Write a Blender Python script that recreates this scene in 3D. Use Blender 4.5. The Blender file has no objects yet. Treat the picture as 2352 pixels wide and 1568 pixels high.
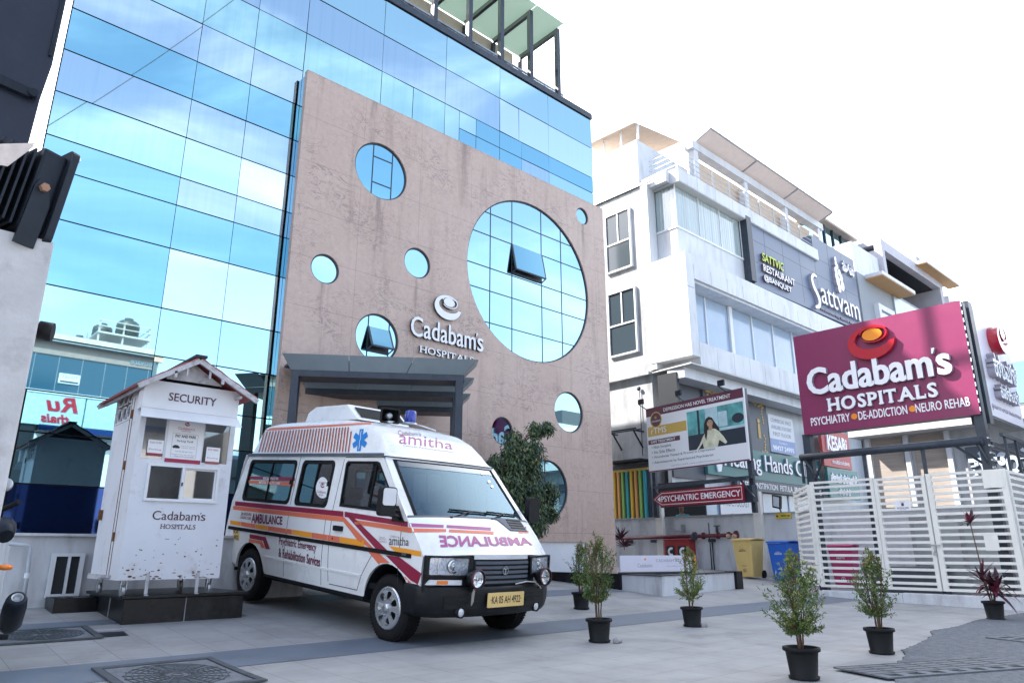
import bpy, bmesh, math, random
from mathutils import Vector, Matrix
random.seed(7)
R = math.radians
scene = bpy.context.scene
COL = scene.collection

# ------------------------------------------------------------------ camera
CAM_YAW, CAM_PITCH = R(42.396), R(16.338)
cam_d = bpy.data.cameras.new("camera")
cam_d.sensor_width = 36.0
cam_d.lens = 25.047
cam_d.clip_start = 0.05
cam_d.clip_end = 2000
cam = bpy.data.objects.new("camera", cam_d)
COL.objects.link(cam)
cam.location = (0, 0, 0)
cam.rotation_euler = (R(90) + CAM_PITCH, 0, -CAM_YAW)
scene.camera = cam

# ------------------------------------------------------------------ light
SUN_EL, SUN_AZ = R(42.9), R(-40.7)          # azimuth from +Y towards +X
sun_dir = Vector((math.sin(SUN_AZ) * math.cos(SUN_EL), math.cos(SUN_AZ) * math.cos(SUN_EL), math.sin(SUN_EL)))
sd = bpy.data.lights.new("sun", 'SUN')
sd.energy = 3.8
sd.angle = R(0.6)
sd.color = (1.0, 0.96, 0.9)
so = bpy.data.objects.new("sun", sd)
COL.objects.link(so)
so.location = (-20, 25, 40)
so.rotation_euler = (-sun_dir).to_track_quat('-Z', 'Y').to_euler()

world = bpy.data.worlds.new("World")
scene.world = world
world.use_nodes = True
wn, wl = world.node_tree.nodes, world.node_tree.links
wn.clear()
w_out = wn.new('ShaderNodeOutputWorld')
w_bg = wn.new('ShaderNodeBackground')
w_bg.inputs['Strength'].default_value = 0.14
sky = wn.new('ShaderNodeTexSky')
sky.sky_type = 'NISHITA'
sky.sun_disc = False
sky.sun_elevation = SUN_EL
sky.sun_rotation = SUN_AZ
sky.air_density = 1.0
sky.dust_density = 2.0
sky.ozone_density = 1.0
# thin cloud and bright haze: clouds everywhere in streaks, a dense bright veil low towards +X
tc = wn.new('ShaderNodeTexCoord')
mp = wn.new('ShaderNodeMapping'); mp.inputs['Scale'].default_value = (1.0, 1.6, 3.2)
nz = wn.new('ShaderNodeTexNoise'); nz.inputs['Scale'].default_value = 2.2; nz.inputs['Detail'].default_value = 7; nz.inputs['Roughness'].default_value = 0.55; nz.inputs['Distortion'].default_value = 0.6
cr = wn.new('ShaderNodeMapRange'); cr.inputs['From Min'].default_value = 0.42; cr.inputs['From Max'].default_value = 1.05; cr.inputs['To Min'].default_value = 0.05; cr.inputs['To Max'].default_value = 0.6; cr.interpolation_type = 'SMOOTHSTEP'
dt = wn.new('ShaderNodeVectorMath'); dt.operation = 'DOT_PRODUCT'
hv = Vector((0.80, 0.60, -0.02)).normalized(); dt.inputs[1].default_value = hv
hr = wn.new('ShaderNodeMapRange'); hr.interpolation_type = 'SMOOTHSTEP'; hr.inputs['From Min'].default_value = 0.12; hr.inputs['From Max'].default_value = 0.66
mx = wn.new('ShaderNodeMath'); mx.operation = 'MAXIMUM'
mixc = wn.new('ShaderNodeMix'); mixc.data_type = 'RGBA'
mixc.inputs['B'].default_value = (9.2, 9.4, 9.8, 1)
wl.new(tc.outputs['Generated'], mp.inputs['Vector']); wl.new(mp.outputs['Vector'], nz.inputs['Vector'])
wl.new(nz.outputs['Fac'], cr.inputs['Value'])
wl.new(tc.outputs['Generated'], dt.inputs[0]); wl.new(dt.outputs['Value'], hr.inputs['Value'])
wl.new(cr.outputs['Result'], mx.inputs[0]); wl.new(hr.outputs['Result'], mx.inputs[1])
wl.new(mx.outputs['Value'], mixc.inputs['Factor']); wl.new(sky.outputs['Color'], mixc.inputs['A'])
wl.new(mixc.outputs['Result'], w_bg.inputs['Color']); wl.new(w_bg.outputs['Background'], w_out.inputs['Surface'])

scene.view_settings.view_transform = 'Standard'
scene.view_settings.look = 'None'
scene.view_settings.exposure = 1.70
scene.view_settings.gamma = 1.0
scene.cycles.max_bounces = 8
scene.cycles.transparent_max_bounces = 12
scene.cycles.caustics_reflective = False
scene.cycles.caustics_refractive = False

# ------------------------------------------------------------------ measuring helper (pixel of a 2352-wide view -> point on a known plane)
FPX = 1636.38
_f = Vector((math.sin(CAM_YAW) * math.cos(CAM_PITCH), math.cos(CAM_YAW) * math.cos(CAM_PITCH), math.sin(CAM_PITCH)))
_r = Vector((math.cos(CAM_YAW), -math.sin(CAM_YAW), 0))
_u = _r.cross(_f)
def ray(x, y): return _r * ((x - 1176) / FPX) - _u * ((y - 784) / FPX) + _f
def onX(x, y, X): d = ray(x, y); return d * (X / d.x)
def onY(x, y, Y): d = ray(x, y); return d * (Y / d.y)
def gz(Y):
    Y = min(Y, 12.5)
    if Y < 5.4: return -1.016 + .013 * (Y - 3)
    if Y < 7.4:
        t = Y - 5.4
        return -.9848 + .013 * t + .01525 * t * t
    return -.8978 + .074 * (Y - 7.4)
def gnd(x, y):
    d = ray(x, y); lo, hi = .2, 60
    for i in range(60):
        m = (lo + hi) / 2
        if d.z * m > gz(d.y * m): lo = m
        else: hi = m
    return d * lo

# ------------------------------------------------------------------ materials
def mat(name, col, rough=.6, metal=0., var=0., vscale=4., bump=0., bscale=30., spec=.5, stretch=None, dirt=None, dscale=1.5, dmin=.5, dmax=.75, coat=0., coords='Object', trans=0., ior=1.45):
    m = bpy.data.materials.new(name); m.use_nodes = True
    N, L = m.node_tree.nodes, m.node_tree.links
    b = N['Principled BSDF']
    b.inputs['Base Color'].default_value = (*col, 1)
    b.inputs['Roughness'].default_value = rough
    b.inputs['Metallic'].default_value = metal
    b.inputs['Specular IOR Level'].default_value = spec
    b.inputs['Coat Weight'].default_value = coat
    b.inputs['Transmission Weight'].default_value = trans
    b.inputs['IOR'].default_value = ior
    if var or bump or dirt:
        t = N.new('ShaderNodeTexCoord')
        src = t.outputs[coords]
        if stretch:
            mp = N.new('ShaderNodeMapping'); mp.inputs['Scale'].default_value = stretch
            L.new(src, mp.inputs['Vector']); src2 = mp.outputs['Vector']
        else: src2 = src
        last = None
        if var:
            n = N.new('ShaderNodeTexNoise'); n.inputs['Scale'].default_value = vscale; n.inputs['Detail'].default_value = 6; n.inputs['Roughness'].default_value = .6
            L.new(src2, n.inputs['Vector'])
            mr = N.new('ShaderNodeMapRange'); mr.inputs['From Min'].default_value = .3; mr.inputs['From Max'].default_value = .7
            mr.inputs['To Min'].default_value = 1 - var; mr.inputs['To Max'].default_value = 1 + var
            L.new(n.outputs['Fac'], mr.inputs['Value'])
            mul = N.new('ShaderNodeVectorMath'); mul.operation = 'SCALE'; mul.inputs[0].default_value = col
            L.new(mr.outputs['Result'], mul.inputs['Scale'])
            last = mul.outputs['Vector']
            rr = N.new('ShaderNodeMapRange'); rr.inputs['To Min'].default_value = max(0.02, rough - .12 * (rough > .1)); rr.inputs['To Max'].default_value = min(1, rough + .12 * (rough > .1))
            L.new(n.outputs['Fac'], rr.inputs['Value']); L.new(rr.outputs['Result'], b.inputs['Roughness'])
        if dirt:
            n = N.new('ShaderNodeTexNoise'); n.inputs['Scale'].default_value = dscale; n.inputs['Detail'].default_value = 8; n.inputs['Roughness'].default_value = .65
            L.new(src2, n.inputs['Vector'])
            mr = N.new('ShaderNodeMapRange'); mr.inputs['From Min'].default_value = dmin; mr.inputs['From Max'].default_value = dmax
            L.new(n.outputs['Fac'], mr.inputs['Value'])
            mx = N.new('ShaderNodeMix'); mx.data_type = 'RGBA'
            mx.inputs['A'].default_value = (*col, 1); mx.inputs['B'].default_value = (*dirt, 1)
            if last: L.new(last, mx.inputs['A'])
            L.new(mr.outputs['Result'], mx.inputs['Factor'])
            last = mx.outputs['Result']
        if last: L.new(last, b.inputs['Base Color'])
        if bump:
            n = N.new('ShaderNodeTexNoise'); n.inputs['Scale'].default_value = bscale; n.inputs['Detail'].default_value = 5
            L.new(src, n.inputs['Vector'])
            bp = N.new('ShaderNodeBump'); bp.inputs['Strength'].default_value = bump; bp.inputs['Distance'].default_value = .02
            L.new(n.outputs['Fac'], bp.inputs['Height']); L.new(bp.outputs['Normal'], b.inputs['Normal'])
    return m

def clear_glass(name, tint, refl=.12, rough=.02, gcol=(1, 1, 1)):
    """thin sheet of glass: see-through with a fresnel reflection"""
    m = bpy.data.materials.new(name); m.use_nodes = True
    N, L = m.node_tree.nodes, m.node_tree.links
    N.remove(N['Principled BSDF'])
    tr = N.new('ShaderNodeBsdfTransparent'); tr.inputs['Color'].default_value = (*tint, 1)
    gl = N.new('ShaderNodeBsdfGlossy'); gl.inputs['Roughness'].default_value = rough; gl.inputs['Color'].default_value = (*gcol, 1)
    lw = N.new('ShaderNodeLayerWeight'); lw.inputs['Blend'].default_value = .5
    pw = N.new('ShaderNodeMath'); pw.operation = 'POWER'; pw.inputs[1].default_value = 4.5
    ad = N.new('ShaderNodeMath'); ad.operation = 'MULTIPLY_ADD'; ad.inputs[1].default_value = .85; ad.inputs[2].default_value = .04 + refl; ad.use_clamp = True
    L.new(lw.outputs['Facing'], pw.inputs[0]); L.new(pw.outputs['Value'], ad.inputs[0])
    mx = N.new('ShaderNodeMixShader')
    L.new(ad.outputs['Value'], mx.inputs['Fac'])
    L.new(tr.outputs['BSDF'], mx.inputs[1]); L.new(gl.outputs['BSDF'], mx.inputs[2])
    L.new(mx.outputs['Shader'], N['Material Output'].inputs['Surface'])
    return m

# ------------------------------------------------------------------ mesh builder
class MB:
    def __init__(s): s.bm = bmesh.new()
    def face(s, pts, m=0, smooth=False):
        try: f = s.bm.faces.new([s.bm.verts.new(p) for p in pts])
        except ValueError: return None
        f.material_index = m; f.smooth = smooth
        return f
    def box(s, x0, x1, y0, y1, z0, z1, m=0):
        v = [s.bm.verts.new((x, y, z)) for x in (x0, x1) for y in (y0, y1) for z in (z0, z1)]
        for q in ((0, 1, 3, 2), (4, 6, 7, 5), (0, 4, 5, 1), (2, 3, 7, 6), (0, 2, 6, 4), (1, 5, 7, 3)):
            f = s.bm.faces.new([v[i] for i in q]); f.material_index = m
        return s
    def obox(s, o, ax, ay, az, m=0):
        """oriented box: origin corner o and three edge vectors"""
        o, ax, ay, az = map(Vector, (o, ax, ay, az))
        v = [s.bm.verts.new(o + ax * a + ay * b + az * c) for a in (0, 1) for b in (0, 1) for c in (0, 1)]
        for q in ((0, 1, 3, 2), (4, 6, 7, 5), (0, 4, 5, 1), (2, 3, 7, 6), (0, 2, 6, 4), (1, 5, 7, 3)):
            f = s.bm.faces.new([v[i] for i in q]); f.material_index = m
        return s
    def bar(s, a, b, w, h=None, m=0, up=(0, 0, 1)):
        """rectangular bar between two points"""
        a, b = Vector(a), Vector(b); h = w if h is None else h
        d = (b - a)
        up = Vector(up)
        if abs(d.normalized().dot(up)) > .99: up = Vector((0, 1, 0))
        x = d.cross(up).normalized(); y = x.cross(d).normalized()
        return s.obox(a - x * w / 2 - y * h / 2, x * w, y * h, d, m)
    def cyl(s, a, b, r0, r1=None, n=12, m=0, caps=True, smooth=True):
        a, b = Vector(a), Vector(b); r1 = r0 if r1 is None else r1
        d = (b - a).normalized(); up = Vector((0, 0, 1)) if abs(d.z) < .95 else Vector((1, 0, 0))
        x = d.cross(up).normalized(); y = d.cross(x).normalized()
        ra = [s.bm.verts.new(a + (x * math.cos(2 * math.pi * i / n) + y * math.sin(2 * math.pi * i / n)) * r0) for i in range(n)]
        rb = [s.bm.verts.new(b + (x * math.cos(2 * math.pi * i / n) + y * math.sin(2 * math.pi * i / n)) * r1) for i in range(n)]
        for i in range(n):
            f = s.bm.faces.new((ra[i], ra[(i + 1) % n], rb[(i + 1) % n], rb[i])); f.smooth = smooth; f.material_index = m
        if caps:
            for q in (ra[::-1], rb):
                f = s.bm.faces.new(q); f.material_index = m
        return s
    def tube(s, pts, r, n=8, m=0, caps=True):
        pts = [Vector(p) for p in pts]; rs = r if isinstance(r, (list, tuple)) else [r] * len(pts)
        rings = []
        ref = None
        for i, p in enumerate(pts):
            d = (pts[min(i + 1, len(pts) - 1)] - pts[max(i - 1, 0)]).normalized()
            if ref is None: ref = Vector((0, 0, 1)) if abs(d.z) < .9 else Vector((1, 0, 0))
            x = d.cross(ref)
            if x.length < 1e-4: x = d.cross(Vector((.3, .8, .5)))
            x.normalize(); y = d.cross(x).normalized()
            rings.append([s.bm.verts.new(p + (x * math.cos(2 * math.pi * k / n) + y * math.sin(2 * math.pi * k / n)) * rs[i]) for k in range(n)])
        for a, b in zip(rings, rings[1:]):
            for k in range(n):
                f = s.bm.faces.new((a[k], a[(k + 1) % n], b[(k + 1) % n], b[k])); f.smooth = True; f.material_index = m
        if caps and n > 2:
            for q in (rings[0][::-1], rings[-1]):
                f = s.bm.faces.new(q); f.material_index = m
        return s
    def lathe(s, o, axis, prof, n=24, m=0, ms=None):
        """profile [(r, h)...] turned about axis through o"""
        o, axis = Vector(o), Vector(axis).normalized()
        up = Vector((0, 0, 1)) if abs(axis.z) < .95 else Vector((1, 0, 0))
        x = axis.cross(up).normalized(); y = axis.cross(x).normalized()
        rings = []
        for r, h in prof:
            if r < 1e-6: rings.append([s.bm.verts.new(o + axis * h)])
            else: rings.append([s.bm.verts.new(o + axis * h + (x * math.cos(2 * math.pi * k / n) + y * math.sin(2 * math.pi * k / n)) * r) for k in range(n)])
        for i, (a, b) in enumerate(zip(rings, rings[1:])):
            mi = ms[i] if ms else m
            for k in range(n):
                k2 = (k + 1) % n
                if len(a) == 1 and len(b) == 1: continue
                if len(a) == 1: f = s.bm.faces.new((a[0], b[k2], b[k]))
                elif len(b) == 1: f = s.bm.faces.new((a[k], a[k2], b[0]))
                else: f = s.bm.faces.new((a[k], a[k2], b[k2], b[k]))
                f.smooth = True; f.material_index = mi
        return s
    def grid(s, fn, nu, nv, m=0, smooth=True, mf=None):
        """surface patch fn(u, v) for u, v in 0..1"""
        g = [[s.bm.verts.new(fn(i / nu, j / nv)) for j in range(nv + 1)] for i in range(nu + 1)]
        for i in range(nu):
            for j in range(nv):
                try: f = s.bm.faces.new((g[i][j], g[i + 1][j], g[i + 1][j + 1], g[i][j + 1]))
                except ValueError: continue
                f.smooth = smooth; f.material_index = mf((i + .5) / nu, (j + .5) / nv) if mf else m
        return s
    def shape(s, loops, fn, depth=0., m=0, ms=None, cuts=()):
        """flat outline with holes (first loop outer), mapped by fn(x, y, d); thick if depth"""
        add_2d(s.bm, fill2d(loops, cuts), fn, depth, m, ms)
        return s
    def text(s, body, size, fn, depth=0., m=0, ms=None, **kw):
        add_2d(s.bm, text2d(body, size, **kw), fn, depth, m, ms)
        return s
    def build(s, name, mats, parent=None, bevel=0., merge=True, smooth_angle=None, recalc=True):
        if merge: bmesh.ops.remove_doubles(s.bm, verts=s.bm.verts, dist=1e-5)
        if recalc: bmesh.ops.recalc_face_normals(s.bm, faces=s.bm.faces)
        if bevel:
            es = [e for e in s.bm.edges if len(e.link_faces) == 2 and e.calc_face_angle(0) > R(40)]
            bmesh.ops.bevel(s.bm, geom=es, offset=bevel, segments=2, affect='EDGES', profile=.6, clamp_overlap=True)
        me = bpy.data.meshes.new(name); s.bm.to_mesh(me); s.bm.free()
        for mm in (mats if isinstance(mats, (list, tuple)) else [mats]): me.materials.append(mm)
        o = bpy.data.objects.new(name, me); COL.objects.link(o)
        if parent: adopt(o, parent)
        return o

def build_each(mb, name, mats, parent):
    """every loose piece of the mesh becomes a part of its own"""
    src = mb.bm; bmesh.ops.remove_doubles(src, verts=src.verts, dist=1e-5); seen = set(); out = []
    for v0 in list(src.verts):
        if v0 in seen: continue
        st, isl = [v0], []
        seen.add(v0)
        while st:
            v = st.pop(); isl.append(v)
            for e in v.link_edges:
                o = e.other_vert(v)
                if o not in seen: seen.add(o); st.append(o)
        nb = MB(); mp = {v: nb.bm.verts.new(v.co) for v in isl}
        for f in {f for v in isl for f in v.link_faces}:
            g = nb.bm.faces.new([mp[v] for v in f.verts]); g.material_index = f.material_index; g.smooth = f.smooth
        out.append(nb.build(name, mats, parent))
    src.free()
    return out

def world_of(o):
    m = o.matrix_basis.copy()
    if o.parent: return world_of(o.parent) @ o.matrix_parent_inverse @ m
    return m
def adopt(o, parent):
    o.parent = parent
    o.matrix_parent_inverse = world_of(parent).inverted()
def tag(o, label=None, cat=None, group=None, kind=None):
    if label: o['label'] = label
    if cat: o['category'] = cat
    if group: o['group'] = group
    if kind: o['kind'] = kind
    return o
def thing(name, label, cat, loc=(0, 0, 0), rz=0, group=None):
    o = bpy.data.objects.new(name, None); COL.objects.link(o)
    o.empty_display_size = .2
    o.location = loc; o.rotation_euler = (0, 0, rz)
    return tag(o, label, cat, group)
def copy_tree(o, parent=None):
    c = o.copy(); COL.objects.link(c)
    if parent: c.parent = parent
    for ch in list(o.children): copy_tree(ch, c)
    return c

def fill2d(loops, cuts=()):
    cu = bpy.data.curves.new("tmp", 'CURVE'); cu.dimensions = '2D'; cu.fill_mode = 'FRONT'
    for lp in loops:
        sp = cu.splines.new('POLY'); sp.points.add(len(lp) - 1); sp.use_cyclic_u = True
        for p, q in zip(sp.points, lp): p.co = (q[0], q[1], 0, 1)
    r = curve_to_2d(cu)
    for axis, val in cuts:
        n = (1, 0, 0) if axis == 'x' else (0, 1, 0); co = (val, 0, 0) if axis == 'x' else (0, val, 0)
        bmesh.ops.bisect_plane(r, geom=r.verts[:] + r.edges[:] + r.faces[:], plane_co=co, plane_no=n)
    return r
def curve_to_2d(cu):
    o = bpy.data.objects.new("tmp", cu); COL.objects.link(o)
    dg = bpy.context.evaluated_depsgraph_get()
    me = bpy.data.meshes.new_from_object(o.evaluated_get(dg))
    b = bmesh.new(); b.from_mesh(me)
    bpy.data.objects.remove(o); bpy.data.meshes.remove(me); bpy.data.curves.remove(cu)
    bmesh.ops.remove_doubles(b, verts=b.verts, dist=1e-5)
    return b
def text2d(body, size, align='CENTER', bold=0., sx=1., shear=0., spacing=1., contrast=0., ay='CENTER', lsp=1.):
    cu = bpy.data.curves.new("tmp", 'FONT'); cu.body = body; cu.size = size; cu.align_x = align; cu.align_y = ay
    cu.offset = bold * size; cu.shear = shear; cu.space_character = spacing; cu.resolution_u = 3; cu.fill_mode = 'FRONT'; cu.space_line = lsp
    b = curve_to_2d(cu)
    if contrast:
        mv = {}
        for v in b.verts:
            be = [e for e in v.link_edges if len(e.link_faces) == 1]
            nx = 0
            for e in be:
                f = e.link_faces[0]; o = e.other_vert(v); d = (o.co - v.co)
                n = Vector((d.y, -d.x, 0)).normalized() if d.length else Vector((0, 0, 0))
                mid = (v.co + o.co) / 2
                if n.dot(mid - f.calc_center_median()) < 0: n = -n
                nx += n.x
            if be: mv[v] = nx / len(be)
        for v, nx in mv.items(): v.co.x += nx * contrast * size
    if sx != 1:
        for v in b.verts: v.co.x *= sx
    return b
def add_2d(bm, b2, fn, depth, m, ms):
    side = m if ms is None else ms
    front = {}; back = {}
    for v in b2.verts:
        front[v] = bm.verts.new(fn(v.co.x, v.co.y, depth))
        if depth: back[v] = bm.verts.new(fn(v.co.x, v.co.y, 0.))
    for f in b2.faces:
        try: g = bm.faces.new([front[v] for v in f.verts]); g.material_index = m
        except ValueError: pass
    if depth:
        for e in b2.edges:
            if len(e.link_faces) == 1:
                a, c = e.verts
                try: g = bm.faces.new((front[a], front[c], back[c], back[a])); g.material_index = side
                except ValueError: pass
        for f in b2.faces:
            try: g = bm.faces.new([back[v] for v in reversed(f.verts)]); g.material_index = side
            except ValueError: pass
    b2.free()
def circ(cx, cy, r, n=48, ry=None):
    ry = r if ry is None else ry
    return [(cx + r * math.cos(2 * math.pi * i / n), cy + ry * math.sin(2 * math.pi * i / n)) for i in range(n)]
def rect(x0, x1, y0, y1): return [(x0, y0), (x1, y0), (x1, y1), (x0, y1)]
def rrect(x0, x1, y0, y1, r, n=4):
    out = []
    for cx, cy, a0 in ((x1 - r, y0 + r, -90), (x1 - r, y1 - r, 0), (x0 + r, y1 - r, 90), (x0 + r, y0 + r, 180)):
        for i in range(n + 1):
            a = R(a0 + 90 * i / n); out.append((cx + r * math.cos(a), cy + r * math.sin(a)))
    return out
def faceY(Y): return lambda x, y, d: Vector((x, Y - d, y))              # a wall that faces -Y: x right, y up, d out of the wall
def faceX(X, y0=0): return lambda x, y, d: Vector((X - d, y0 - x, y))    # a wall that faces -X: x runs towards -Y
def frame_map(o, ex, ey, en):
    o, ex, ey, en = Vector(o), Vector(ex), Vector(ey), Vector(en)
    return lambda x, y, d: o + ex * x + ey * y + en * d

def swirl(mb, fn, cx, cy, s, depth, m_ring=0, m_dot=1, ms=None, dot_depth=None):
    """crescent that is thick through its foot and closes into a thin loop round an oval"""
    outer, inner = [], []
    N = 64
    for i in range(N + 1):
        t = i / N; a = R(2 - 318 * t)
        outer.append((cx + s * math.cos(a), cy + s * .77 * math.sin(a)))
    for i in range(N + 1):
        t = i / N; a = R(2 - 318 * t)
        x, y = .10 + .77 * math.cos(a), .14 + .47 * math.sin(a)
        e = min(1., t / .09); e = e * e * (3 - 2 * e)
        inner.append((cx + s * (math.cos(a) * (1 - e) + x * e), cy + s * (.77 * math.sin(a) * (1 - e) + y * e)))
    mb.shape([outer + inner[::-1]], fn, depth, m_ring, ms)
    dd = depth if dot_depth is None else dot_depth
    mb.shape([circ(cx + .09 * s, cy + .34 * s, .42 * s, 32, .275 * s)], fn, dd, m_dot, ms)
    lp = [(cx + s * (.15 + .59 * math.cos(R(k))), cy + s * (.34 + .385 * math.sin(R(k)))) for k in range(-150, 171, 8)]
    li = [(cx + s * (.14 + .53 * math.cos(R(k))), cy + s * (.34 + .33 * math.sin(R(k)))) for k in range(-150, 171, 8)]
    mb.shape([lp + li[::-1]], lambda x, y, d: fn(x, y, d * 1.03 + .001), depth, m_ring, ms)

def stroke2d(pts, ws):
    """outline of a brush stroke through pts with the given widths"""
    P_ = [Vector((p[0], p[1])) for p in pts]; Q = []; W = []
    n = len(P_)
    for i in range(n - 1):                       # smooth through the points
        p0, p1, p2, p3 = P_[max(i - 1, 0)], P_[i], P_[i + 1], P_[min(i + 2, n - 1)]
        for k in range(6):
            t = k / 6
            Q.append(.5 * ((2 * p1) + (p2 - p0) * t + (2 * p0 - 5 * p1 + 4 * p2 - p3) * t * t + (3 * p1 - p0 - 3 * p2 + p3) * t ** 3)); W.append(ws[i] + (ws[i + 1] - ws[i]) * t)
    Q.append(P_[-1]); W.append(ws[-1]); a, b = [], []
    for i, q in enumerate(Q):
        d = (Q[min(i + 1, len(Q) - 1)] - Q[max(i - 1, 0)]).normalized(); nrm = Vector((-d.y, d.x))
        a.append(tuple(q + nrm * W[i] / 2)); b.append(tuple(q - nrm * W[i] / 2))
    return a + b[::-1]

def cadabam(mb, x0, x1, y0, y1, fn, depth=0., m=0, ms=None, **kw):
    """the hospital's name, with a tucked-in apostrophe"""
    w, h = x1 - x0, y1 - y0
    fit_text(mb, 'Cadabam', x0, x0 + w * .885, y0, y1, fn, depth, m, ms, **kw)
    fit_text(mb, 's', x0 + w * .908, x1, y0, y0 + h * .70, fn, depth, m, ms, **kw)
    mb.shape([[(x0 + w * .893, y0 + h * .93), (x0 + w * .914, y0 + h * .93), (x0 + w * .899, y0 + h * .745), (x0 + w * .889, y0 + h * .745)]], fn, depth, m, ms)

def serif_text(mb, body, size, fn, depth, m=0, ms=None, bold=.02, contrast=.02, spacing=1.12, sx=1., sh=.07, width=None):
    """capitals with slab serifs"""
    stems = {'H': (.12, .88), 'P': (.14,), 'I': (.5,), 'T': (.5,), 'A': (.06, .94), 'L': (.16,), 'N': (.12,), 'R': (.14, .92), 'E': (.14,), 'D': (.14,), 'B': (.14,), 'M': (.1, .9)}
    x = 0; items = []
    for ch in body:
        b = text2d(ch, size, align='LEFT', bold=bold, contrast=contrast, ay='BOTTOM_BASELINE', sx=sx)
        if not b.verts: x += size * .3; b.free(); continue
        x0 = min(v.co.x for v in b.verts); x1 = max(v.co.x for v in b.verts); y1 = max(v.co.y for v in b.verts); y0 = min(v.co.y for v in b.verts)
        items.append((ch, b, x - x0, x1 - x0, y0, y1)); x += (x1 - x0) + size * .085 * spacing
    tot = x - size * .085 * spacing
    if width:
        f0 = fn; kx = width / tot
        fn = lambda X, Y, d: f0(X * kx, Y, d)
    for ch, b, dx, w, y0, y1 in items:
        off = dx - tot / 2
        g = lambda X, Y, d, off=off: fn(X + off, Y - size * .36, d)
        xl = min(v.co.x for v in b.verts)
        add_2d(mb.bm, b, g, depth, m, ms)
        hw = size * .125
        for k in stems.get(ch, ()):
            for yy, top in ((0, 0), (y1, 1)):
                if ch in 'A' and top: continue
                if ch == 'R' and k > .5 and top: continue
                if ch == 'T' and top: continue
                ya, yb = (0, size * sh) if not top else (y1 - size * sh, y1)
                c = xl + w * k
                mb.shape([rect(c - hw, c + hw, ya, yb)], lambda X, Y, d, g=g: g(X, Y, d * 1.03 + .0015), depth, m, ms)
        if ch == 'T':
            for c in (xl + size * .03, xl + w - size * .03):
                mb.shape([rect(c - size * .03, c + size * .03, y1 - size * .19, y1 - size * .03)], lambda X, Y, d, g=g: g(X, Y, d * 1.03 + .0015), depth, m, ms)
        if ch in 'L':
            mb.shape([rect(xl + w - size * .06, xl + w, size * .03, size * .2)], lambda X, Y, d, g=g: g(X, Y, d * 1.03 + .0015), depth, m, ms)
def fit_text(mb, body, x0, x1, y0, y1, fn, depth=0., m=0, ms=None, nx=0, ny=0, **kw):
    """lettering scaled so that its outline fills the given rectangle"""
    b = text2d(body, 1.0, **kw)
    xs = [v.co.x for v in b.verts]; ys = [v.co.y for v in b.verts]
    a0, a1, c0, c1 = min(xs), max(xs), min(ys), max(ys)
    for v in b.verts:
        v.co.x = x0 + (v.co.x - a0) / (a1 - a0) * (x1 - x0)
        v.co.y = y0 + (v.co.y - c0) / (c1 - c0) * (y1 - y0)
    for i in range(1, nx): bmesh.ops.bisect_plane(b, geom=b.verts[:] + b.edges[:] + b.faces[:], plane_co=(x0 + (x1 - x0) * i / nx, 0, 0), plane_no=(1, 0, 0))
    for i in range(1, ny): bmesh.ops.bisect_plane(b, geom=b.verts[:] + b.edges[:] + b.faces[:], plane_co=(0, y0 + (y1 - y0) * i / ny, 0), plane_no=(0, 1, 0))
    add_2d(mb.bm, b, fn, depth, m, ms)
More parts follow.
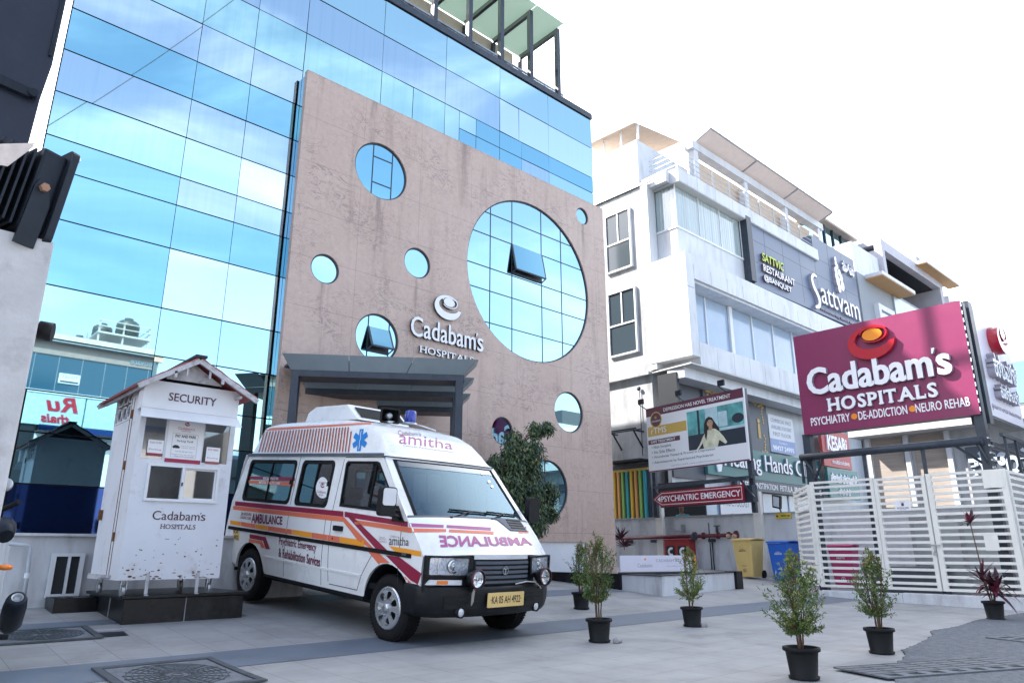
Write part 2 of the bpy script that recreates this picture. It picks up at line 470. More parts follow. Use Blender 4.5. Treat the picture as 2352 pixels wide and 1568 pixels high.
# ================================================================== shared materials
def granite_mat():
    m = bpy.data.materials.new("pink_granite"); m.use_nodes = True
    N, L = m.node_tree.nodes, m.node_tree.links
    b = N['Principled BSDF']; b.inputs['Roughness'].default_value = .42
    t = N.new('ShaderNodeTexCoord')
    def noise(scale, det, rough, dist=0, st=None, off=(0, 0, 0)):
        n = N.new('ShaderNodeTexNoise'); n.inputs['Scale'].default_value = scale; n.inputs['Detail'].default_value = det; n.inputs['Roughness'].default_value = rough; n.inputs['Distortion'].default_value = dist
        mp = N.new('ShaderNodeMapping'); mp.inputs['Location'].default_value = off
        if st: mp.inputs['Scale'].default_value = st
        L.new(t.outputs['Object'], mp.inputs['Vector']); L.new(mp.outputs['Vector'], n.inputs['Vector'])
        return n.outputs['Fac']
    def rng(v, a, b_, c=0., d=1.):
        r = N.new('ShaderNodeMapRange'); r.inputs['From Min'].default_value = a; r.inputs['From Max'].default_value = b_; r.inputs['To Min'].default_value = c; r.inputs['To Max'].default_value = d
        L.new(v, r.inputs['Value']); return r.outputs['Result']
    def math_(op, a, b_=None):
        r = N.new('ShaderNodeMath'); r.operation = op
        for i, v in enumerate((a, b_)):
            if v is None: continue
            if isinstance(v, (int, float)): r.inputs[i].default_value = v
            else: L.new(v, r.inputs[i])
        return r.outputs['Value']
    def mix(f, a, b_):
        r = N.new('ShaderNodeMix'); r.data_type = 'RGBA'; L.new(f, r.inputs['Factor'])
        for k, v in (('A', a), ('B', b_)):
            if isinstance(v, tuple): r.inputs[k].default_value = (*v, 1)
            else: L.new(v, r.inputs[k])
        return r.outputs['Result']
    base = mix(rng(noise(.7, 6, .6), .3, .7), (.515, .38, .308), (.585, .45, .375))
    base = mix(rng(noise(9, 8, .7), .35, .75, 0, .6), base, (.42, .285, .24))
    # wandering dark veins
    v1 = math_('ABSOLUTE', math_('SUBTRACT', noise(1.6, 7, .62, 1.6, (1., 1., 2.2)), .5))
    vein = math_('MULTIPLY', rng(v1, .0, .016, 1, 0), rng(noise(1.1, 3, .5, 0, None, (5, 3, 1)), .46, .62))
    v2 = math_('ABSOLUTE', math_('SUBTRACT', noise(3.1, 6, .6, 2.0, (1., 1., 1.7), (9, 1, 4)), .5))
    vein2 = math_('MULTIPLY', rng(v2, .0, .014, 1, 0), rng(noise(.9, 3, .5, 0, None, (1, 8, 6)), .47, .6))
    col = mix(math_('MULTIPLY', math_('MAXIMUM', vein, vein2), .8), base, (.13, .10, .10))
    # rust-brown weather stains running down
    st = math_('MULTIPLY', rng(noise(1.3, 7, .62, .25, (2.6, 1, .24), (3, 0, 2)), .54, .76), .45)
    col = mix(st, col, (.21, .135, .10))
    s = N.new('ShaderNodeSeparateXYZ'); L.new(t.outputs['Object'], s.inputs['Vector'])
    for wx, wz, wr, ln in ((7.28, 7.3, .30, 2.6), (6.13, 5.05, .14, 1.8), (8.31, 5.74, .12, 1.2), (13.83, 8.82, .09, 1.6), (13.1, 2.85, .12, 1.2), (7.0, 9.6, .12, 1.5), (9.6, 9.6, .2, 2.0)):
        dx = rng(math_('ABSOLUTE', math_('SUBTRACT', s.outputs['X'], wx)), wr * .3, wr, 1, 0)
        dz = math_('MULTIPLY', rng(s.outputs['Z'], wz - ln, wz - .05, 0, 1), rng(s.outputs['Z'], wz, wz + .02, 1, 0))
        k = math_('MULTIPLY', math_('MULTIPLY', dx, dz), rng(noise(3, 5, .6, 0, (3.5, 1, .35), (wx, 0, wz)), .40, .62, .0, .62))
        col = mix(k, col, (.20, .135, .115))
    # slab joints
    jx = math_('ABSOLUTE', math_('SUBTRACT', math_('FRACT', math_('DIVIDE', math_('ADD', s.outputs['X'], .7), 1.5)), .5))
    jz = math_('ABSOLUTE', math_('SUBTRACT', math_('FRACT', math_('DIVIDE', math_('ADD', s.outputs['Z'], .62), 1.02)), .5))
    j = math_('MAXIMUM', rng(jx, .4965, .499), rng(jz, .494, .498))
    col = mix(math_('MULTIPLY', j, .55), col, (.12, .09, .085))
    L.new(col, b.inputs['Base Color'])
    bp = N.new('ShaderNodeBump'); bp.inputs['Strength'].default_value = .35; bp.inputs['Distance'].default_value = .01
    L.new(math_('SUBTRACT', noise(14, 5, .6), j), bp.inputs['Height']); L.new(bp.outputs['Normal'], b.inputs['Normal'])
    return m

def mirror_mat(name, tint, rough=.015, streak=.0):
    m = bpy.data.materials.new(name); m.use_nodes = True
    N, L = m.node_tree.nodes, m.node_tree.links
    b = N['Principled BSDF']; b.inputs['Metallic'].default_value = 1; b.inputs['Roughness'].default_value = rough
    t = N.new('ShaderNodeTexCoord'); mp = N.new('ShaderNodeMapping'); mp.inputs['Scale'].default_value = (14, 1, .35)
    n = N.new('ShaderNodeTexNoise'); n.inputs['Scale'].default_value = 1.; n.inputs['Detail'].default_value = 5
    r = N.new('ShaderNodeMapRange'); r.inputs['From Min'].default_value = .45; r.inputs['From Max'].default_value = .8; r.inputs['To Max'].default_value = .10 + streak
    x = N.new('ShaderNodeMix'); x.data_type = 'RGBA'; x.inputs['A'].default_value = (*tint, 1); x.inputs['B'].default_value = (tint[0] * .72, tint[1] * .8, tint[2] * .86, 1)
    L.new(t.outputs['Object'], mp.inputs['Vector']); L.new(mp.outputs['Vector'], n.inputs['Vector']); L.new(n.outputs['Fac'], r.inputs['Value']); L.new(r.outputs['Result'], x.inputs['Factor']); L.new(x.outputs['Result'], b.inputs['Base Color'])
    return m

M = {}
M['granite'] = granite_mat()
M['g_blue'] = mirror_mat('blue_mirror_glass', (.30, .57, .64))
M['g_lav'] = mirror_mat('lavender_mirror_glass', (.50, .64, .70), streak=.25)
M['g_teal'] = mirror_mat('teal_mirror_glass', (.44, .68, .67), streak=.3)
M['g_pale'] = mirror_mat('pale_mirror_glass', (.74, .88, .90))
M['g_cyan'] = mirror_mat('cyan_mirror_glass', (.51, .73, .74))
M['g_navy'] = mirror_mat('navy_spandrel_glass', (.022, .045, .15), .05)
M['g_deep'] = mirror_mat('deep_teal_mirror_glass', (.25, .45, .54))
M['gap'] = mat('dark_joint', (.012, .016, .022), .5)
M['steel_d'] = mat('dark_steel_paint', (.035, .045, .062), .42, var=.25, vscale=6)
M['white_p'] = mat('white_painted_metal', (.74, .75, .77), .4, var=.06, vscale=3, dirt=(.42, .36, .30), dscale=2.2, dmin=.66, dmax=.86)
M['white_l'] = mat('white_letter_acrylic', (.86, .86, .87), .35)
M['white_wall'] = mat('weathered_white_plaster', (.62, .63, .65), .85, var=.10, vscale=2.5, dirt=(.25, .25, .25), dscale=1.6, dmin=.52, dmax=.86, bump=.25, bscale=12, stretch=(1.4, 1.4, .45))
M['conc'] = mat('grey_concrete', (.36, .36, .37), .9, var=.14, vscale=5, dirt=(.18, .18, .18), dscale=3, dmin=.55, dmax=.85, bump=.3, bscale=40)
M['black_gr'] = mat('black_granite', (.010, .011, .013), .32, var=.5, vscale=14, spec=.3, dirt=(.055, .06, .065), dscale=2.5, dmin=.55, dmax=.9)
M['black_pl'] = mat('black_plastic', (.007, .008, .009), .45, var=.3, vscale=8, spec=.3)
M['rubber'] = mat('black_rubber', (.010, .010, .011), .8, spec=.25, var=.25, vscale=25)
M['chrome'] = mat('chrome', (.75, .76, .78), .12, 1.)
M['alu'] = mat('grey_aluminium', (.42, .44, .46), .4, .8, var=.08)
M['beige'] = mat('beige_render', (.52, .45, .38), .85, var=.08, vscale=3)

# ================================================================== ground
def paving_mat():
    m = bpy.data.materials.new("beige_paver_tiles"); m.use_nodes = True
    N, L = m.node_tree.nodes, m.node_tree.links
    b = N['Principled BSDF']; b.inputs['Roughness'].default_value = .62
    t = N.new('ShaderNodeTexCoord')
    br = N.new('ShaderNodeTexBrick'); br.offset = 0; br.inputs['Scale'].default_value = 1; br.inputs['Brick Width'].default_value = .405; br.inputs['Row Height'].default_value = .405
    br.inputs['Mortar Size'].default_value = .0028; br.inputs['Mortar Smooth'].default_value = .2; br.inputs['Bias'].default_value = 0
    br.inputs['Color1'].default_value = (.305, .305, .30, 1); br.inputs['Color2'].default_value = (.335, .333, .325, 1); br.inputs['Mortar'].default_value = (.15, .15, .148, 1)
    L.new(t.outputs['Object'], br.inputs['Vector'])
    n = N.new('ShaderNodeTexNoise'); n.inputs['Scale'].default_value = 1.1; n.inputs['Detail'].default_value = 9; n.inputs['Roughness'].default_value = .65
    L.new(t.outputs['Object'], n.inputs['Vector'])
    mr = N.new('ShaderNodeMapRange'); mr.inputs['From Min'].default_value = .3; mr.inputs['From Max'].default_value = .72; mr.inputs['To Min'].default_value = 1.12; mr.inputs['To Max'].default_value = .76
    L.new(n.outputs['Fac'], mr.inputs['Value'])
    sc = N.new('ShaderNodeVectorMath'); sc.operation = 'SCALE'; L.new(br.outputs['Color'], sc.inputs[0]); L.new(mr.outputs['Result'], sc.inputs['Scale'])
    # small dark spots and scuffs
    n2 = N.new('ShaderNodeTexNoise'); n2.inputs['Scale'].default_value = 7; n2.inputs['Detail'].default_value = 8; n2.inputs['Roughness'].default_value = .75
    L.new(t.outputs['Object'], n2.inputs['Vector'])
    m2 = N.new('ShaderNodeMapRange'); m2.inputs['From Min'].default_value = .62; m2.inputs['From Max'].default_value = .78; m2.inputs['To Max'].default_value = .55
    L.new(n2.outputs['Fac'], m2.inputs['Value'])
    n3 = N.new('ShaderNodeTexNoise'); n3.inputs['Scale'].default_value = .55; n3.inputs['Detail'].default_value = 10; n3.inputs['Roughness'].default_value = .7; n3.inputs['Distortion'].default_value = 1.2
    L.new(t.outputs['Object'], n3.inputs['Vector'])
    m3 = N.new('ShaderNodeMapRange'); m3.inputs['From Min'].default_value = .52; m3.inputs['From Max'].default_value = .70; m3.inputs['To Min'].default_value = 1; m3.inputs['To Max'].default_value = .72
    L.new(n3.outputs['Fac'], m3.inputs['Value'])
    sc3 = N.new('ShaderNodeVectorMath'); sc3.operation = 'SCALE'; L.new(sc.outputs['Vector'], sc3.inputs[0]); L.new(m3.outputs['Result'], sc3.inputs['Scale']); sc = sc3
    mx = N.new('ShaderNodeMix'); mx.data_type = 'RGBA'; mx.inputs['B'].default_value = (.15, .145, .14, 1)
    L.new(m2.outputs['Result'], mx.inputs['Factor']); L.new(sc.outputs['Vector'], mx.inputs['A'])
    L.new(mx.outputs['Result'], b.inputs['Base Color'])
    rr = N.new('ShaderNodeMapRange'); rr.inputs['To Min'].default_value = .45; rr.inputs['To Max'].default_value = .8
    L.new(n.outputs['Fac'], rr.inputs['Value']); L.new(rr.outputs['Result'], b.inputs['Roughness'])
    # tactile ribs on the tiles
    wv = N.new('ShaderNodeTexWave'); wv.wave_type = 'BANDS'; wv.bands_direction = 'X'; wv.inputs['Scale'].default_value = 11
    L.new(t.outputs['Object'], wv.inputs['Vector'])
    ad = N.new('ShaderNodeMath'); ad.operation = 'MULTIPLY_ADD'; ad.inputs[1].default_value = .25
    L.new(wv.outputs['Fac'], ad.inputs[0]); L.new(br.outputs['Fac'], ad.inputs[2])
    inv = N.new('ShaderNodeMath'); inv.operation = 'MULTIPLY'; inv.inputs[1].default_value = -1; L.new(br.outputs['Fac'], inv.inputs[0])
    L.new(inv.outputs['Value'], ad.inputs[2])
    bp = N.new('ShaderNodeBump'); bp.inputs['Strength'].default_value = .35; bp.inputs['Distance'].default_value = .006
    L.new(ad.outputs['Value'], bp.inputs['Height']); L.new(bp.outputs['Normal'], b.inputs['Normal'])
    return m
M['paving'] = paving_mat()
M['band'] = mat('blue_grey_stone', (.13, .155, .19), .55, var=.16, vscale=3, bump=.1, bscale=50, dirt=(.16, .17, .18), dscale=4, dmin=.5, dmax=.8)
M['asphalt'] = mat('worn_asphalt', (.115, .128, .143), .85, var=.35, vscale=18, bump=.8, bscale=60, dirt=(.19, .20, .21), dscale=7, dmin=.5, dmax=.75)
M['earth'] = mat('grey_earth', (.16, .15, .14), .95, var=.2, vscale=.6)

mb = MB()
mb.face([(-400, -400, -1.25), (400, -400, -1.25), (400, 400, -1.25), (-400, 400, -1.25)])
tag(mb.build('ground', M['earth']), kind='structure')

def sheet(x0, x1, y0, y1, dz, nx=1, ny=1):
    return lambda u, v: Vector((x0 + (x1 - x0) * u, y0 + (y1 - y0) * v, gz(y0 + (y1 - y0) * v) + dz))
mb = MB(); mb.grid(sheet(-12, 60, -3.2, 26, 0), 4, 146)
tag(mb.build('forecourt', M['paving'], recalc=False), kind='structure')
mb = MB(); mb.box(-120, 160, -13.2, -3.2, -1.3, -1.14)
tag(mb.build('road', M['asphalt']), kind='structure')
mb = MB(); mb.box(-120, 160, -17.2, -13.2, -1.3, -1.0)
tag(mb.build('pavement', M['conc']), kind='structure')
for (x0, x1, y0, y1, ny) in ((-4, 15.4, 6.47, 7.2, 14), (-4, 3.9, 9.12, 9.42, 3), (7.0, 11.4, 9.25, 9.9, 6)):
    mb = MB(); mb.grid(sheet(x0, x1, y0, y1, .004), 8, ny)
    tag(mb.build('stone_band', M['band'], recalc=False), kind='structure')

# broken asphalt edge at the right of the forecourt
rnd = random.Random(3)
edge = [(5.6, 1.55), (6.25, 2.45), (7.2, 2.85), (8.05, 3.02), (8.5, 3.22), (9.3, 3.32), (10.1, 3.45), (10.7, 3.66), (11.6, 3.62), (12.7, 3.72), (14.0, 3.66), (15.4, 3.60), (24, 3.6)]
pts = []
for (a, b), (c, d) in zip(edge, edge[1:]):
    for i in range(16):
        t = i / 16; pts.append((a + (c - a) * t + rnd.uniform(-.015, .015), b + (d - b) * t + rnd.uniform(-.018, .018)))
pts += [(24, -3.2), (5.0, -3.2)]
mb = MB(); mb.shape([pts], lambda x, y, d: Vector((x, y, gz(y) + .006 + d)), .008)
tag(mb.build('asphalt_apron', M['asphalt']), kind='structure')

def grate(label, o, ux, uy, w, h, n, slots):
    """patterned cover plate with a row of drain slots"""
    o = Vector((o[0], o[1], 0)); ux = Vector((*ux, 0)).normalized(); uy = Vector((*uy, 0)).normalized()
    c = o + ux * w / 2 + uy * h / 2
    root = thing('drain_cover', label, 'drain cover', (c.x, c.y, gz(c.y) + .016), group='drain covers by the road')
    fn = lambda x, y, d: (lambda p: Vector((p.x, p.y, gz(p.y) + .016 + d)))(o + ux * x + uy * y)
    holes = [rect(w * (.05 + .9 * i / n), w * (.05 + .9 * (i + .55) / n), h * .06, h * .24) for i in range(n)] if slots else []
    mb = MB(); mb.shape([rect(0, w, 0, h)] + holes, fn, .012)
    mb.build('plate', M['slab_d'], root)
    mb = MB(); mb.shape([rect(.01, w - .01, .01, h - .01)], lambda x, y, d: fn(x, y, d + .001))
    mb.build('pit', M['gap'], root)
    mb = MB()
    for i in range(1, 7): mb.shape([rect(w * i / 7 - .006, w * i / 7 + .006, h * .30, h)], lambda x, y, d: fn(x, y, d + .0125), .0015)
    for i in range(0, 5):
        yy = h * (.30 + .69 * i / 4); mb.shape([rect(0, w, yy - .006, yy + .006)], lambda x, y, d: fn(x, y, d + .0128), .0016)
    mb.build('groove', M['gap'], root)
M['slab_d'] = mat('dark_concrete_slab', (.13, .145, .16), .75, var=.25, vscale=9, bump=.5, bscale=45)
d1 = Vector((.92, -.40)); p1 = Vector((-.25, -.95))
grate('slotted drain cover slab at the bottom edge of the picture, nearest the camera', (6.55, 2.62), (.87, -.35), (.30, .95), 1.9, -1.0 * -.55, 7, True)
grate('slotted drain cover slab on the asphalt in front of the purple-leaved pot plant', (10.35, 2.95), (-.25, -.97), (.97, -.25), 1.7, 1.3, 10, True)

def manhole(name, label, a, b, c, rings=True):
    """cast cover: corner a, corner b along one side, c the far side"""
    a, b, c = Vector(a), Vector(b), Vector(c)
    ux, uy = b - a, c - b
    ctr = a + ux / 2 + uy / 2
    root = thing(name, label, 'manhole cover', (ctr.x, ctr.y, gz(ctr.y)), group='manhole covers in the forecourt')
    fn = lambda x, y, d: (lambda p: Vector((p.x, p.y, gz(p.y) + .008 + d)))(a + ux * x + uy * y)
    mb = MB(); mb.shape([rect(0, 1, 0, 1), rect(.06, .94, .06, .94)], fn, .012, cuts=[('y', k / 6) for k in range(1, 6)]); mb.build('frame', M['iron'], root)
    mb = MB(); mb.shape([rect(.075, .925, .075, .925)], fn, .006, cuts=[('y', k / 6) for k in range(1, 6)]); mb.build('cover', M['iron2'], root)
    if rings:
        mb = MB()
        for k in range(1, 9):
            r = .048 * k; mb.shape([circ(.5, .5, r, 40), circ(.5, .5, r - .010, 40)], lambda x, y, d: fn(x, y, d + .007), .004)
        for k in range(20):
            t = 2 * math.pi * k / 20
            mb.shape([[(.5 + rr * math.cos(t + s), .5 + rr * math.sin(t + s)) for rr, s in ((.1, -.05), (.40, -.012), (.40, .012), (.1, .05))]], lambda x, y, d: fn(x, y, d + .0075), .004)
        mb.build('ring_pattern', M['iron'], root)
    mb = MB()
    mb.bm.free()
    for x, y in ((.5, .14), (.5, .86)): mb = MB(); mb.shape([circ(x, y, .045, 16, .03)], lambda X, Y, d: fn(X, Y, d + .0072), .0015); mb.build('lifting_hole', M['gap'], root)
M['iron'] = mat('worn_cast_iron', (.085, .095, .105), .55, .3, var=.3, vscale=12)
M['iron2'] = mat('cast_cover_fill', (.15, .165, .18), .7, var=.25, vscale=10, bump=.4, bscale=60)
manhole('manhole_cover', 'large square manhole cover with ring pattern at the bottom of the picture', (1.72, 6.95), (2.68, 6.94), (2.68, 5.75))
manhole('manhole_cover', 'manhole cover in the paving left of the black kiosk plinth', (1.2, 9.02), (2.13, 9.01), (2.12, 8.28))
root = thing('broken_tile_hole', 'dark hole where a paving tile is missing beside the left manhole', 'hole', (2.26, 8.5, gz(8.5)))
mb = MB(); mb.shape([[(2.15, 8.64), (2.38, 8.62), (2.37, 8.36), (2.14, 8.35)]], lambda x, y, d: Vector((x, y, gz(y) + .005)))
mb.build('pit', M['gap'], root)
mb = MB(); mb.shape([[(2.13, 8.66), (2.40, 8.64), (2.39, 8.60), (2.145, 8.62)]], lambda x, y, d: Vector((x, y, gz(y) + .006 + d)), .02)
mb.build('rim', M['conc'], root)

# ================================================================== hospital building
GY, SY = 12.5, 12.2                         # glass plane and granite front
hosp = thing('hospital_building', 'blue mirror-glass hospital block with a pink granite slab front and round windows', 'building', (8, 18, -.6))
mb = MB(); mb.shape([[(1.24, GY + .05), (14.7, GY + .05), (14.7, 26), (3.2, 26)]], lambda x, y, d: Vector((x, y, .20 + d)), 12.5); mb.build('core', M['gap'], hosp)
mb = MB(); mb.box(1.24, 14.72, GY - .04, GY + .12, 12.72, 12.88); mb.box(1.24, 14.72, GY - .02, GY + .1, 12.885, 12.93); build_each(mb, 'parapet_rail', M['steel_d'], hosp)
# left base wall under the glass
mb = MB(); mb.box(1.55, 5.38, 10.62, 12.45, -1.1, .17); mb.box(1.5, 5.38, 10.56, 12.46, .172, .205)
lw = mb.build('base_wall', M['white_wall'], hosp)
for k, (x0, x1) in enumerate(((2.02, 2.32),)):
    mb = MB()
    mb.box(x0, x1, 10.585, 10.61, -.52, -.06, 0)
    w = mb.build('window', M['gap'], lw)
    mb = MB()
    for a, b, c, d in ((x0 - .03, x0 + .02, -.55, -.03), (x1 - .02, x1 + .03, -.55, -.03), (x0 + .022, x1 - .022, -.55, -.51), (x0 + .022, x1 - .022, -.07, -.03), (x0 + .15, x0 + .18, -.508, -.072)):
        mb.box(a, b, 10.55, 10.60, c, d)
    mb.build('frame', M['white_p'], w)

def panel(x0, x1, z0, z1, key, Y=GY, tilt=1.0, name='glass_panel'):
    r = random.Random(int(x0 * 977 + z0 * 131)); mb = MB(); g = .005; gv = .011
    t1, t2 = r.uniform(-1, 1) * .004 * tilt, r.uniform(-1, 1) * .0035 * tilt
    pts = [(x0 + g, z0 + gv, -t1 - t2), (x1 - g, z0 + gv, t1 - t2), (x1 - g, z1 - gv, t1 + t2), (x0 + g, z1 - gv, -t1 + t2)]
    f = mb.face([(x, Y + d, z) for x, z, d in pts])
    bx = [(x, Y + .03, z) for x, z, d in pts]
    fp = [(x, Y + d, z) for x, z, d in pts]
    for i in range(4): mb.face([fp[i], fp[(i + 1) % 4], bx[(i + 1) % 4], bx[i]])
    return mb.build(name, M[key], hosp)
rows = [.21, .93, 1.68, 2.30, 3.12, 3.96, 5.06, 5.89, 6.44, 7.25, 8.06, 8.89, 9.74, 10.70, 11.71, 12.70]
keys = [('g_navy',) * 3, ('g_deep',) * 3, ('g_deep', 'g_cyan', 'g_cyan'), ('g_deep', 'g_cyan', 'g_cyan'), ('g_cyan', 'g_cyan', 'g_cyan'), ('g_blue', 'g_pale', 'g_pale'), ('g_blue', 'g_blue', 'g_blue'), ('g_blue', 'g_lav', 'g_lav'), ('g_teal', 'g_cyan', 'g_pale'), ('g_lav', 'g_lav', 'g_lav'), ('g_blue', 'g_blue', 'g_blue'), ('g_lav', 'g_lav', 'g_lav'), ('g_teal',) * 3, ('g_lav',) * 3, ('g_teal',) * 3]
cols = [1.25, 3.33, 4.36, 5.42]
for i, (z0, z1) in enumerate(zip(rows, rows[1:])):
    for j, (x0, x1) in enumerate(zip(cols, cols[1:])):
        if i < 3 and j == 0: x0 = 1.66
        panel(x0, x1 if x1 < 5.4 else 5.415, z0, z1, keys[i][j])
tc_ = [5.42, 7.31, 9.15, 10.97, 12.82, 14.70]
for j, (x0, x1) in enumerate(zip(tc_, tc_[1:])):
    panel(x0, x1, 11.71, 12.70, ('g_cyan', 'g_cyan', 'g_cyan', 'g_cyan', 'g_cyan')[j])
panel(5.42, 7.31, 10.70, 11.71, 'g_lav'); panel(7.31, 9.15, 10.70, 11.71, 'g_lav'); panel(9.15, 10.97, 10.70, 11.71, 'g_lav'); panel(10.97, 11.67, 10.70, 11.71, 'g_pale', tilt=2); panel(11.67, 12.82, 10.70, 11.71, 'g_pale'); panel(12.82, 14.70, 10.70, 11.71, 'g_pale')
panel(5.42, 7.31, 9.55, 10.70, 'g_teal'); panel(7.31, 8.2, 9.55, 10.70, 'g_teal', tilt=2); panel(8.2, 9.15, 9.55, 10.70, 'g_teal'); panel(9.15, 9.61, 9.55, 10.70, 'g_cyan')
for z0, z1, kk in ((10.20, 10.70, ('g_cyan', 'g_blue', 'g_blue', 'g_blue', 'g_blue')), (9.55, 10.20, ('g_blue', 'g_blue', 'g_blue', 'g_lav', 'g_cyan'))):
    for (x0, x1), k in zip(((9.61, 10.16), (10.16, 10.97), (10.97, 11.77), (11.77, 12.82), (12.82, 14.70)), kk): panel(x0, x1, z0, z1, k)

# granite slab with its round windows
ROUND = [(7.276, 7.958, .660), (6.127, 5.35, .31), (8.312, 6.089, .352), (7.399, 4.18, .515), (11.84, 6.599, 2.135), (13.833, 9.064, .25), (13.103, 3.364, .525), (10.844, 2.643, .325), (12.30, 1.408, .69)]
mb = MB()
outer = [(5.385, -1.0), (11.0, -1.0), (11.0, .195), (13.62, .195), (13.62, -1.0), (14.73, -1.0), (14.73, 9.60), (5.385, 9.60)]
mb.shape([outer] + [circ(x, z, r, 72 if r > 1 else 44) for x, z, r in ROUND], faceY(SY + .12), .12)
slab = mb.build('granite_slab', M['granite'], hosp)
mb = MB(); mb.box(5.41, 14.68, SY + .125, GY - .01, .2, 9.55); mb.build('slab_backing', M['g_deep'], hosp)
mb = MB(); mb.box(11.9, 13.615, SY + .05, SY + .20, -1.0, .192); mb.build('base_panel', M['white_p'], hosp)
# grille door at the foot of the slab
mb = MB()
for z in range(5):
    for x in range(4):
        cx, cz = 11.22 + x * .17 + (.085 if z % 2 else 0), -.62 + z * .17
        mb.shape([circ(cx, cz, .088, 6), circ(cx, cz, .074, 6)], faceY(SY + .10), .015)
mb.box(11.04, 11.12, SY + .06, SY + .14, -1.0, .19); mb.box(11.84, 11.9, SY + .06, SY + .14, -1.0, .19); mb.box(11.121, 11.839, SY + .06, SY + .14, .12, .19); mb.box(11.121, 11.839, SY + .06, SY + .14, -.82, -.74)
gd = mb.build('grille_door', M['steel_d'], hosp)
mb = MB(); mb.box(11.04, 11.88, SY + .16, SY + .2, -1.0, .19); mb.build('backing', M['gap'], gd)

def sash(par, x0, x1, z0, z1, Y, out):
    """top-hung sash pushed open at the foot"""
    mb = MB(); a, b = Vector((x0, Y - .02, z1)), Vector((x1, Y - .02, z1)); c, d = Vector((x1, Y - out, z0 + .06)), Vector((x0, Y - out, z0 + .06))
    n = Vector((0, .03, 0))
    mb.face([a, b, c, d]); mb.face([a + n, d + n, c + n, b + n])
    for p, q in ((a, b), (b, c), (c, d), (d, a)): mb.face([p, q, q + n, p + n])
    o = mb.build('open_sash', M['g_blue'], par)
    mb = MB(); mb.box(x0 + .02, x1 - .02, Y - .012, Y - .002, z0 + .02, z1 - .02); mb.build('opening', M['gap'], par)
    mb = MB()
    for p, q in ((a, d), (b, c), (d, c)): mb.bar(p + n * .5, q + n * .5, .035)
    mb.bar((x0, Y - .02, z0), (x1, Y - .02, z0), .04); mb.bar((x0, Y - .02, z0), d, .02); mb.bar((x1, Y - .02, z0), c, .02)
    mb.build('sash_frame', M['steel_d'], o)
WY = SY + .05
for i, (x, z, r) in enumerate(ROUND):
    key = ('g_blue', 'g_cyan', 'g_cyan', 'g_cyan', 'g_cyan', 'g_cyan', 'g_cyan', 'g_deep', 'g_deep')[i]
    mb = MB(); mb.shape([circ(x, z, r - .004, 60)], faceY(WY))
    w = mb.build('round_window', M[key], slab)
    mb = MB(); mb.shape([circ(x, z, r - .002, 60), circ(x, z, r - .03, 60)], faceY(WY), .02); mb.build('frame', M['steel_d'], w)
    mb = MB(); L_ = faceY(WY - .002)
    def vline(xx, za, zb, t=.011): mb.shape([rect(xx - t, xx + t, za, zb)], L_, .006)
    def hline(zz, xa, xb, t=.011): mb.shape([rect(xa, xb, zz - t, zz + t)], lambda x_, y_, d_: L_(x_, y_, d_ + .001), .006)
    ch = lambda dx: math.sqrt(max(0, (r - .03) ** 2 - dx * dx))
    if i == 0:
        for dx in (-.2, .29): vline(x + dx, z - ch(dx), z + ch(dx))
        hline(z + .32, x - .2, x + .29); hline(z - .30, x - .2, x + .29)
    elif i == 3:
        for dx in (-.2, .3): vline(x + dx, z - ch(dx), z + ch(dx))
        sash(w, x - .2, x + .3, z - .28, z + .22, WY, .22)
    elif i == 4:
        for dx in (-1.38, -.66, .38, 1.12): vline(x + dx, z - ch(dx), z + ch(dx))
        for dz in (1.42, .82, -.03, -.62, -1.42):
            hline(z + dz, x - ch(dz), x + ch(dz))
        sash(w, x - .66, x + .38, z + .05, z + .82, WY, .17)
    elif i == 8:
        vline(x - .05, z - ch(.05), z + ch(.05)); hline(z + .02, x - ch(.02), x + ch(.02))
    else: mb.bm.free(); mb = None
    if mb: mb.build('glazing_bar', M['steel_d'], w)

# roof terrace: steel pergola with a glass roof, glass balustrade, beige stair wall
def q6(x, y): return (637 + x * .33333, y * .33333)
PY = GY + .25
posts = [onY(*q6(x, y), PY).x for x, y in ((1080, 160), (1320, 300), (1540, 440), (1745, 570), (1936, 690))]
posts = [posts[0] - 1.25] + posts
ztop = onY(*q6(1925, 206), PY).z
perg = thing('roof_pergola', 'dark steel pergola with glass roof on the hospital roof edge', 'pergola', (11, PY, 12.9))
for x in posts:
    mb = MB(); mb.bar((x, PY, 12.72), (x, PY, ztop), .13); mb.build('post', M['steel_d'], perg)
    mb = MB(); mb.bar((x, PY - .06, ztop - .06), (x, PY + 1.68, ztop - .06), .10, .14); mb.build('beam', M['steel_d'], perg)
    mb = MB(); mb.bar((x, PY + 1.68, 12.72), (x, PY + 1.68, ztop - .14), .10); mb.build('post', M['steel_d'], perg)
def frosted(name, col, k):
    m = bpy.data.materials.new(name); m.use_nodes = True; N, L = m.node_tree.nodes, m.node_tree.links; N.remove(N['Principled BSDF'])
    a = N.new('ShaderNodeBsdfTransparent'); a.inputs['Color'].default_value = (*col, 1); b = N.new('ShaderNodeBsdfTranslucent'); b.inputs['Color'].default_value = (*col, 1); c = N.new('ShaderNodeBsdfDiffuse'); c.inputs['Color'].default_value = (*col, 1)
    x = N.new('ShaderNodeMixShader'); x.inputs['Fac'].default_value = .72; y = N.new('ShaderNodeMixShader'); y.inputs['Fac'].default_value = k
    L.new(b.outputs[0], x.inputs[1]); L.new(c.outputs[0], x.inputs[2]); L.new(a.outputs[0], y.inputs[1]); L.new(x.outputs[0], y.inputs[2]); L.new(y.outputs[0], N['Material Output'].inputs['Surface'])
    return m
M['roof_glass'] = frosted('pale_green_roof_glass', (.52, .62, .56), .78)
M['rail_glass'] = clear_glass('rail_glass', (.86, .90, .92), .10)
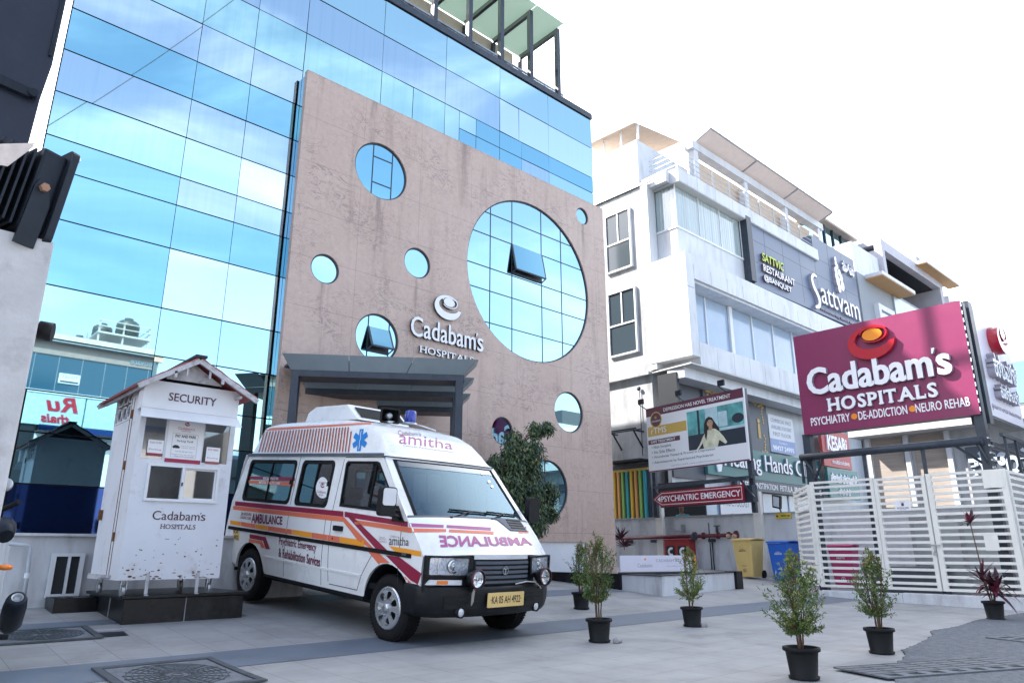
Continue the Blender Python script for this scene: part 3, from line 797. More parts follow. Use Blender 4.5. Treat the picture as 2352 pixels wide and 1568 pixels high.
for a, b in zip(posts[1:], posts[2:]):
    mb = MB(); mb.box(a + .01, b - .01, PY - .30, PY + 1.75, ztop + .03, ztop + .05); mb.build('roof_glass', M['roof_glass'], perg)
rail = thing('glass_balustrade', 'glass balustrade along the hospital roof behind the pergola posts', 'railing', (11, PY + .6, 12.8))
mb = MB(); mb.box(posts[0], 14.4, PY + .58, PY + .60, 12.8, 13.85); mb.build('pane', M['rail_glass'], rail)
mb = MB(); mb.bar((posts[0], PY + .59, 13.88), (14.4, PY + .59, 13.88), .05)
for k in range(12): mb.bar((posts[0] + .3 + k * .7, PY + .59, 12.8), (posts[0] + .3 + k * .7, PY + .59, 13.86), .03)
mb.build('handrail', M['alu'], rail)
mb = MB(); mb.box(4.0, 13.3, PY + 1.78, 22, 12.6, ztop + .02); mb.build('roof_room', M['beige'], hosp)
# ================================================================== ambulance van
from mathutils.bvhtree import BVHTree
VYAW, VPIT = R(-4.2), R(5.0)
VO = Vector((4.495, 6.87, -.945))
VU = Vector((math.sin(VYAW) * math.cos(VPIT), math.cos(VYAW) * math.cos(VPIT), math.sin(VPIT)))   # towards the rear
VS = Vector((math.cos(VYAW), -math.sin(VYAW), 0))                                                  # from the near side to the far side
VH = VS.cross(VU)
def V(s, l, h): return VO + VS * s + VU * l + VH * h
VW = 1.95
M['van_white'] = mat('van_white_paint', (.80, .80, .79), .28, coat=.4, var=.03, vscale=1.5, dirt=(.56, .53, .48), dscale=2.6, dmin=.55, dmax=.95)
M['van_black'] = mat('van_black_plastic', (.008, .009, .011), .42, var=.35, vscale=9, spec=.3)
M['van_grey'] = mat('cowl_grey_plastic', (.085, .10, .125), .5, var=.15)
M['maroon'] = mat('maroon_decal', (.27, .012, .045), .35)
M['orange'] = mat('orange_red_decal', (.72, .17, .085), .35)
M['amber'] = mat('amber_decal', (.86, .33, .02), .35)
M['pinkm'] = mat('faded_magenta_decal', (.40, .10, .24), .4)
M['blue_star'] = mat('blue_star_decal', (.015, .20, .55), .35)
M['ink'] = mat('dark_maroon_ink', (.16, .02, .05), .4)
M['van_glass'] = clear_glass('tinted_window_glass', (.24, .32, .34), .07)
M['ws_glass'] = clear_glass('windscreen_glass', (.30, .46, .56), .10, gcol=(.55, .78, .95))
M['chrome2'] = mat('bright_lamp_reflector', (.84, .86, .90), .28, .55, var=.1, vscale=20)
M['lamp_glass'] = clear_glass('lamp_glass', (.9, .92, .95), .08, .03)
M['seat'] = mat('grey_seat_cloth', (.13, .14, .15), .9, var=.1)
M['interior'] = mat('grey_van_lining', (.11, .12, .13), .8)
M['plate'] = mat('yellow_number_plate', (.80, .56, .22), .4, var=.05)
M['rim'] = mat('silver_wheel_cover', (.55, .57, .59), .28, .85, var=.1)
M['amberl'] = mat('amber_lens', (.85, .22, .03), .2)
M['redl'] = mat('red_lens', (.45, .01, .01), .2)
M['bluel'] = mat('blue_beacon_lens', (.02, .04, .32), .12, coat=.6)

van = thing('ambulance', 'white high-roof ambulance van with maroon and orange stripes parked before the canopy', 'ambulance', VO)

def sh(h):                       # how far the side leans in at a height
    if h > 1.3: return .07 * min(1.4, (h - 1.3) / .65)
    if h < .9: return .045 * ((.9 - h) / .5) ** 2
    return 0.
def arch(cx, cz, r, a0, a1, n=14): return [(cx + r * math.cos(R(a0 + (a1 - a0) * i / n)), cz + r * math.sin(R(a0 + (a1 - a0) * i / n))) for i in range(n + 1)]
side_o = [(-.44, .80), (-.44, .62), (-.30, .46)] + arch(.13, .36, .44, 172, 6) + [(.60, .40), (2.90, .40)] + arch(3.30, .36, .41, 174, 6) + [(3.74, .44), (4.06, .52), (4.10, .70), (4.08, .95), (4.02, 1.30), (3.95, 1.55), (3.86, 1.90), (3.82, 1.985), (.56, 1.985), (.47, 1.93), (-.13, 1.30), (-.30, 1.13), (-.455, .945)]
win_door = [(1.19, 1.37), (.08, 1.345), (.05, 1.37), (.55, 1.885), (.60, 1.90), (1.20, 1.90), (1.23, 1.87)]
win_mid = rrect(1.49, 2.25, 1.335, 1.905, .07)
win_rear = rrect(2.41, 3.72, 1.335, 1.905, .07)
cuts = [('y', k) for k in (.5, .6, .7, .8, .9, 1.3, 1.62)]
bvh_src = []
def keep(o):
    bvh_src.append(o); return o
def make_side(near):
    if near: fn = lambda l, h, d: V(sh(h) + d - .0, l, h)
    else: fn = lambda l, h, d: V(VW - sh(h) - d, l, h)
    mb = MB(); mb.shape([side_o, win_door, win_mid, win_rear], lambda l, h, d: fn(l, h, .03 - d), .03, cuts=cuts)
    o = mb.build('side_panel', M['van_white'], van)
    g = []
    for nm, w in (('door_window', win_door), ('side_window', win_mid), ('side_window', win_rear)):
        m2 = MB(); m2.shape([w], lambda l, h, d: fn(l, h, .012), cuts=[('y', 1.62)])
        gg = m2.build(nm, M['van_glass'], o); g.append(gg)
        cx = sum(p[0] for p in w) / len(w); cz = sum(p[1] for p in w) / len(w)
        wd = max(p[0] for p in w) - min(p[0] for p in w); ht = max(p[1] for p in w) - min(p[1] for p in w)
        t = .035 if nm == 'side_window' else .02
        inner = [(cx + (x - cx) * (1 - 2 * t / wd), cz + (z - cz) * (1 - 2 * t / ht)) for x, z in w]
        outer = [(cx + (x - cx) * (1 + .02 / wd), cz + (z - cz) * (1 + .02 / ht)) for x, z in w]
        m2 = MB(); m2.shape([outer, inner], lambda l, h, d: fn(l, h, .014 - d), .022, cuts=[('y', 1.62)])
        if nm == 'side_window':
            m2.shape([rect(cx - .012, cx + .012, cz - ht / 2 + .02, cz + ht / 2 - .02)], lambda l, h, d: fn(l, h, .013 - d), .012)
            m2.shape([rect(cx - wd / 2 + .05, cx - wd / 2 + .09, cz - .03, cz + .03)], lambda l, h, d: fn(l, h, .013 - d), .016)
        else:
            m2.shape([rect(.60, .63, 1.36, 1.89)], lambda l, h, d: fn(l, h, .013 - d), .012)
        m2.build('window_rubber', M['rubber'], gg)
    return o, g
near, near_gl = make_side(True)
keep(near); [keep(g) for g in near_gl]
far, _ = make_side(False)
# door outlines, shut lines and rub strip on the near side
mb = MB()
SF = lambda l, h, d: V(sh(h) - d - .0008, l, h)
def line(a, b, t=.004, m=0):
    a, b = Vector(a), Vector(b); n = (b - a).normalized(); n = Vector((-n.y, n.x)) * t
    k = max(1, int((b - a).length / .15))
    for i in range(k):
        p, q = a + (b - a) * i / k, a + (b - a) * (i + 1) / k
        mb.shape([[tuple(p + n), tuple(q + n), tuple(q - n), tuple(p - n)]], SF, .0012, m)
for p in ((1.30, 1.93), (1.33, 1.30), (1.33, .95), (1.30, .48)), ((1.28, .455), (.70, .455), (.62, .62), (.44, .86), (.2, .92), (-.05, .92)), ((-.05, 1.27), (-.05, .62)), ((.45, 1.955), (1.28, 1.955)), ((2.35, 1.97), (2.36, .42)), ((1.46, 1.3), (1.46, .42)):
    for a, b in zip(p, p[1:]): line(a, b)
mb.build('shut_line', M['gap'], near)
mb = MB()
mb.shape([rect(-.26, 4.0, .905, .95)], lambda l, h, d: V(sh(h) - d, l, h + .012 * l / 4 - .012), .014); mb.build('rub_strip', M['rubber'], near)
mb = MB(); mb.shape([rect(.62, 2.9, .605, .63)], lambda l, h, d: V(sh(h) - d, l, h), .012); mb.build('swage_line', M['van_white'], near)
mb = MB(); mb.shape([rect(.5, 3.84, 1.965, 2.005)], lambda l, h, d: V(sh(h) - d, l, h), .022); mb.build('roof_gutter', M['van_grey'], van)
mb = MB(); mb.shape([rrect(1.06, 1.24, 1.075, 1.135, .012)], lambda l, h, d: V(sh(h) - d, l, h), .03); mb.shape([circ(1.26, .98, .012, 10)], lambda l, h, d: V(sh(h) - d, l, h), .006); mb.build('door_handle', M['van_black'], near)
mb = MB(); mb.shape([rect(-.20, -.12, .912, .942)], lambda l, h, d: V(sh(h) - d, l, h), .022); mb.build('side_marker', M['lamp_glass'], near)

# front: hood, cowl, pillars round the windscreen
def bow(s, b): return b * (1 - ((s - VW / 2) / (VW / 2)) ** 2)
def edge_s(h): return sh(h)
prof = [(-.47, .925), (-.445, .955), (-.36, 1.06), (-.25, 1.175), (-.14, 1.29), (-.10, 1.325)]
def hood(u, v):
    k = v * (len(prof) - 1); i = min(int(k), len(prof) - 2); t = k - i
    l = prof[i][0] + (prof[i + 1][0] - prof[i][0]) * t; h = prof[i][1] + (prof[i + 1][1] - prof[i][1]) * t
    s = .0 + VW * u
    return V(s, l - bow(s, .19 - .06 * v), h + .035 * (1 - abs(2 * u - 1) ** 3) * (1 - v * .3))
mb = MB(); mb.grid(hood, 24, 15, mf=lambda u, v: 1 if v > .84 + .05 * (1 - abs(2 * u - 1)) * 0 else 0)
hd = keep(mb.build('bonnet', [M['van_white'], M['van_grey']], van))
mb = MB(); mb.shape([[(.705, .60), (.90, .60), (.89, .86), (.60, .86), (.64, .80)]], lambda u, v, d: hood(u, v) + VH * (d + .004), .012, cuts=[('x', .75), ('x', .8), ('x', .85)]); vent = mb.build('bonnet_vent', M['van_grey'], hd)
mb = MB()
for k in range(4): mb.shape([rect(.725, .88, .63 + k * .05, .655 + k * .05)], lambda u, v, d: hood(u, v) + VH * (d + .017), .008, cuts=[('x', .8)])
build_each(mb, 'slat', M['van_black'], vent)
def wsf(u, v, inset=0.):
    h = 1.315 + (1.965 - 1.315) * v; l0 = -.105 + (.50 + .105) * v
    s = sh(h) + (VW - 2 * sh(h)) * u
    return V(s, l0 - bow(s, .13 - .03 * v) + inset, h)
mb = MB()
for (u0, u1, v0, v1) in ((0, .055, 0, 1), (.945, 1, 0, 1), (.055, .945, .955, 1)):
    mb.grid(lambda u, v: wsf(u0 + (u1 - u0) * u, v0 + (v1 - v0) * v), 2 if u1 - u0 < .5 else 20, 10 if v1 - v0 > .5 else 1)
pil = keep(mb.build('windscreen_pillars', M['van_white'], van))
mb = MB(); mb.grid(lambda u, v: wsf(.055 + .89 * u, v * .955, .006), 20, 10)
ws = keep(mb.build('windscreen', M['ws_glass'], van))
mb = MB()
for (u0, u1, v0, v1) in ((.05, .072, 0, .965), (.928, .95, 0, .965), (.072, .928, .945, .965), (.072, .928, 0, .035)):
    mb.grid(lambda u, v: wsf(u0 + (u1 - u0) * u, v0 + (v1 - v0) * v, -.004), 2 if u1 - u0 < .5 else 20, 10 if v1 - v0 > .5 else 1)
mb.build('windscreen_rubber', M['rubber'], ws)
mb = MB(); mb.grid(lambda u, v: wsf(.08 + .84 * u, .85 + .09 * v, -.001), 20, 2)
M['sunband'] = clear_glass('tinted_sun_band', (.18, .42, .52), .12); mb.build('sun_band', M['sunband'], ws)
for k, (u0, v0, u1, v1) in enumerate(((.30, .02, .60, .16), (.62, .02, .90, .15))):
    mb = MB(); a, b = wsf(u0 - .02, .01, -.02), wsf(u1 - .14, v1 - .02, -.03)
    mb.cyl(a - VU * .02, a + VU * .01, .02, n=10); mb.tube([a, (a + b) / 2 - VU * .01, b], .009, 6)
    p, q = wsf(u1 - .30, v1 - .01, -.02), wsf(u1 + .0, v1 - .04, -.02)
    mb.tube([p, (p + q) / 2 - VU * .012, q], .011, 6)
    mb.build('wiper', M['van_black'], ws)

# high roof
rst = [(.47, 1.975, .0), (.52, 2.03, .2), (.62, 2.14, .45), (.78, 2.27, .7), (1.0, 2.375, .88), (1.3, 2.44, .97), (1.8, 2.485, 1), (2.6, 2.50, 1), (3.4, 2.49, 1), (3.72, 2.46, .97), (3.80, 2.37, .85), (3.85, 2.2, .6), (3.87, 1.985, .0)]
def roof(u, v):
    k = u * (len(rst) - 1); i = min(int(k), len(rst) - 2); t = k - i
    l, ht, q = [a + (b - a) * t for a, b in zip(rst[i], rst[i + 1])]
    c = 2 * v - 1; a = abs(c)
    sec = [(0, .95, 1.0), (.35, .62, .995), (.55, .36, .975), (.65, .26, .92), (.72, .215, .82), (.90, .115, .14), (1., .078, .0)]
    for (a0, s0, z0), (a1, s1, z1) in zip(sec, sec[1:]):
        if a <= a1 + 1e-9:
            w = (a - a0) / (a1 - a0); s_, z_ = s0 + (s1 - s0) * w, z0 + (z1 - z0) * w; break
    s_ = .078 + (s_ - .078) * 1.0
    front = 1 if l < 1.2 else 0
    lb = bow(s_, .10) * max(0, 1 - (l - .47) / 1.3) if l < 1.77 else 0
    h = 1.975 + (ht - 1.975) * (z_ if q > .0 else z_)
    s = s_ if c < 0 else VW - s_
    return V(s, l - lb, h)
mb = MB(); mb.grid(roof, 60, 56)
rf = keep(mb.build('high_roof', M['van_white'], van))

# rear panel, floor, inner lining, underbody
rear = [(4.08, .52), (4.12, .70), (4.10, .95), (4.04, 1.30), (3.97, 1.55), (3.88, 1.90), (3.84, 1.985)]
mb = MB()
mb.grid(lambda u, v: (lambda k: V(.03 + (VW - .06) * u, rear[k][0] + .0, rear[k][1]))(min(6, int(round(v * 6)))), 4, 6)
mb.build('rear_panel', M['van_white'], van)
mb = MB(); mb.obox(V(.0, 3.98, .40), VS * VW, VU * .22, VH * .28); mb.build('rear_bumper', M['van_black'], van, bevel=.02)
mb = MB()
mb.obox(V(.06, -.30, .50), VS * (VW - .12), VU * 4.3, VH * .06)
mb.obox(V(.25, -.3, .30), VS * .12, VU * 4.2, VH * .12); mb.obox(V(1.58, -.3, .30), VS * .12, VU * 4.2, VH * .12)
mb.obox(V(.1, .02, .36), VS * 1.75, VU * .2, VH * .1); mb.obox(V(.1, 3.2, .32), VS * 1.75, VU * .2, VH * .12)
mb.cyl(V(.95, 3.3, .33), V(.95, .6, .38), .05, n=10); mb.obox(V(1.1, 1.5, .25), VS * .4, VU * .8, VH * .2)
mb.obox(V(.06, .60, .36), VS * .05, VU * 2.3, VH * .12)
mb.build('underbody', M['van_black'], van)
for cl in (.13, 3.30):
    for sgn in (0, 1):
        mb = MB(); f = (lambda s: s) if sgn == 0 else (lambda s: VW - s)
        mb.grid(lambda u, v: V(f(.035 + .40 * u), cl + .43 * math.cos(math.pi * v), .36 + .43 * math.sin(math.pi * v)), 1, 14)
        mb.shape([arch(cl, .36, .43, 0, 180)], lambda l, h, d: V(f(.43), l, h)); mb.build('wheel_arch_liner', M['gap'], van, recalc=False)
for l0, ss in ((.55, (.22, 1.22)), (1.55, (.2, 1.2)), (2.45, (.2, 1.2))):
    for s0 in ss:
        mb = MB()
        mb.obox(V(s0, l0, .56), VS * .5, VU * .5, VH * .42)
        mb.obox(V(s0, l0 + .42, .9), VS * .5, VU * .12 + VH * .02, VH * .55 + VU * .1)
        mb.obox(V(s0 + .14, l0 + .50, 1.46), VS * .22, VU * .08, VH * .16)
        mb.build('seat', M['seat'], van, bevel=.03)
mb = MB(); mb.obox(V(.1, -.12, .9), VS * 1.75, VU * .42, VH * .36); mb.obox(V(.32, -.02, 1.24), VS * .5, VU * .3, VH * .07); mb.build('dashboard', M['van_black'], van, bevel=.03)
mb = MB()
c = V(.52, .34, 1.28); ax = (VU * .5 + VH * .8).normalized(); a1 = VS; a2 = ax.cross(a1)
mb.tube([c + (a1 * math.cos(t * math.pi / 9) + a2 * math.sin(t * math.pi / 9)) * .19 for t in range(19)], .014, 6); mb.bar(c - a1 * .18, c + a1 * .18, .03); mb.cyl(c, c - ax * .3, .025)
mb.build('steering_wheel', M['van_black'], van)
mb = MB(); mb.grid(lambda u, v: V(.09 + 1.77 * u, .62 + 3.1 * v, 1.955), 1, 1); mb.build('headlining', M['interior'], van)

# front face: grille, lamps, bumper
def fl(s, h): return -.475 - bow(s, .19) + .06 * max(0, (h - .72)) / .25 * 0
FM = lambda s, h, d: V(s, fl(s, h) - d, h)
scuts = [('x', .15 * k) for k in range(1, 13)]
mb = MB(); mb.shape([rect(.0, VW - .0, .58, .945)], FM, .02, cuts=scuts); ff = mb.build('front_panel', M['van_black'], van)
mb = MB()
for k, (za, zb) in enumerate(((.865, .895), (.815, .845), (.765, .795), (.715, .745), (.665, .69))):
    mb.shape([rect(.56, 1.39, za, zb)], lambda s, h, d: FM(s, h, .02 + d), .025, cuts=scuts)
build_each(mb, 'grille_bar', M['van_grey'], ff)
mb = MB(); mb.shape([rect(.55, 1.40, .915, .965)], lambda s, h, d: V(s, fl(s, h) - d - .012, h), .012, cuts=scuts)
M['brightstrip'] = mat('bright_ribbed_strip', (.72, .74, .78), .3, .3, var=.12, vscale=40, stretch=(30, 1, 1)); mb.build('bonnet_strip', M['brightstrip'], ff)
mb = MB(); mb.shape([circ(.975, .80, .046, 24), circ(.975, .80, .037, 24)], lambda s, h, d: FM(s, h, .046 + d), .012)
mb.shape([[(.945, .826), (1.005, .826), (1.003, .814), (.982, .812), (.986, .766), (.964, .766), (.968, .812), (.947, .814)]], lambda s, h, d: FM(s, h, .046 + d), .010); mb.build('badge', M['chrome'], ff)
for nm, s0, s1, sg in (('headlamp', .03, .48, 1), ('headlamp', 1.47, 1.92, -1)):
    mb = MB(); mb.shape([rrect(s0, s1, .755, .925, .018)], lambda s, h, d: FM(s, h, .021 + d * .5), .004, cuts=scuts)
    hl = mb.build(nm, M['chrome2'] if 'chrome2' in M else M['chrome'], ff)
    mb = MB(); mb.shape([rrect(s0, s1, .755, .925, .018)], lambda s, h, d: FM(s, h, .036 + d), .006, cuts=scuts); mb.build('lens', M['lamp_glass'], hl)
    mb = MB(); xb = s0 + .10 if sg > 0 else s1 - .10
    mb.shape([rect(xb - .005, xb + .005, .758, .922)], lambda s, h, d: FM(s, h, .024 + d), .016)
    cx = (xb + s1) / 2 if sg > 0 else (xb + s0) / 2
    mb.lathe(FM(cx, .84, .024), -VU, [(.075, .0), (.072, .010), (.05, .004), (.02, .0), (.018, .010), (0, .012)], 20)
    mb.build('reflector', M['chrome'], hl)
    mb = MB(); mb.shape([rrect(s0 - .035, s1 + .035, .735, .945, .02), rrect(s0, s1, .755, .925, .018)], lambda s, h, d: FM(s, h, .02 + d), .03, cuts=scuts); mb.build('surround', M['van_black'], hl)
    mb = MB(); a, b = (s0 - .02, s1 - .08) if sg > 0 else (s0 + .08, s1 + .02)
    mb.shape([[(a, .655), (b, .655), (b, .705), (a + .04 * sg * (sg > 0), .705)]], lambda s, h, d: FM(s, h, .025 + d), .02, cuts=scuts)
    il = mb.build('indicator', M['brightstrip'], ff)
    mb = MB(); mb.shape([rrect(.12 if sg > 0 else 1.72, .24 if sg > 0 else 1.84, .662, .698, .01)], lambda s, h, d: FM(s, h, .0455 + d), .003, cuts=scuts); mb.build('amber_bulb', M['amberl'], il)
# bumper wraps round to the wheel arches
BP = [(.0, -.19), (.0, -.40), (.04, -.50), (.14, -.565), (.4, -.64), (.7, -.69), (.975, -.705), (1.25, -.69), (1.55, -.64), (1.81, -.565), (1.91, -.50), (1.95, -.40), (1.95, -.19)]
def bpt(u):
    k = u * (len(BP) - 1); i = min(int(k), len(BP) - 2); t = k - i
    return BP[i][0] + (BP[i + 1][0] - BP[i][0]) * t, BP[i][1] + (BP[i + 1][1] - BP[i][1]) * t
bz = [(.645, .10), (.65, .02), (.625, -.012), (.55, -.02), (.45, -.018), (.36, .0), (.33, .03), (.33, .14)]
def bump(u, v):
    s, l = bpt(u); k = v * (len(bz) - 1); i = min(int(k), len(bz) - 2); t = k - i
    h = bz[i][0] + (bz[i + 1][0] - bz[i][0]) * t; d = bz[i][1] + (bz[i + 1][1] - bz[i][1]) * t
    c = (s - VW / 2) / (VW / 2)
    return V(s - c * d * (abs(c) > .9), l + d, h)
mb = MB(); mb.grid(bump, 48, 21); bm_ = mb.build('front_bumper', M['van_black'], van)
M['mesh'] = mat('black_mesh_insert', (.004, .005, .006), .7)
BM = lambda s, h, d: (lambda u: V(s, min(bpt(u)[1], 0) - .025 - d, h))(next((i / 400 for i in range(401) if bpt(i / 400)[0] >= s and i > 40), .5))
for a, b, c, d in ((.20, .62, .42, .55), (1.33, 1.75, .42, .55), (.72, .80, .43, .56), (1.20, 1.28, .43, .56)): mb = MB(); mb.shape([rrect(a, b, c, d, .015)], BM, .004, cuts=scuts); mb.build('air_intake', M['mesh'], bm_)
for a, b in ((.22, .60), (1.35, 1.73)): mb = MB(); mb.shape([rect(a, b, .475, .49)], lambda s, h, d: BM(s, h, d + .004), .01, cuts=scuts); mb.build('intake_bar', M['van_black'], bm_)
for sx in (.40, 1.60):
    c = V(sx, bpt(.32 if sx < 1 else .68)[1] - .05 if False else (-.66 if sx < 1 else -.64), .385)
    mb = MB(); mb.lathe(c, -VU, [(.058, -.05), (.058, .015), (.046, .015), (.042, .004)], 20); fg = mb.build('fog_lamp', M['van_black'], bm_)
    mb = MB(); mb.lathe(c, -VU, [(.044, .004), (.03, .012), (0, .016)], 20); mb.build('fog_lens', M['brightstrip'], fg)
# round driving lamps on the bumper
for sx in (.505, 1.60):
    l0 = -.76 if sx < 1 else -.75
    c = V(sx, l0, .725); ax = (-VU + VH * .02).normalized()
    mb = MB(); mb.lathe(c, ax, [(0, -.13), (.05, -.12), (.088, -.06), (.098, .0), (.098, .03), (.086, .034), (.082, .02)], 32); mb.bar(c - VH * .09 + VU * .05, c - VH * .14 + VU * .09, .03, .015)
    dl = mb.build('driving_lamp', M['van_black'], van)
    mb = MB(); mb.lathe(c, ax, [(.082, .012), (.06, .004), (.03, .0), (0, .0)], 32); mb.lathe(c, ax, [(.018, .0), (.016, .016), (0, .018)], 12); mb.build('reflector', M['chrome'], dl)
    mb = MB(); mb.lathe(c, ax, [(.083, .02), (.06, .032), (.03, .037), (0, .038)], 32); mb.build('lens', M['lamp_glass'], dl)
    mb = MB(); mb.lathe(c, ax, [(.099, .022), (.1005, .03), (.0965, .036), (.09, .0362)], 32); mb.build('red_rim', mat('dull_red_rubber', (.10, .02, .025), .6), dl)
# cable ends hanging over the bumper
mb = MB(); mb.tube([V(.50, -.74, .63), V(.49, -.735, .57), V(.475, -.745, .50), V(.465, -.745, .46)], [.012, .016, .014, .006], 6)
mb.build('taped_cable', mat('grey_tape', (.30, .28, .25), .8), van)
mb = MB(); mb.tube([V(1.14, -.73, .655), V(1.35, -.70, .672), V(1.52, -.68, .66), V(1.60, -.69, .61), V(1.63, -.68, .585)], .007, 6); mb.build('lamp_cable', mat('white_cable', (.6, .58, .55), .6), van)
# plate
PC = lambda x, y, d: V(.99 + x, -.735 - d, .50 + y)
mb = MB(); mb.shape([rrect(-.285, .285, -.075, .075, .012)], PC, .008); pl = mb.build('number_plate', M['plate'], van)
mb = MB(); fit_text(mb, '·KA 05 AH 4922·', -.24, .24, -.038, .04, lambda x, y, d: PC(x, y, d + .0085), .001, bold=.014); mb.build('lettering', mat('plate_ink', (.02, .02, .02), .5), pl)

# wheels
def wheel(l, s0, sgn):
    c = V(s0, l, .345); ax = -VS * sgn
    mb = MB()
    mb.lathe(c, ax, [(.20, -.02), (.225, .0), (.27, .012), (.315, .005), (.335, -.015), (.345, -.04), (.345, -.165), (.335, -.19), (.31, -.205), (.2, -.2)], 48)
    for k in range(60):
        t = 2 * math.pi * k / 60
        e1 = VU * math.cos(t) + VH * math.sin(t); e2 = -VU * math.sin(t) + VH * math.cos(t)
        for w0, w1, off in ((-.012, -.07, 0), (-.075, -.13, .5), (-.135, -.185, 0)):
            tt = 2 * math.pi * (k + off) / 60; e1 = VU * math.cos(tt) + VH * math.sin(tt); e2 = -VU * math.sin(tt) + VH * math.cos(tt)
            mb.obox(c + e1 * .336 + ax * w1 - e2 * .011, e1 * .0125, e2 * .022, ax * (w0 - w1))
    root = mb.build('wheel', M['rubber'], van)
    mb = MB(); mb.lathe(c, ax, [(.222, .0), (.215, .012), (.198, .014), (.19, .0), (.17, -.04), (.05, -.05), (0, -.05)], 40, ms=[0, 0, 0, 0, 1, 1]); mb.build('rim', [M['rim'], M['gap']], root)
    n = 7; outer = circ(0, 0, .2, 56); holes = []
    for k in range(n):
        t0 = 2 * math.pi * k / n
        holes.append([(r * math.cos(t0 + a), r * math.sin(t0 + a)) for r, a in ((.085, -.14), (.12, -.27), (.165, -.25), (.178, -.1), (.178, .12), (.160, .22), (.11, .12))])
    mb = MB(); mb.shape([outer] + holes, lambda x, y, d: c + VU * x + VH * y + ax * (.006 + d + .012 * (1 - (x * x + y * y) / .04)), .008)
    mb.lathe(c, ax, [(.048, .018), (.045, .036), (.02, .042), (0, .042)], 20)
    mb.build('wheel_cover', M['rim'], root)
    return root
wheel(.10, .035, 1); wheel(3.30, .035, 1); wheel(.10, VW - .035, -1); wheel(3.30, VW - .035, -1)

# door mirrors
def mirror(near_):
    f = (lambda s: s) if near_ else (lambda s: VW - s)
    c = V(f(-.20), -.02, 1.46)
    mb = MB(); sx = VS if near_ else -VS
    mb.shape([rrect(-.10, .10, -.155, .155, .04)], lambda x, y, d: c + sx * x + VH * y - VU * (d - .05) , .08)
    o = mb.build('door_mirror', M['van_black'], van, bevel=.012)
    if near_:
        mb = MB(); mb.shape([rrect(-.086, .086, -.04, .142, .03)], lambda x, y, d: c + sx * x + VH * y - VU * (d + .031), .006); mb.build('mirror_cover', M['white_p'], o)
    mb = MB(); mb.tube([c + sx * .05 - VH * .14, V(f(-.06), -.03, 1.31), V(f(.0), -.02, 1.28)], .02, 8); mb.tube([c + sx * .08 - VH * .08, V(f(.0), .02, 1.36)], .014, 8)
    mb.shape([[(-.10, 1.25), (.12, 1.25), (.10, 1.42), (.05, 1.42)]], lambda l, h, d: V(f(sh(h) - d), l, h), .02)
    mb.build('mirror_arm', M['van_black'], o)
mirror(True); mirror(False)

# roof gear: cooling unit, loudspeaker, beacon
ac = []
acp = [(1.75, 2.50), (2.05, 2.72), (2.85, 2.72), (3.05, 2.64), (3.12, 2.49)]
mb = MB(); mb.shape([acp], lambda l, h, d: V(.50 + d, l, h), .90); acu = mb.build('roof_cooling_unit', M['van_white'], van, bevel=.025)
mb = MB(); mb.shape([rect(.08, .82, .06, .30)], lambda x, y, d: V(.50 + x, 1.75 + y * .81 - .012 * .6 - d * .6, 2.50 + y * .59 + .012 * .8 + d * .8), .004); mb.build('grille', M['mesh'], acu)
hs = V(.72, 1.35, 2.56)
ax = (-VU * .9 - VS * .35).normalized(); ex = ax.cross(VH).normalized()
mb = MB()
def horn(k):
    w, d = ((.045, -.17), (.05, -.10), (.10, -.02), (.125, .03))[k]; return w, d
rings = []
for k in range(4):
    w, d = horn(k); rings.append([mb.bm.verts.new(hs + ex * (w * a * 1.05) + VH * (w * b * .8) + ax * d) for a, b in ((-1, -1), (1, -1), (1, 1), (-1, 1))])
for a, b in zip(rings, rings[1:]):
    for i in range(4): mb.bm.faces.new((a[i], a[(i + 1) % 4], b[(i + 1) % 4], b[i]))
mb.bm.faces.new(rings[0])
mb.shape([rrect(-.135, .135, -.105, .105, .03), rrect(-.11, .11, -.08, .08, .02)], lambda x, y, d: hs + ex * x + VH * y + ax * (.022 + d), .016)
sp = mb.build('siren_speaker', M['van_black'], van)
mb = MB(); mb.lathe(hs, ax, [(.0, .03), (.03, .025), (.05, -.02)], 16); mb.build('speaker_plug', M['alu'], sp)
mb = MB(); mb.obox(hs - VH * .10 - VS * .05 - VU * .05, VS * .1, VU * .1, VH * .03); mb.build('bracket', M['alu'], sp)
bc = V(1.08, 1.36, 2.485)
mb = MB(); mb.lathe(bc, VH, [(.10, .0), (.10, .025), (.085, .03), (.08, .03)], 24); be = mb.build('beacon', M['alu'], van)
mb = MB(); mb.lathe(bc, VH, [(.08, .03), (.078, .16), (.07, .185), (.04, .195), (0, .197)], 24); mb.build('beacon_lens', M['bluel'], be)
mb = MB(); mb.tube([bc + VS * .09 + VH * .02, bc + VS * .2 - VU * .05 + VH * .0, bc + VS * .3 - VU * .2 - VH * .05], .01, 6); mb.build('beacon_cable', M['white_p'], be)

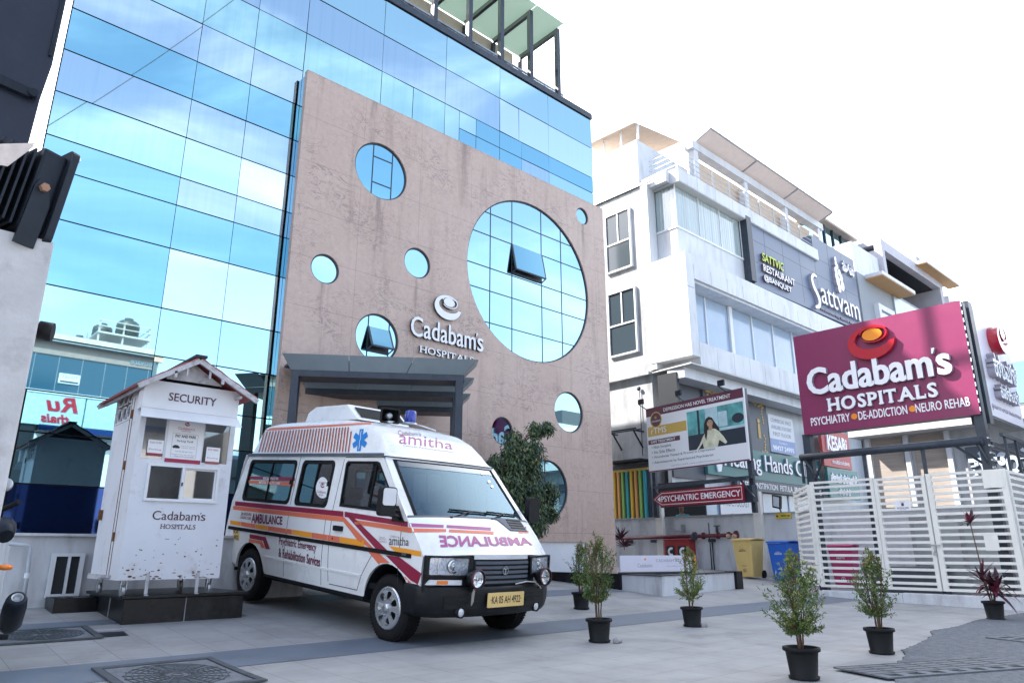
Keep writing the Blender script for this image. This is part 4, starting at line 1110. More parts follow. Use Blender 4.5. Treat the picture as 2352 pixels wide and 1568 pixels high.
# ---- decals laid on the bodywork
bpy.context.view_layer.update()
dv, df = [], []
for o in bvh_src:
    base = len(dv); dv += [v.co.copy() for v in o.data.vertices]; df += [tuple(i + base for i in p.vertices) for p in o.data.polygons]
vtree = BVHTree.FromPolygons(dv, df)
def lay(px, py, lift=.004):
    d = ray(506 + px * .38545, 898 + py * .38545).normalized()
    p, n, i, t = vtree.ray_cast(Vector((0, 0, 0)), d)
    if p is None: return Vector((0, 0, -900))                                  # past the bodywork: trimmed off below
    if n.dot(d) > 0: n = -n
    return p + n * lift
def trim(mb):
    bmesh.ops.delete(mb.bm, geom=[v for v in mb.bm.verts if v.co.z < -500], context='VERTS')
    return mb
def qmap(q, lift=.004):
    """unit square -> quad given by its corners (lower left, lower right, upper right, upper left)"""
    (ax, ay), (bx, by), (cx, cy), (dx, dy) = q
    def fn(u, v, d):
        x = (ax * (1 - u) + bx * u) * (1 - v) + (dx * (1 - u) + cx * u) * v
        y = (ay * (1 - u) + by * u) * (1 - v) + (dy * (1 - u) + cy * u) * v
        return lay(x, y, lift + d)
    return fn
def strip(mb, pts, m=0, lift=.004):
    """polygon in picture-zoom units laid on the body, cut fine enough to follow it"""
    xs = [p[0] for p in pts]; ys = [p[1] for p in pts]
    cs = [('x', min(xs) + k * 14) for k in range(1, int((max(xs) - min(xs)) / 14) + 1)] + [('y', -(min(ys) + k * 14)) for k in range(1, int((max(ys) - min(ys)) / 14) + 1)]
    mb.shape([[(x, -y) for x, y in pts]], lambda x, y, d: lay(x, -y, lift), 0., m, cuts=cs)
def band_between(mb, a, b, w0, w1, m, lift=.004): strip(mb, [a, b, (b[0], b[1] + w1), (a[0], a[1] + w0)], m, lift)
mb = MB()
band_between(mb, (90, 655), (735, 715), 25, 32, 0); band_between(mb, (742, 716), (1118, 776), 32, 32, 0)
band_between(mb, (78, 682), (735, 748), 22, 30, 1); band_between(mb, (800, 765), (1140, 812), 26, 32, 1)
band_between(mb, (1128, 786), (1330, 797), 22, 16, 3); band_between(mb, (1348, 797), (1612, 812), 16, 18, 3); band_between(mb, (1768, 806), (1822, 808), 16, 14, 3)
band_between(mb, (1140, 816), (1345, 822), 24, 16, 1); band_between(mb, (1362, 823), (1628, 836), 16, 17, 1); band_between(mb, (1776, 830), (1836, 832), 16, 14, 1)
seg = [60, 125, 210, 285, 395, 430, 545, 640, 715, 860]
for i, (a, b) in enumerate(zip(seg, seg[1:])):
    ya, yb = 768 + (a - 60) * .150, 768 + (b - 60) * .150
    band_between(mb, (a, ya), (b - 2, yb), 22 + a * .018, 22 + b * .018, 2 if i in (0, 2, 5, 8) else 1)
strip(mb, [(1005, 920), (1195, 952), (1200, 985), (1045, 957)], 2)
strip(mb, [(742, 726), (790, 745), (1000, 950), (975, 950), (935, 946)], 0); strip(mb, [(735, 745), (758, 770), (925, 945), (900, 938), (822, 890), (735, 778)], 1)
strip(mb, [(985, 975), (1065, 985), (1200, 1085), (1178, 1150), (1135, 1125)], 0); strip(mb, [(880, 952), (945, 962), (1140, 1140), (1110, 1140), (1068, 1130), (1010, 1045), (945, 1030)], 1)
strip(mb, [(176, 850), (272, 868), (298, 940), (272, 938), (256, 890), (176, 875)], 0); strip(mb, [(174, 878), (250, 893), (268, 935), (245, 930), (236, 908), (172, 898)], 1)
strip(mb, [(262, 222), (900, 186), (900, 196), (262, 236)], 1)
for k in range(31):
    x0 = 262 + k * 17.2; x1 = x0 + 3.8
    lean = -34 + k * .55; yt = 240 - k * .9 if k < 30 else 240; yb = 364
    if k > 26: yb = 364 - (k - 26) * 0
    for dx, m in ((0, 5), (4.6, 1)):
        strip(mb, [(x0 + dx, yt), (x1 + dx, yt), (x1 + dx + lean, yb), (x0 + dx + lean, yb)], m, .005)
# star of life
def bar6(ang): return [(x * math.cos(ang) - y * math.sin(ang), x * math.sin(ang) + y * math.cos(ang)) for x, y in rect(-.13, .13, -.5, .5)]
for k in range(3):
    mb.shape([bar6(math.pi / 3 * k)], lambda x, y, d, k=k: qmap(((782, 360), (870, 355), (888, 222), (800, 230)), .005 + .0006 * k)(.5 + x, .5 + y, d), 0., 4, cuts=[('y', -.5 + .1 * j) for j in range(1, 10)] + [('x', -.4 + .1 * j) for j in range(9)])
mb.shape([rect(-.016, .016, -.42, .42)], lambda x, y, d: qmap(((782, 360), (870, 355), (888, 222), (800, 230)), .0075)(.5 + x + .02 * math.sin(y * 16), .5 + y, d), 0., 6, cuts=[('y', -.42 + .06 * k) for k in range(1, 14)])
trim(mb).build('livery_stripe', [M['maroon'], M['orange'], M['amber'], M['pinkm'], M['blue_star'], mat('dark_stripe', (.06, .03, .03), .5), M['van_white']], van, recalc=False)

mb = MB()
def vt(body, q, m=0, lift=.0045, **kw): fit_text(mb, body, 0, 1, 0, 1, qmap(q, lift), 0., m, nx=14, ny=3, **kw)
vt('AMBULANCE', ((186, 785), (370, 796), (372, 746), (190, 724)), 0, bold=.03)
vt('24 HOURS', ((124, 738), (186, 742), (188, 726), (126, 718)), 0, bold=.01); vt('CARDIAC CARE', ((120, 757), (184, 766), (185, 750), (121, 742)), 0, bold=.01)
vt('Psychiatric Emergency', ((350, 925), (570, 968), (575, 905), (352, 868)), 0, bold=.02); vt('& Rehabilitation Services', ((348, 985), (594, 1046), (598, 985), (350, 930)), 0, bold=.02)
vt('amitha', ((1064, 312), (1385, 348), (1382, 300), (1068, 236)), 1); vt('Cadabam\'s', ((1058, 262), (1195, 268), (1196, 246), (1058, 232)), 2, 
   ); vt('Centre for Psychosocial Rehabilitation', ((1090, 330), (1405, 372), (1405, 362), (1090, 318)), 2)
vt('amitha', ((1006, 916), (1124, 920), (1126, 872), (1008, 858)), 3); vt('Cadabam\'s', ((1014, 868), (1062, 872), (1062, 862), (1014, 856)), 2)
vt('Centre for', ((948, 874), (984, 876), (984, 866), (948, 862)), 2); vt('Psycho Social', ((948, 886), (990, 888), (990, 878), (948, 876)), 2); vt('Rehabilitation', ((948, 898), (992, 901), (992, 891), (948, 888)), 2)
# mirrored word on the bonnet, written right to left so that it reads in a driver's mirror
fit_text(mb, 'AMBULANCE', 0, 1, 0, 1, lambda u, v, d: qmap(((1312, 930), (1862, 918), (1838, 872), (1300, 858)), .005)(1 - u, v, d), 0., 4, nx=20, ny=3, bold=.035)
trim(mb).build('lettering', [M['ink'], M['pinkm'], mat('faint_ink', (.30, .16, .2), .5), mat('dark_ink', (.06, .03, .05), .5), M['pinkm']], van, recalc=False)
mb = MB(); strip(mb, [(78, 815), (114, 822), (114, 890), (78, 884)], 0, .004)
pq = trim(mb).build('side_number_plate', M['plate'], van, recalc=False)
mb = MB(); vt('KA', ((82, 846), (110, 848), (110, 828), (82, 824)), 0, .006, bold=.02); vt('4922', ((82, 880), (110, 883), (110, 858), (82, 854)), 0, .006, bold=.02); trim(mb).build('lettering', M['gap'], pq, recalc=False)
mb = MB()
band_between(mb, (178, 506), (446, 512), 18, 22, 0, .006); band_between(mb, (172, 530), (440, 540), 18, 26, 1, .006)
vt('EXCELLENCE IN', ((258, 526), (346, 529), (348, 513), (260, 511)), 2, .0075, bold=.02); vt('MENTAL HEALTH CARE', ((232, 551), (358, 557), (360, 541), (234, 535)), 2, .0075, bold=.02)
trim(mb).build('window_sticker', [M['maroon'], M['orange'], M['white_l']], near_gl[2], recalc=False)
mb = MB(); mb.shape([circ(.5, .5, .5, 28)], qmap(((565, 630), (650, 645), (650, 515), (580, 508)), .006)); 
swirl(mb, lambda x, y, d: qmap(((565, 630), (650, 645), (650, 515), (580, 508)), .0075)(x, y, 0), .5, .60, .15, 0., 1, 1)
vt('A member of', ((592, 548), (640, 551), (641, 540), (594, 537)), 2, .0075); vt("Cadabam's", ((578, 604), (632, 612), (634, 594), (580, 586)), 1, .0075); vt('GROUP', ((588, 622), (616, 626), (617, 616), (589, 612)), 2, .0075)
trim(mb).build('window_sticker', [M['white_l'], M['maroon'], M['ink']], near_gl[1], recalc=False)
mb = MB()
for x, y, r in ((1562, 490, 11), (1600, 540, 10), (1618, 568, 9)): mb.shape([circ(x, -y, r, 14)], lambda X, Y, d: lay(X, -Y, .006))
trim(mb).build('windscreen_sticker', M['white_l'], ws, recalc=False)
# ================================================================== security kiosk on its plinth
plinth = thing('kiosk_plinth', 'low black granite plinth under the white security kiosk', 'plinth', (3.1, 9.6, -.76))
mb = MB(); mb.box(2.46, 3.80, 9.02, 10.50, -1.0, -.515); mb.box(2.42, 3.84, 8.985, 10.54, -.513, -.478)
mb.build('plinth_block', M['black_gr'], plinth, bevel=.006)
mb = MB(); mb.box(2.0, 2.455, 10.08, 10.555, -1.0, -.535); mb.build('plinth_block', M['black_gr'], plinth, bevel=.006)
mb = MB(); mb.box(3.115, 3.123, 9.008, 9.03, -.98, -.52); mb.box(2.45, 2.47, 9.55, 9.558, -.98, -.52); build_each(mb, 'joint', M['conc'], plinth)

M['kiosk'] = mat('kiosk_white_paint', (.70, .71, .75), .45, var=.05, vscale=2, dirt=(.44, .38, .34), dscale=5, dmin=.56, dmax=.86)
M['rust'] = mat('rust_brown', (.16, .07, .03), .9, var=.4, vscale=30)
M['tile_red'] = mat('red_roof_sheet', (.36, .10, .10), .6, var=.15, vscale=8)
M['dim'] = mat('dim_interior', (.10, .10, .095), .9)
M['poster'] = mat('white_poster_paper', (.84, .84, .86), .5)
M['k_glass'] = clear_glass('kiosk_glass', (.62, .66, .66), .12)
kx0, kx1, ky0, ky1, kz0, kz1 = 2.31, 3.41, 8.85, 9.98, -.31, 1.86
kiosk = thing('security_kiosk', 'white metal security kiosk with a red gabled roof on castors', 'kiosk', (2.86, 9.4, -.48))
KF = faceY(ky0)
upw = [rect(2.37, 2.60, 1.01, 1.48), rect(3.045, 3.345, 1.01, 1.48)]
low = rect(2.48, 3.245, .565, .935)
mb = MB(); mb.shape([rect(kx0, kx1, kz0, kz1)] + upw + [low], lambda x, y, d: KF(x, y, d - .03), .03)
kb = mb.build('front_wall', M['kiosk'], kiosk)
mb = MB()
KL = lambda y, z, d: Vector((kx0 - d, y, z))
mb.shape([rect(ky0 + .032, ky1, kz0, kz1 + .06), rect(9.30, 9.93, 1.52, 1.90)], lambda y, z, d: KL(y, z, d - .03), .03)
ksl = mb.build('side_wall', M['kiosk'], kiosk)
mb = MB(); mb.box(kx1 - .03, kx1, ky0 + .032, ky1, kz0, kz1 + .06); mb.build('side_wall', M['kiosk'], kiosk)
mb = MB(); mb.box(kx0 + .032, kx1 - .032, ky1 - .03, ky1, kz0, kz1 + .06); mb.build('back_wall', M['kiosk'], kiosk)
mb = MB(); mb.box(kx0 + .032, kx1 - .032, ky0 + .032, ky1 - .032, kz0, kz0 + .04); mb.build('floor_plate', M['dim'], kiosk)
mb = MB()
for y in (9.18, 9.28): mb.box(kx0 - .006, kx0 - .001, y, y + .006, kz0 + .05, 1.75)
for z in (.1, .9, 1.5): mb.box(kx0 - .02, kx0 - .001, 9.175, 9.215, z, z + .10)
mb.box(kx0 - .045, kx0 - .001, 9.84, 9.87, .35, .47)
mb.build('door_seam', M['rust'], ksl)
mb = MB()
for iy in range(3):
    for iz in range(2):
        cy, cz = 9.40 + iy * .21, 1.615 + iz * .19
        p = [(cy - .105, cz), (cy - .05, cz + .08), (cy + .05, cz + .08), (cy + .105, cz), (cy + .05, cz - .08), (cy - .05, cz - .08)]
        mb.shape([p, [(cy + (a - cy) * .84, cz + (b - cz) * .84) for a, b in p]], lambda y, z, d: KL(y, z, d - .02), .016)
mb.box(kx0 - .012, kx0 + .02, 9.28, 9.299, 1.50, 1.92); mb.box(kx0 - .012, kx0 + .02, 9.931, 9.95, 1.50, 1.92); mb.box(kx0 - .012, kx0 + .02, 9.30, 9.93, 1.50, 1.518)
mb.build('ventilation_grille', M['kiosk'], ksl)
for w in upw:
    mb = MB(); mb.shape([w], lambda x, y, d: KF(x, y, -.012)); gl = mb.build('window_pane', M['k_glass'], kb)
mb = MB(); mb.shape([rect(2.455, 3.27, .54, .96), rect(2.485, 2.835, .57, .93), rect(2.865, 3.24, .57, .93)], lambda x, y, d: KF(x, y, d - .01), .035); wf = mb.build('sliding_window', M['white_p'], kb)
mb = MB(); mb.shape([rect(2.86, 3.245, .565, .935), rect(2.885, 3.22, .59, .91)], lambda x, y, d: KF(x, y, d - .02), .02); mb.build('sash_frame', M['white_p'], wf)
mb = MB(); mb.shape([rect(2.885, 3.22, .59, .91)], lambda x, y, d: KF(x, y, -.015)); mb.build('pane', M['k_glass'], wf)
mb = MB(); mb.shape([rect(2.84, 2.855, .72, .76)], KF, .035); mb.build('latch', M['black_pl'], wf)
# little things inside
mb = MB(); mb.box(2.36, 3.36, 9.30, 9.75, .30, .34); mb.box(2.36, 2.4, 9.3, 9.75, -.27, .30); mb.box(3.32, 3.36, 9.3, 9.75, -.27, .3); mb.build('desk', M['dim'], kiosk)
mb = MB()
for z in (1.06, 1.13, 1.2, 1.27): mb.box(2.9, 3.36, ky1 - .06, ky1 - .035, z, z + .03)
build_each(mb, 'shelf_slat', M['beige'], kiosk)
# sign board with its flared lip
mb = MB(); mb.obox((2.255, 8.66, 1.555), (1.09, 0, 0), (0, .19, 0), (0, 0, .325)); sb = mb.build('sign_board', M['white_p'], kiosk, bevel=.004)
mb = MB(); mb.face([(2.25, 8.658, 1.553), (3.35, 8.658, 1.553), (3.375, 8.56, 1.435), (2.225, 8.56, 1.435)]); mb.face([(2.25, 8.84, 1.553), (3.35, 8.84, 1.553), (3.375, 8.56, 1.430), (2.225, 8.56, 1.430)]); mb.build('sign_lip', M['white_p'], sb)
M['sec_ink'] = mat('dark_plum_lettering', (.09, .03, .05), .5)
mb = MB(); fit_text(mb, 'SECURITY', 2.525, 3.07, 1.665, 1.76, faceY(8.658), .004, bold=.008); mb.build('lettering', M['sec_ink'], sb)
# gabled roof
rz, ez = 2.175, 1.785
mb = MB()
def slope(sgn):
    ex = 2.76 + (.72 if sgn > 0 else -.60)
    for k in range(9):
        y0 = 8.46 + k * .195; y1 = y0 + .197; dz = .0
        a, b = Vector((2.76, y0, rz)), Vector((ex, y0, ez)); n = Vector((sgn * .57, 0, .82)) * .022
        pts = []
        for j in range(7):
            t = j / 6; p = a + (b - a) * t - Vector((0, 0, .012 * (j % 2)))
            pts.append(p)
        for p, q in zip(pts, pts[1:]):
            q2 = q + n * .5
            mb.face([p + n, Vector((p.x, y1, p.z)) + n, Vector((q.x, y1, q.z)) + n, q + n]); mb.face([p, q, Vector((q.x, y1, q.z)), Vector((p.x, y1, p.z))])
            mb.face([q, q + n, Vector((q.x, y1, q.z)) + n, Vector((q.x, y1, q.z))])
        for p, q in zip(pts, pts[1:]):
            if k == 0: mb.face([p, q, q + n, p + n])
slope(-1); slope(1)
kr = mb.build('roof', M['tile_red'], kiosk)
mb = MB(); mb.bar((2.76, 8.42, rz + .012), (2.76, 10.22, rz + .012), .13, .03); mb.build('ridge_cap', M['gap'], kr)
M['frame_w'] = mat('dirty_white_frame', (.50, .49, .50), .6, var=.15, vscale=9, dirt=(.12, .11, .11), dscale=12, dmin=.5, dmax=.8)
mb = MB()
for sg in (-1, 1):
    ex = 2.76 + (.74 if sg > 0 else -.62)
    for y in (8.47, 10.19): mb.bar((2.76, y, rz - .035), (ex, y, ez - .035), .03, .055)
    mb.bar((2.78 + sg * .27, 8.47, rz - .20), (2.78 + sg * .27, 8.47, 1.90), .03); mb.bar((2.77 + sg * .13, 8.49, rz - .12), (2.77 + sg * .13, 8.49, 1.95), .022)
    mb.bar((2.76 + sg * .54, 8.5, ez - .0), (2.76 + sg * .54, 10.16, ez - .0), .03)
mb.shape([[(2.46, 1.905), (3.10, 1.905), (3.05, 1.94), (2.77, 2.11), (2.49, 1.96)]], faceY(8.62), .012)
mb.build('gable_frame', M['frame_w'], kr)
mb = MB(); mb.shape([[(2.36, 1.875), (3.36, 1.875), (2.77, 2.13)]], faceY(8.87), .008); mb.shape([[(2.36, 1.875), (3.36, 1.875), (2.77, 2.13)]], faceY(9.97), .008); build_each(mb, 'gable_panel', M['gap'], kr)
# notices in and on the window
PF = faceY(ky0 - .004)
mb = MB(); mb.shape([rect(2.625, 3.03, .985, 1.49)], PF, .004); po = mb.build('price_notice', M['poster'], kiosk)
mb = MB(); P2_ = lambda x, y, d: PF(x, y, .005 + d)
mb.shape([rect(2.625, 3.03, .985, 1.03)], P2_, 0, 1)
swirl(mb, P2_, 2.83, 1.445, .03, 0., 1, 1)
fit_text(mb, "Cadabam's", 2.73, 2.92, 1.375, 1.405, P2_, 0, 1); fit_text(mb, 'HOSPITALS', 2.77, 2.88, 1.352, 1.366, P2_, 0, 1)
fit_text(mb, 'PAY AND PARK', 2.71, 2.95, 1.28, 1.315, P2_, 0, 0, bold=.03); fit_text(mb, 'Parking Tariff', 2.735, 2.92, 1.222, 1.252, P2_, 0, 0, bold=.01)
for y in (1.175, 1.155): fit_text(mb, '2 Wheeler Rs 10 per hour', 2.79, 2.95, y, y + .012, P2_, 0, 0)
mb.shape([[(2.69, 1.165), (2.70, 1.18), (2.72, 1.19), (2.75, 1.188), (2.77, 1.172), (2.78, 1.165), (2.765, 1.152), (2.70, 1.152)]], P2_, 0, 0)
fit_text(mb, 'Car Rs 30 per hour', 2.73, 2.93, 1.108, 1.124, P2_, 0, 0)
for y, a, b in ((1.075, 2.69, 2.955), (1.055, 2.72, 2.945)): fit_text(mb, 'Parking at owner risk only please', a, b, y, y + .013, P2_, 0, 0)
mb.shape([rect(2.68, 2.97, 1.05, 1.33), rect(2.682, 2.968, 1.052, 1.328)], P2_, 0, 0)
mb.build('lettering', [mat('black_print', (.03, .03, .035), .6), mat('crimson_print', (.35, .02, .07), .5)], po, recalc=False)
for x0, x1, z0, z1, t in ((2.425, 2.595, 1.075, 1.225, 'SCAN TO PAY'), (3.085, 3.25, 1.03, 1.20, 'BHARATPE')):
    mb = MB(); mb.shape([rect(x0, x1, z0, z1)], PF, .003); nn = mb.build('paper_notice', M['poster'], kiosk)
    if t == 'BHARATPE': t = 'PAY HERE'
    mb = MB(); mb.shape([rect(x0, x1, z0 - .03, z0)], lambda x, y, d: PF(x, y, .004), 0, 0); [fit_text(mb, t_, x0 + .02, x1 - .02, z_, z_ + .02, lambda x, y, d: PF(x, y, .0042), 0, 0) for t_, z_ in ((t, z1 - .04), ('Parking', z0 + .03))]; mb.build('print', M['maroon'] if x0 < 3 else M['tile_red'], nn)
# lettering and rust on the lower wall
mb = MB(); cadabam(mb, 2.58, 3.17, .335, .435, lambda x, y, d: KF(x, y - .028 * (x - 2.87) * 0, d + .0015), .0015, contrast=.008); serif_text(mb, 'HOSPITALS', .075, lambda x, y, d: KF(2.875 + x, .265 + y, d + .0015), .0015, bold=.0, contrast=.01, sh=.09)
mb.build('lettering', M['sec_ink'], kb)
rn = random.Random(5); mb = MB()
for k in range(70):
    x = rn.uniform(2.34, 3.38); z = kz0 + (rn.random() ** 2.2) * .45 + .012
    w = rn.uniform(.004, .03) * (1 if z < -.2 else .5); h = rn.uniform(.003, .010)
    mb.shape([[(x + w * math.cos(a) * rn.uniform(.7, 1.2), z + h * math.sin(a) * rn.uniform(.7, 1.2)) for a in [i * math.pi / 4 for i in range(8)]]], lambda X, Z, d: KF(X, Z, .0016))
mb.build('rust_spot', M['rust'], kb, recalc=False)
for x, y in ((2.40, 8.92), (3.32, 8.92), (2.40, 9.88), (3.32, 9.88)):
    mb = MB(); mb.cyl((x - .02, y, -.418), (x + .02, y, -.418), .055, n=18); mb.bar((x - .028, y, -.41), (x - .028, y, -.31), .008, .05); mb.bar((x + .028, y, -.41), (x + .028, y, -.31), .008, .05); mb.cyl((x - .03, y, -.418), (x + .03, y, -.418), .012); mb.build('castor', M['alu'], kiosk)
for x in (2.60, 3.14):
    mb = MB(); mb.box(x, x + .035, 8.838, 8.846, -.46, -.24); mb.box(x, x + .035, 8.80, 8.837, -.474, -.464); mb.build('fixing_strap', M['frame_w'], kiosk)
mb = MB(); mb.obox((2.17, 9.5, -.30), (.02, -.35, 0), (.03, 0, 0), (0, 0, .035)); mb.bar((2.30, 9.1, -.275), (2.30, 9.98, -.275), .035, .03); mb.build('tow_bar', M['frame_w'], kiosk)

# ================================================================== entrance canopy: three angled portal frames
M['panel_gr'] = mat('grey_composite_panel', (.22, .265, .29), .35, .15, var=.06)
can = thing('entrance_canopy', 'grey entrance canopy of stepped portal frames set at an angle to the granite front', 'canopy', (6.8, 11, -.6))
dr = Vector((-.82, .572, 0)); nn_ = Vector((.572, .82, 0))
def clipt(p): return (12.185 - p.y) / dr.y
for k in range(3):
    pr = Vector((7.76, 9.80, 0)) + nn_ * .90 * k
    z1 = 3.03 - .12 * k
    L0 = min(3.0 if k == 0 else 9, clipt(pr))
    pl_ = pr + dr * L0
    up = Vector((0, 0, 1)); fo = -nn_
    # flared fascia
    a0, b0 = pl_ - dr * -.02 + up * z1, pr + up * z1
    a1, b1 = pl_ + dr * (.16 if k == 0 else 0) + fo * .16 + up * (z1 + .25), pr - dr * .26 + fo * .16 + up * (z1 + .25)
    th = nn_ * .03
    mb = MB()
    n = 3
    for i in range(n):
        g = .004
        A0, B0 = a0 + (b0 - a0) * (i / n + g * .5), a0 + (b0 - a0) * ((i + 1) / n - g * .5)
        A1, B1 = a1 + (b1 - a1) * (i / n + g * .5), a1 + (b1 - a1) * ((i + 1) / n - g * .5)
        mb.face([A0, B0, B1, A1]); mb.face([A0 + th, A1 + th, B1 + th, B0 + th]); mb.face([A1, B1, B1 + th, A1 + th])
    e = nn_ * .5 + up * 0
    mb.face([b0, b0 + e, b1 + e, b1]); mb.face([a0, a1, a1 + e, a0 + e]) if k == 0 else None
    mb.build('fascia_panel', M['panel_gr'], can, recalc=False)
    mb = MB(); mb.obox(pl_ + up * (z1 - .11), pr - pl_ - dr * .02, nn_ * .46, up * .105); mb.build('beam', M['steel_d'], can)
    mb = MB(); mb.obox(pr + up * -1.1, dr * .13, nn_ * .22, up * (z1 + 1.1 - .112)); mb.build('post', M['steel_d'], can)
    if k == 0:
        mb = MB(); mb.obox(pl_ + up * -1.1, dr * -.13, nn_ * .22, up * (z1 + 1.1 - .112)); mb.build('post', M['steel_d'], can)
pr0 = Vector((7.76, 9.80, 0)); pl0 = pr0 + dr * 3.0; pr2 = pr0 + nn_ * 1.85
mb = MB(); mb.shape([[(pl0.x + .05, pl0.y + .1), (pr0.x - .02, pr0.y + .16), (pr2.x - .05, pr2.y), (9.1, 12.16), (5.45, 12.16)]], lambda x, y, d: Vector((x, y, 3.21 + d)), .04); mb.build('roof_sheet', M['steel_d'], can)
door = thing('entrance_door', 'dark glass entrance door under the grey canopy, mostly behind the ambulance', 'door', (6.9, 12.15, -.5))
mb = MB(); mb.box(6.3, 8.3, 12.13, 12.195, -.7, 1.9); mb.build('door_glass', M['g_deep'], door)
mb = MB(); mb.box(6.22, 6.30, 12.11, 12.196, -.7, 1.98); mb.box(8.3, 8.38, 12.11, 12.196, -.7, 1.98); mb.box(6.301, 8.299, 12.11, 12.196, 1.9, 1.98); mb.box(7.27, 7.33, 12.11, 12.129, -.7, 1.9); build_each(mb, 'door_frame', M['steel_d'], door)

# ================================================================== hospital name on the granite
sgn_ = thing('wall_sign', 'raised white swirl emblem and hospital name on the pink granite front', 'sign', (8.9, 12.2, 4.8))
WF = faceY(12.18)
P = lambda x, y: (lambda p: (p.x, p.z))(onY(x, y, 12.14))
def pbox(x0, y0, x1, y1): a = P(x0, y0); b = P(x1, y1); return a, b
(sx0, _), (sx1, _) = P(999, 702), P(1062, 706)
_, sz1 = P(1025, 674); _, sz0 = P(1035, 736)
mb = MB(); swirl(mb, WF, (sx0 + sx1) / 2 - .03, (sz0 + sz1) / 2 - .02, (sx1 - sx0) / 2 * .96, .05, 0, 0, 1); mb.build('emblem', [M['white_l'], M['steel_d']], sgn_)
(tx0, tza), (tx1, tzb) = P(943, 757), P(1110, 798)
mb = MB(); cadabam(mb, tx0, tx1, tza - .12, tza + .33, WF, .05, 0, 1, contrast=.012, bold=.006); mb.build('name_lettering', [M['white_l'], M['steel_d']], sgn_)
(hx0, hz0), (hx1, hz1) = P(965, 806), P(1088, 825)
mb = MB(); hc = (hx0 + hx1) / 2
serif_text(mb, 'HOSPITALS', .215, lambda x, y, d: WF(hc + x, P(1026, 814)[1] + y, d), .04, 0, 1, bold=.008, contrast=.012, width=hx1 - hx0)
mb.build('word_lettering', [M['white_l'], M['steel_d']], sgn_)

# ================================================================== left foreground: pillar, floodlight, cabinet, camera, motorcycle
pil_ = thing('gate_pillar', 'grey concrete gate pillar at the left edge of the picture', 'pillar', (-.05, 3.25, -1.0))
M['pillar'] = mat('pale_cement_render', (.50, .50, .51), .85, var=.10, vscale=6, dirt=(.30, .29, .29), dscale=5, dmin=.55, dmax=.8, bump=.3, bscale=25)
mb = MB(); mb.box(-.55, .395, 3.0, 3.6, -1.1, 1.12); mb.build('shaft', M['pillar'], pil_, bevel=.008)
M['flood'] = mat('dark_blue_grey_diecast', (.016, .021, .030), .45, .2, var=.2, vscale=12, spec=.3)
fl_ = thing('floodlight', 'large black finned floodlight seen edge-on on the concrete pillar', 'floodlight', (.27, 3.2, 1.12))
tl = Matrix.Translation((.262, 3.15, 1.32)) @ Matrix.Rotation(R(6), 4, 'Y') @ Matrix.Rotation(R(16), 4, 'Z')
TF = lambda x, y, z: tl @ Vector((x, y, z))
mb = MB()
mb.obox(TF(-.02, -.16, -.17), TF(.07, -.16, -.17) - TF(-.02, -.16, -.17), TF(-.02, .2, -.17) - TF(-.02, -.16, -.17), TF(-.02, -.16, .17) - TF(-.02, -.16, -.17)); mb.build('housing', M['flood'], fl_, bevel=.012)
mb = MB(); mb.shape([rrect(-.19, .23, -.205, .205, .03)], lambda y, z, d: TF(.068 + d, y, z), .028); fc = mb.build('front_cover', M['flood'], fl_, bevel=.006)
mb = MB(); mb.shape([rrect(-.15, .19, -.165, .165, .02)], lambda y, z, d: TF(.0965, y, z)); mb.build('lens', M['lamp_glass'], fc)
mb = MB(); mb.cyl(TF(.10, -.165, .18), TF(.104, -.165, .18), .012, n=10); mb.build('screw', M['chrome'], fc)
for k in range(13):
    mb = MB(); x = -.045 - k * .026; hh = .17 - k * .004
    mb.obox(TF(x, -.155, -hh), TF(x + .008, -.155, -hh) - TF(x, -.155, -hh), TF(x, .19, -hh) - TF(x, -.155, -hh), TF(x, -.155, hh - .02) - TF(x, -.155, -hh)); mb.build('cooling_fin', M['flood'], fl_)
mb = MB(); mb.obox(TF(-.38, -.10, -.15), TF(-.02, -.10, -.15) - TF(-.38, -.10, -.15), TF(-.38, .15, -.15) - TF(-.38, -.10, -.15), TF(-.38, -.10, .10) - TF(-.38, -.10, -.15)); mb.build('heat_sink', M['flood'], fl_)
mb = MB(); mb.shape([[(-.02, -.24), (.05, -.24), (.055, -.06), (.03, .02), (-.005, .03), (-.015, .0)]], lambda x, z, d: TF(x, -.165 - d, z), .012); br_ = mb.build('mounting_bracket', M['flood'], fl_)
mb = MB(); mb.cyl(TF(.015, -.176, .0), TF(.015, -.196, .0), .017, n=6, smooth=False); mb.build('bolt', mat('rusty_bolt', (.30, .17, .11), .7), br_)
tag(fl_, None)
pn = thing('metal_strip', 'bright bare metal strip lying across the floodlight fins', 'metal strip', (.15, 2.9, 1.32))
mb = MB(); mb.face([(-.05, 2.90, 1.30), (.265, 2.88, 1.435), (.20, 2.92, 1.34), (-.05, 3.0, 1.20)]); mb.face([(-.05, 2.905, 1.292), (.20, 2.925, 1.332), (.265, 2.885, 1.427)]); mb.build('strip', mat('bare_metal', (.66, .60, .60), .4, .3, var=.2, vscale=15), pn)
cab = thing('sign_cabinet', 'dark navy steel sign cabinet high at the top left corner', 'cabinet', (-.2, 4.1, 1.1))
M['navy'] = mat('dark_navy_steel', (.012, .018, .035), .45, var=.3, vscale=4, dirt=(.05, .06, .08), dscale=8, dmin=.6, dmax=.8)
mb = MB(); mb.shape([[(-1.2, 1.9), (.335, 1.93), (.345, 2.24), (.365, 2.46), (.37, 4.2), (-1.2, 4.2)]], faceY(4.5), .5); cb = mb.build('box', M['navy'], cab, bevel=.006)
mb = MB(); mb.bar((-.2, 3.985, 2.30), (.30, 3.985, 2.24), .035, .05); mb.cyl((.31, 3.99, 2.24), (.31, 3.95, 2.24), .022, n=12); mb.build('clamp_bar', M['flood'], cb)
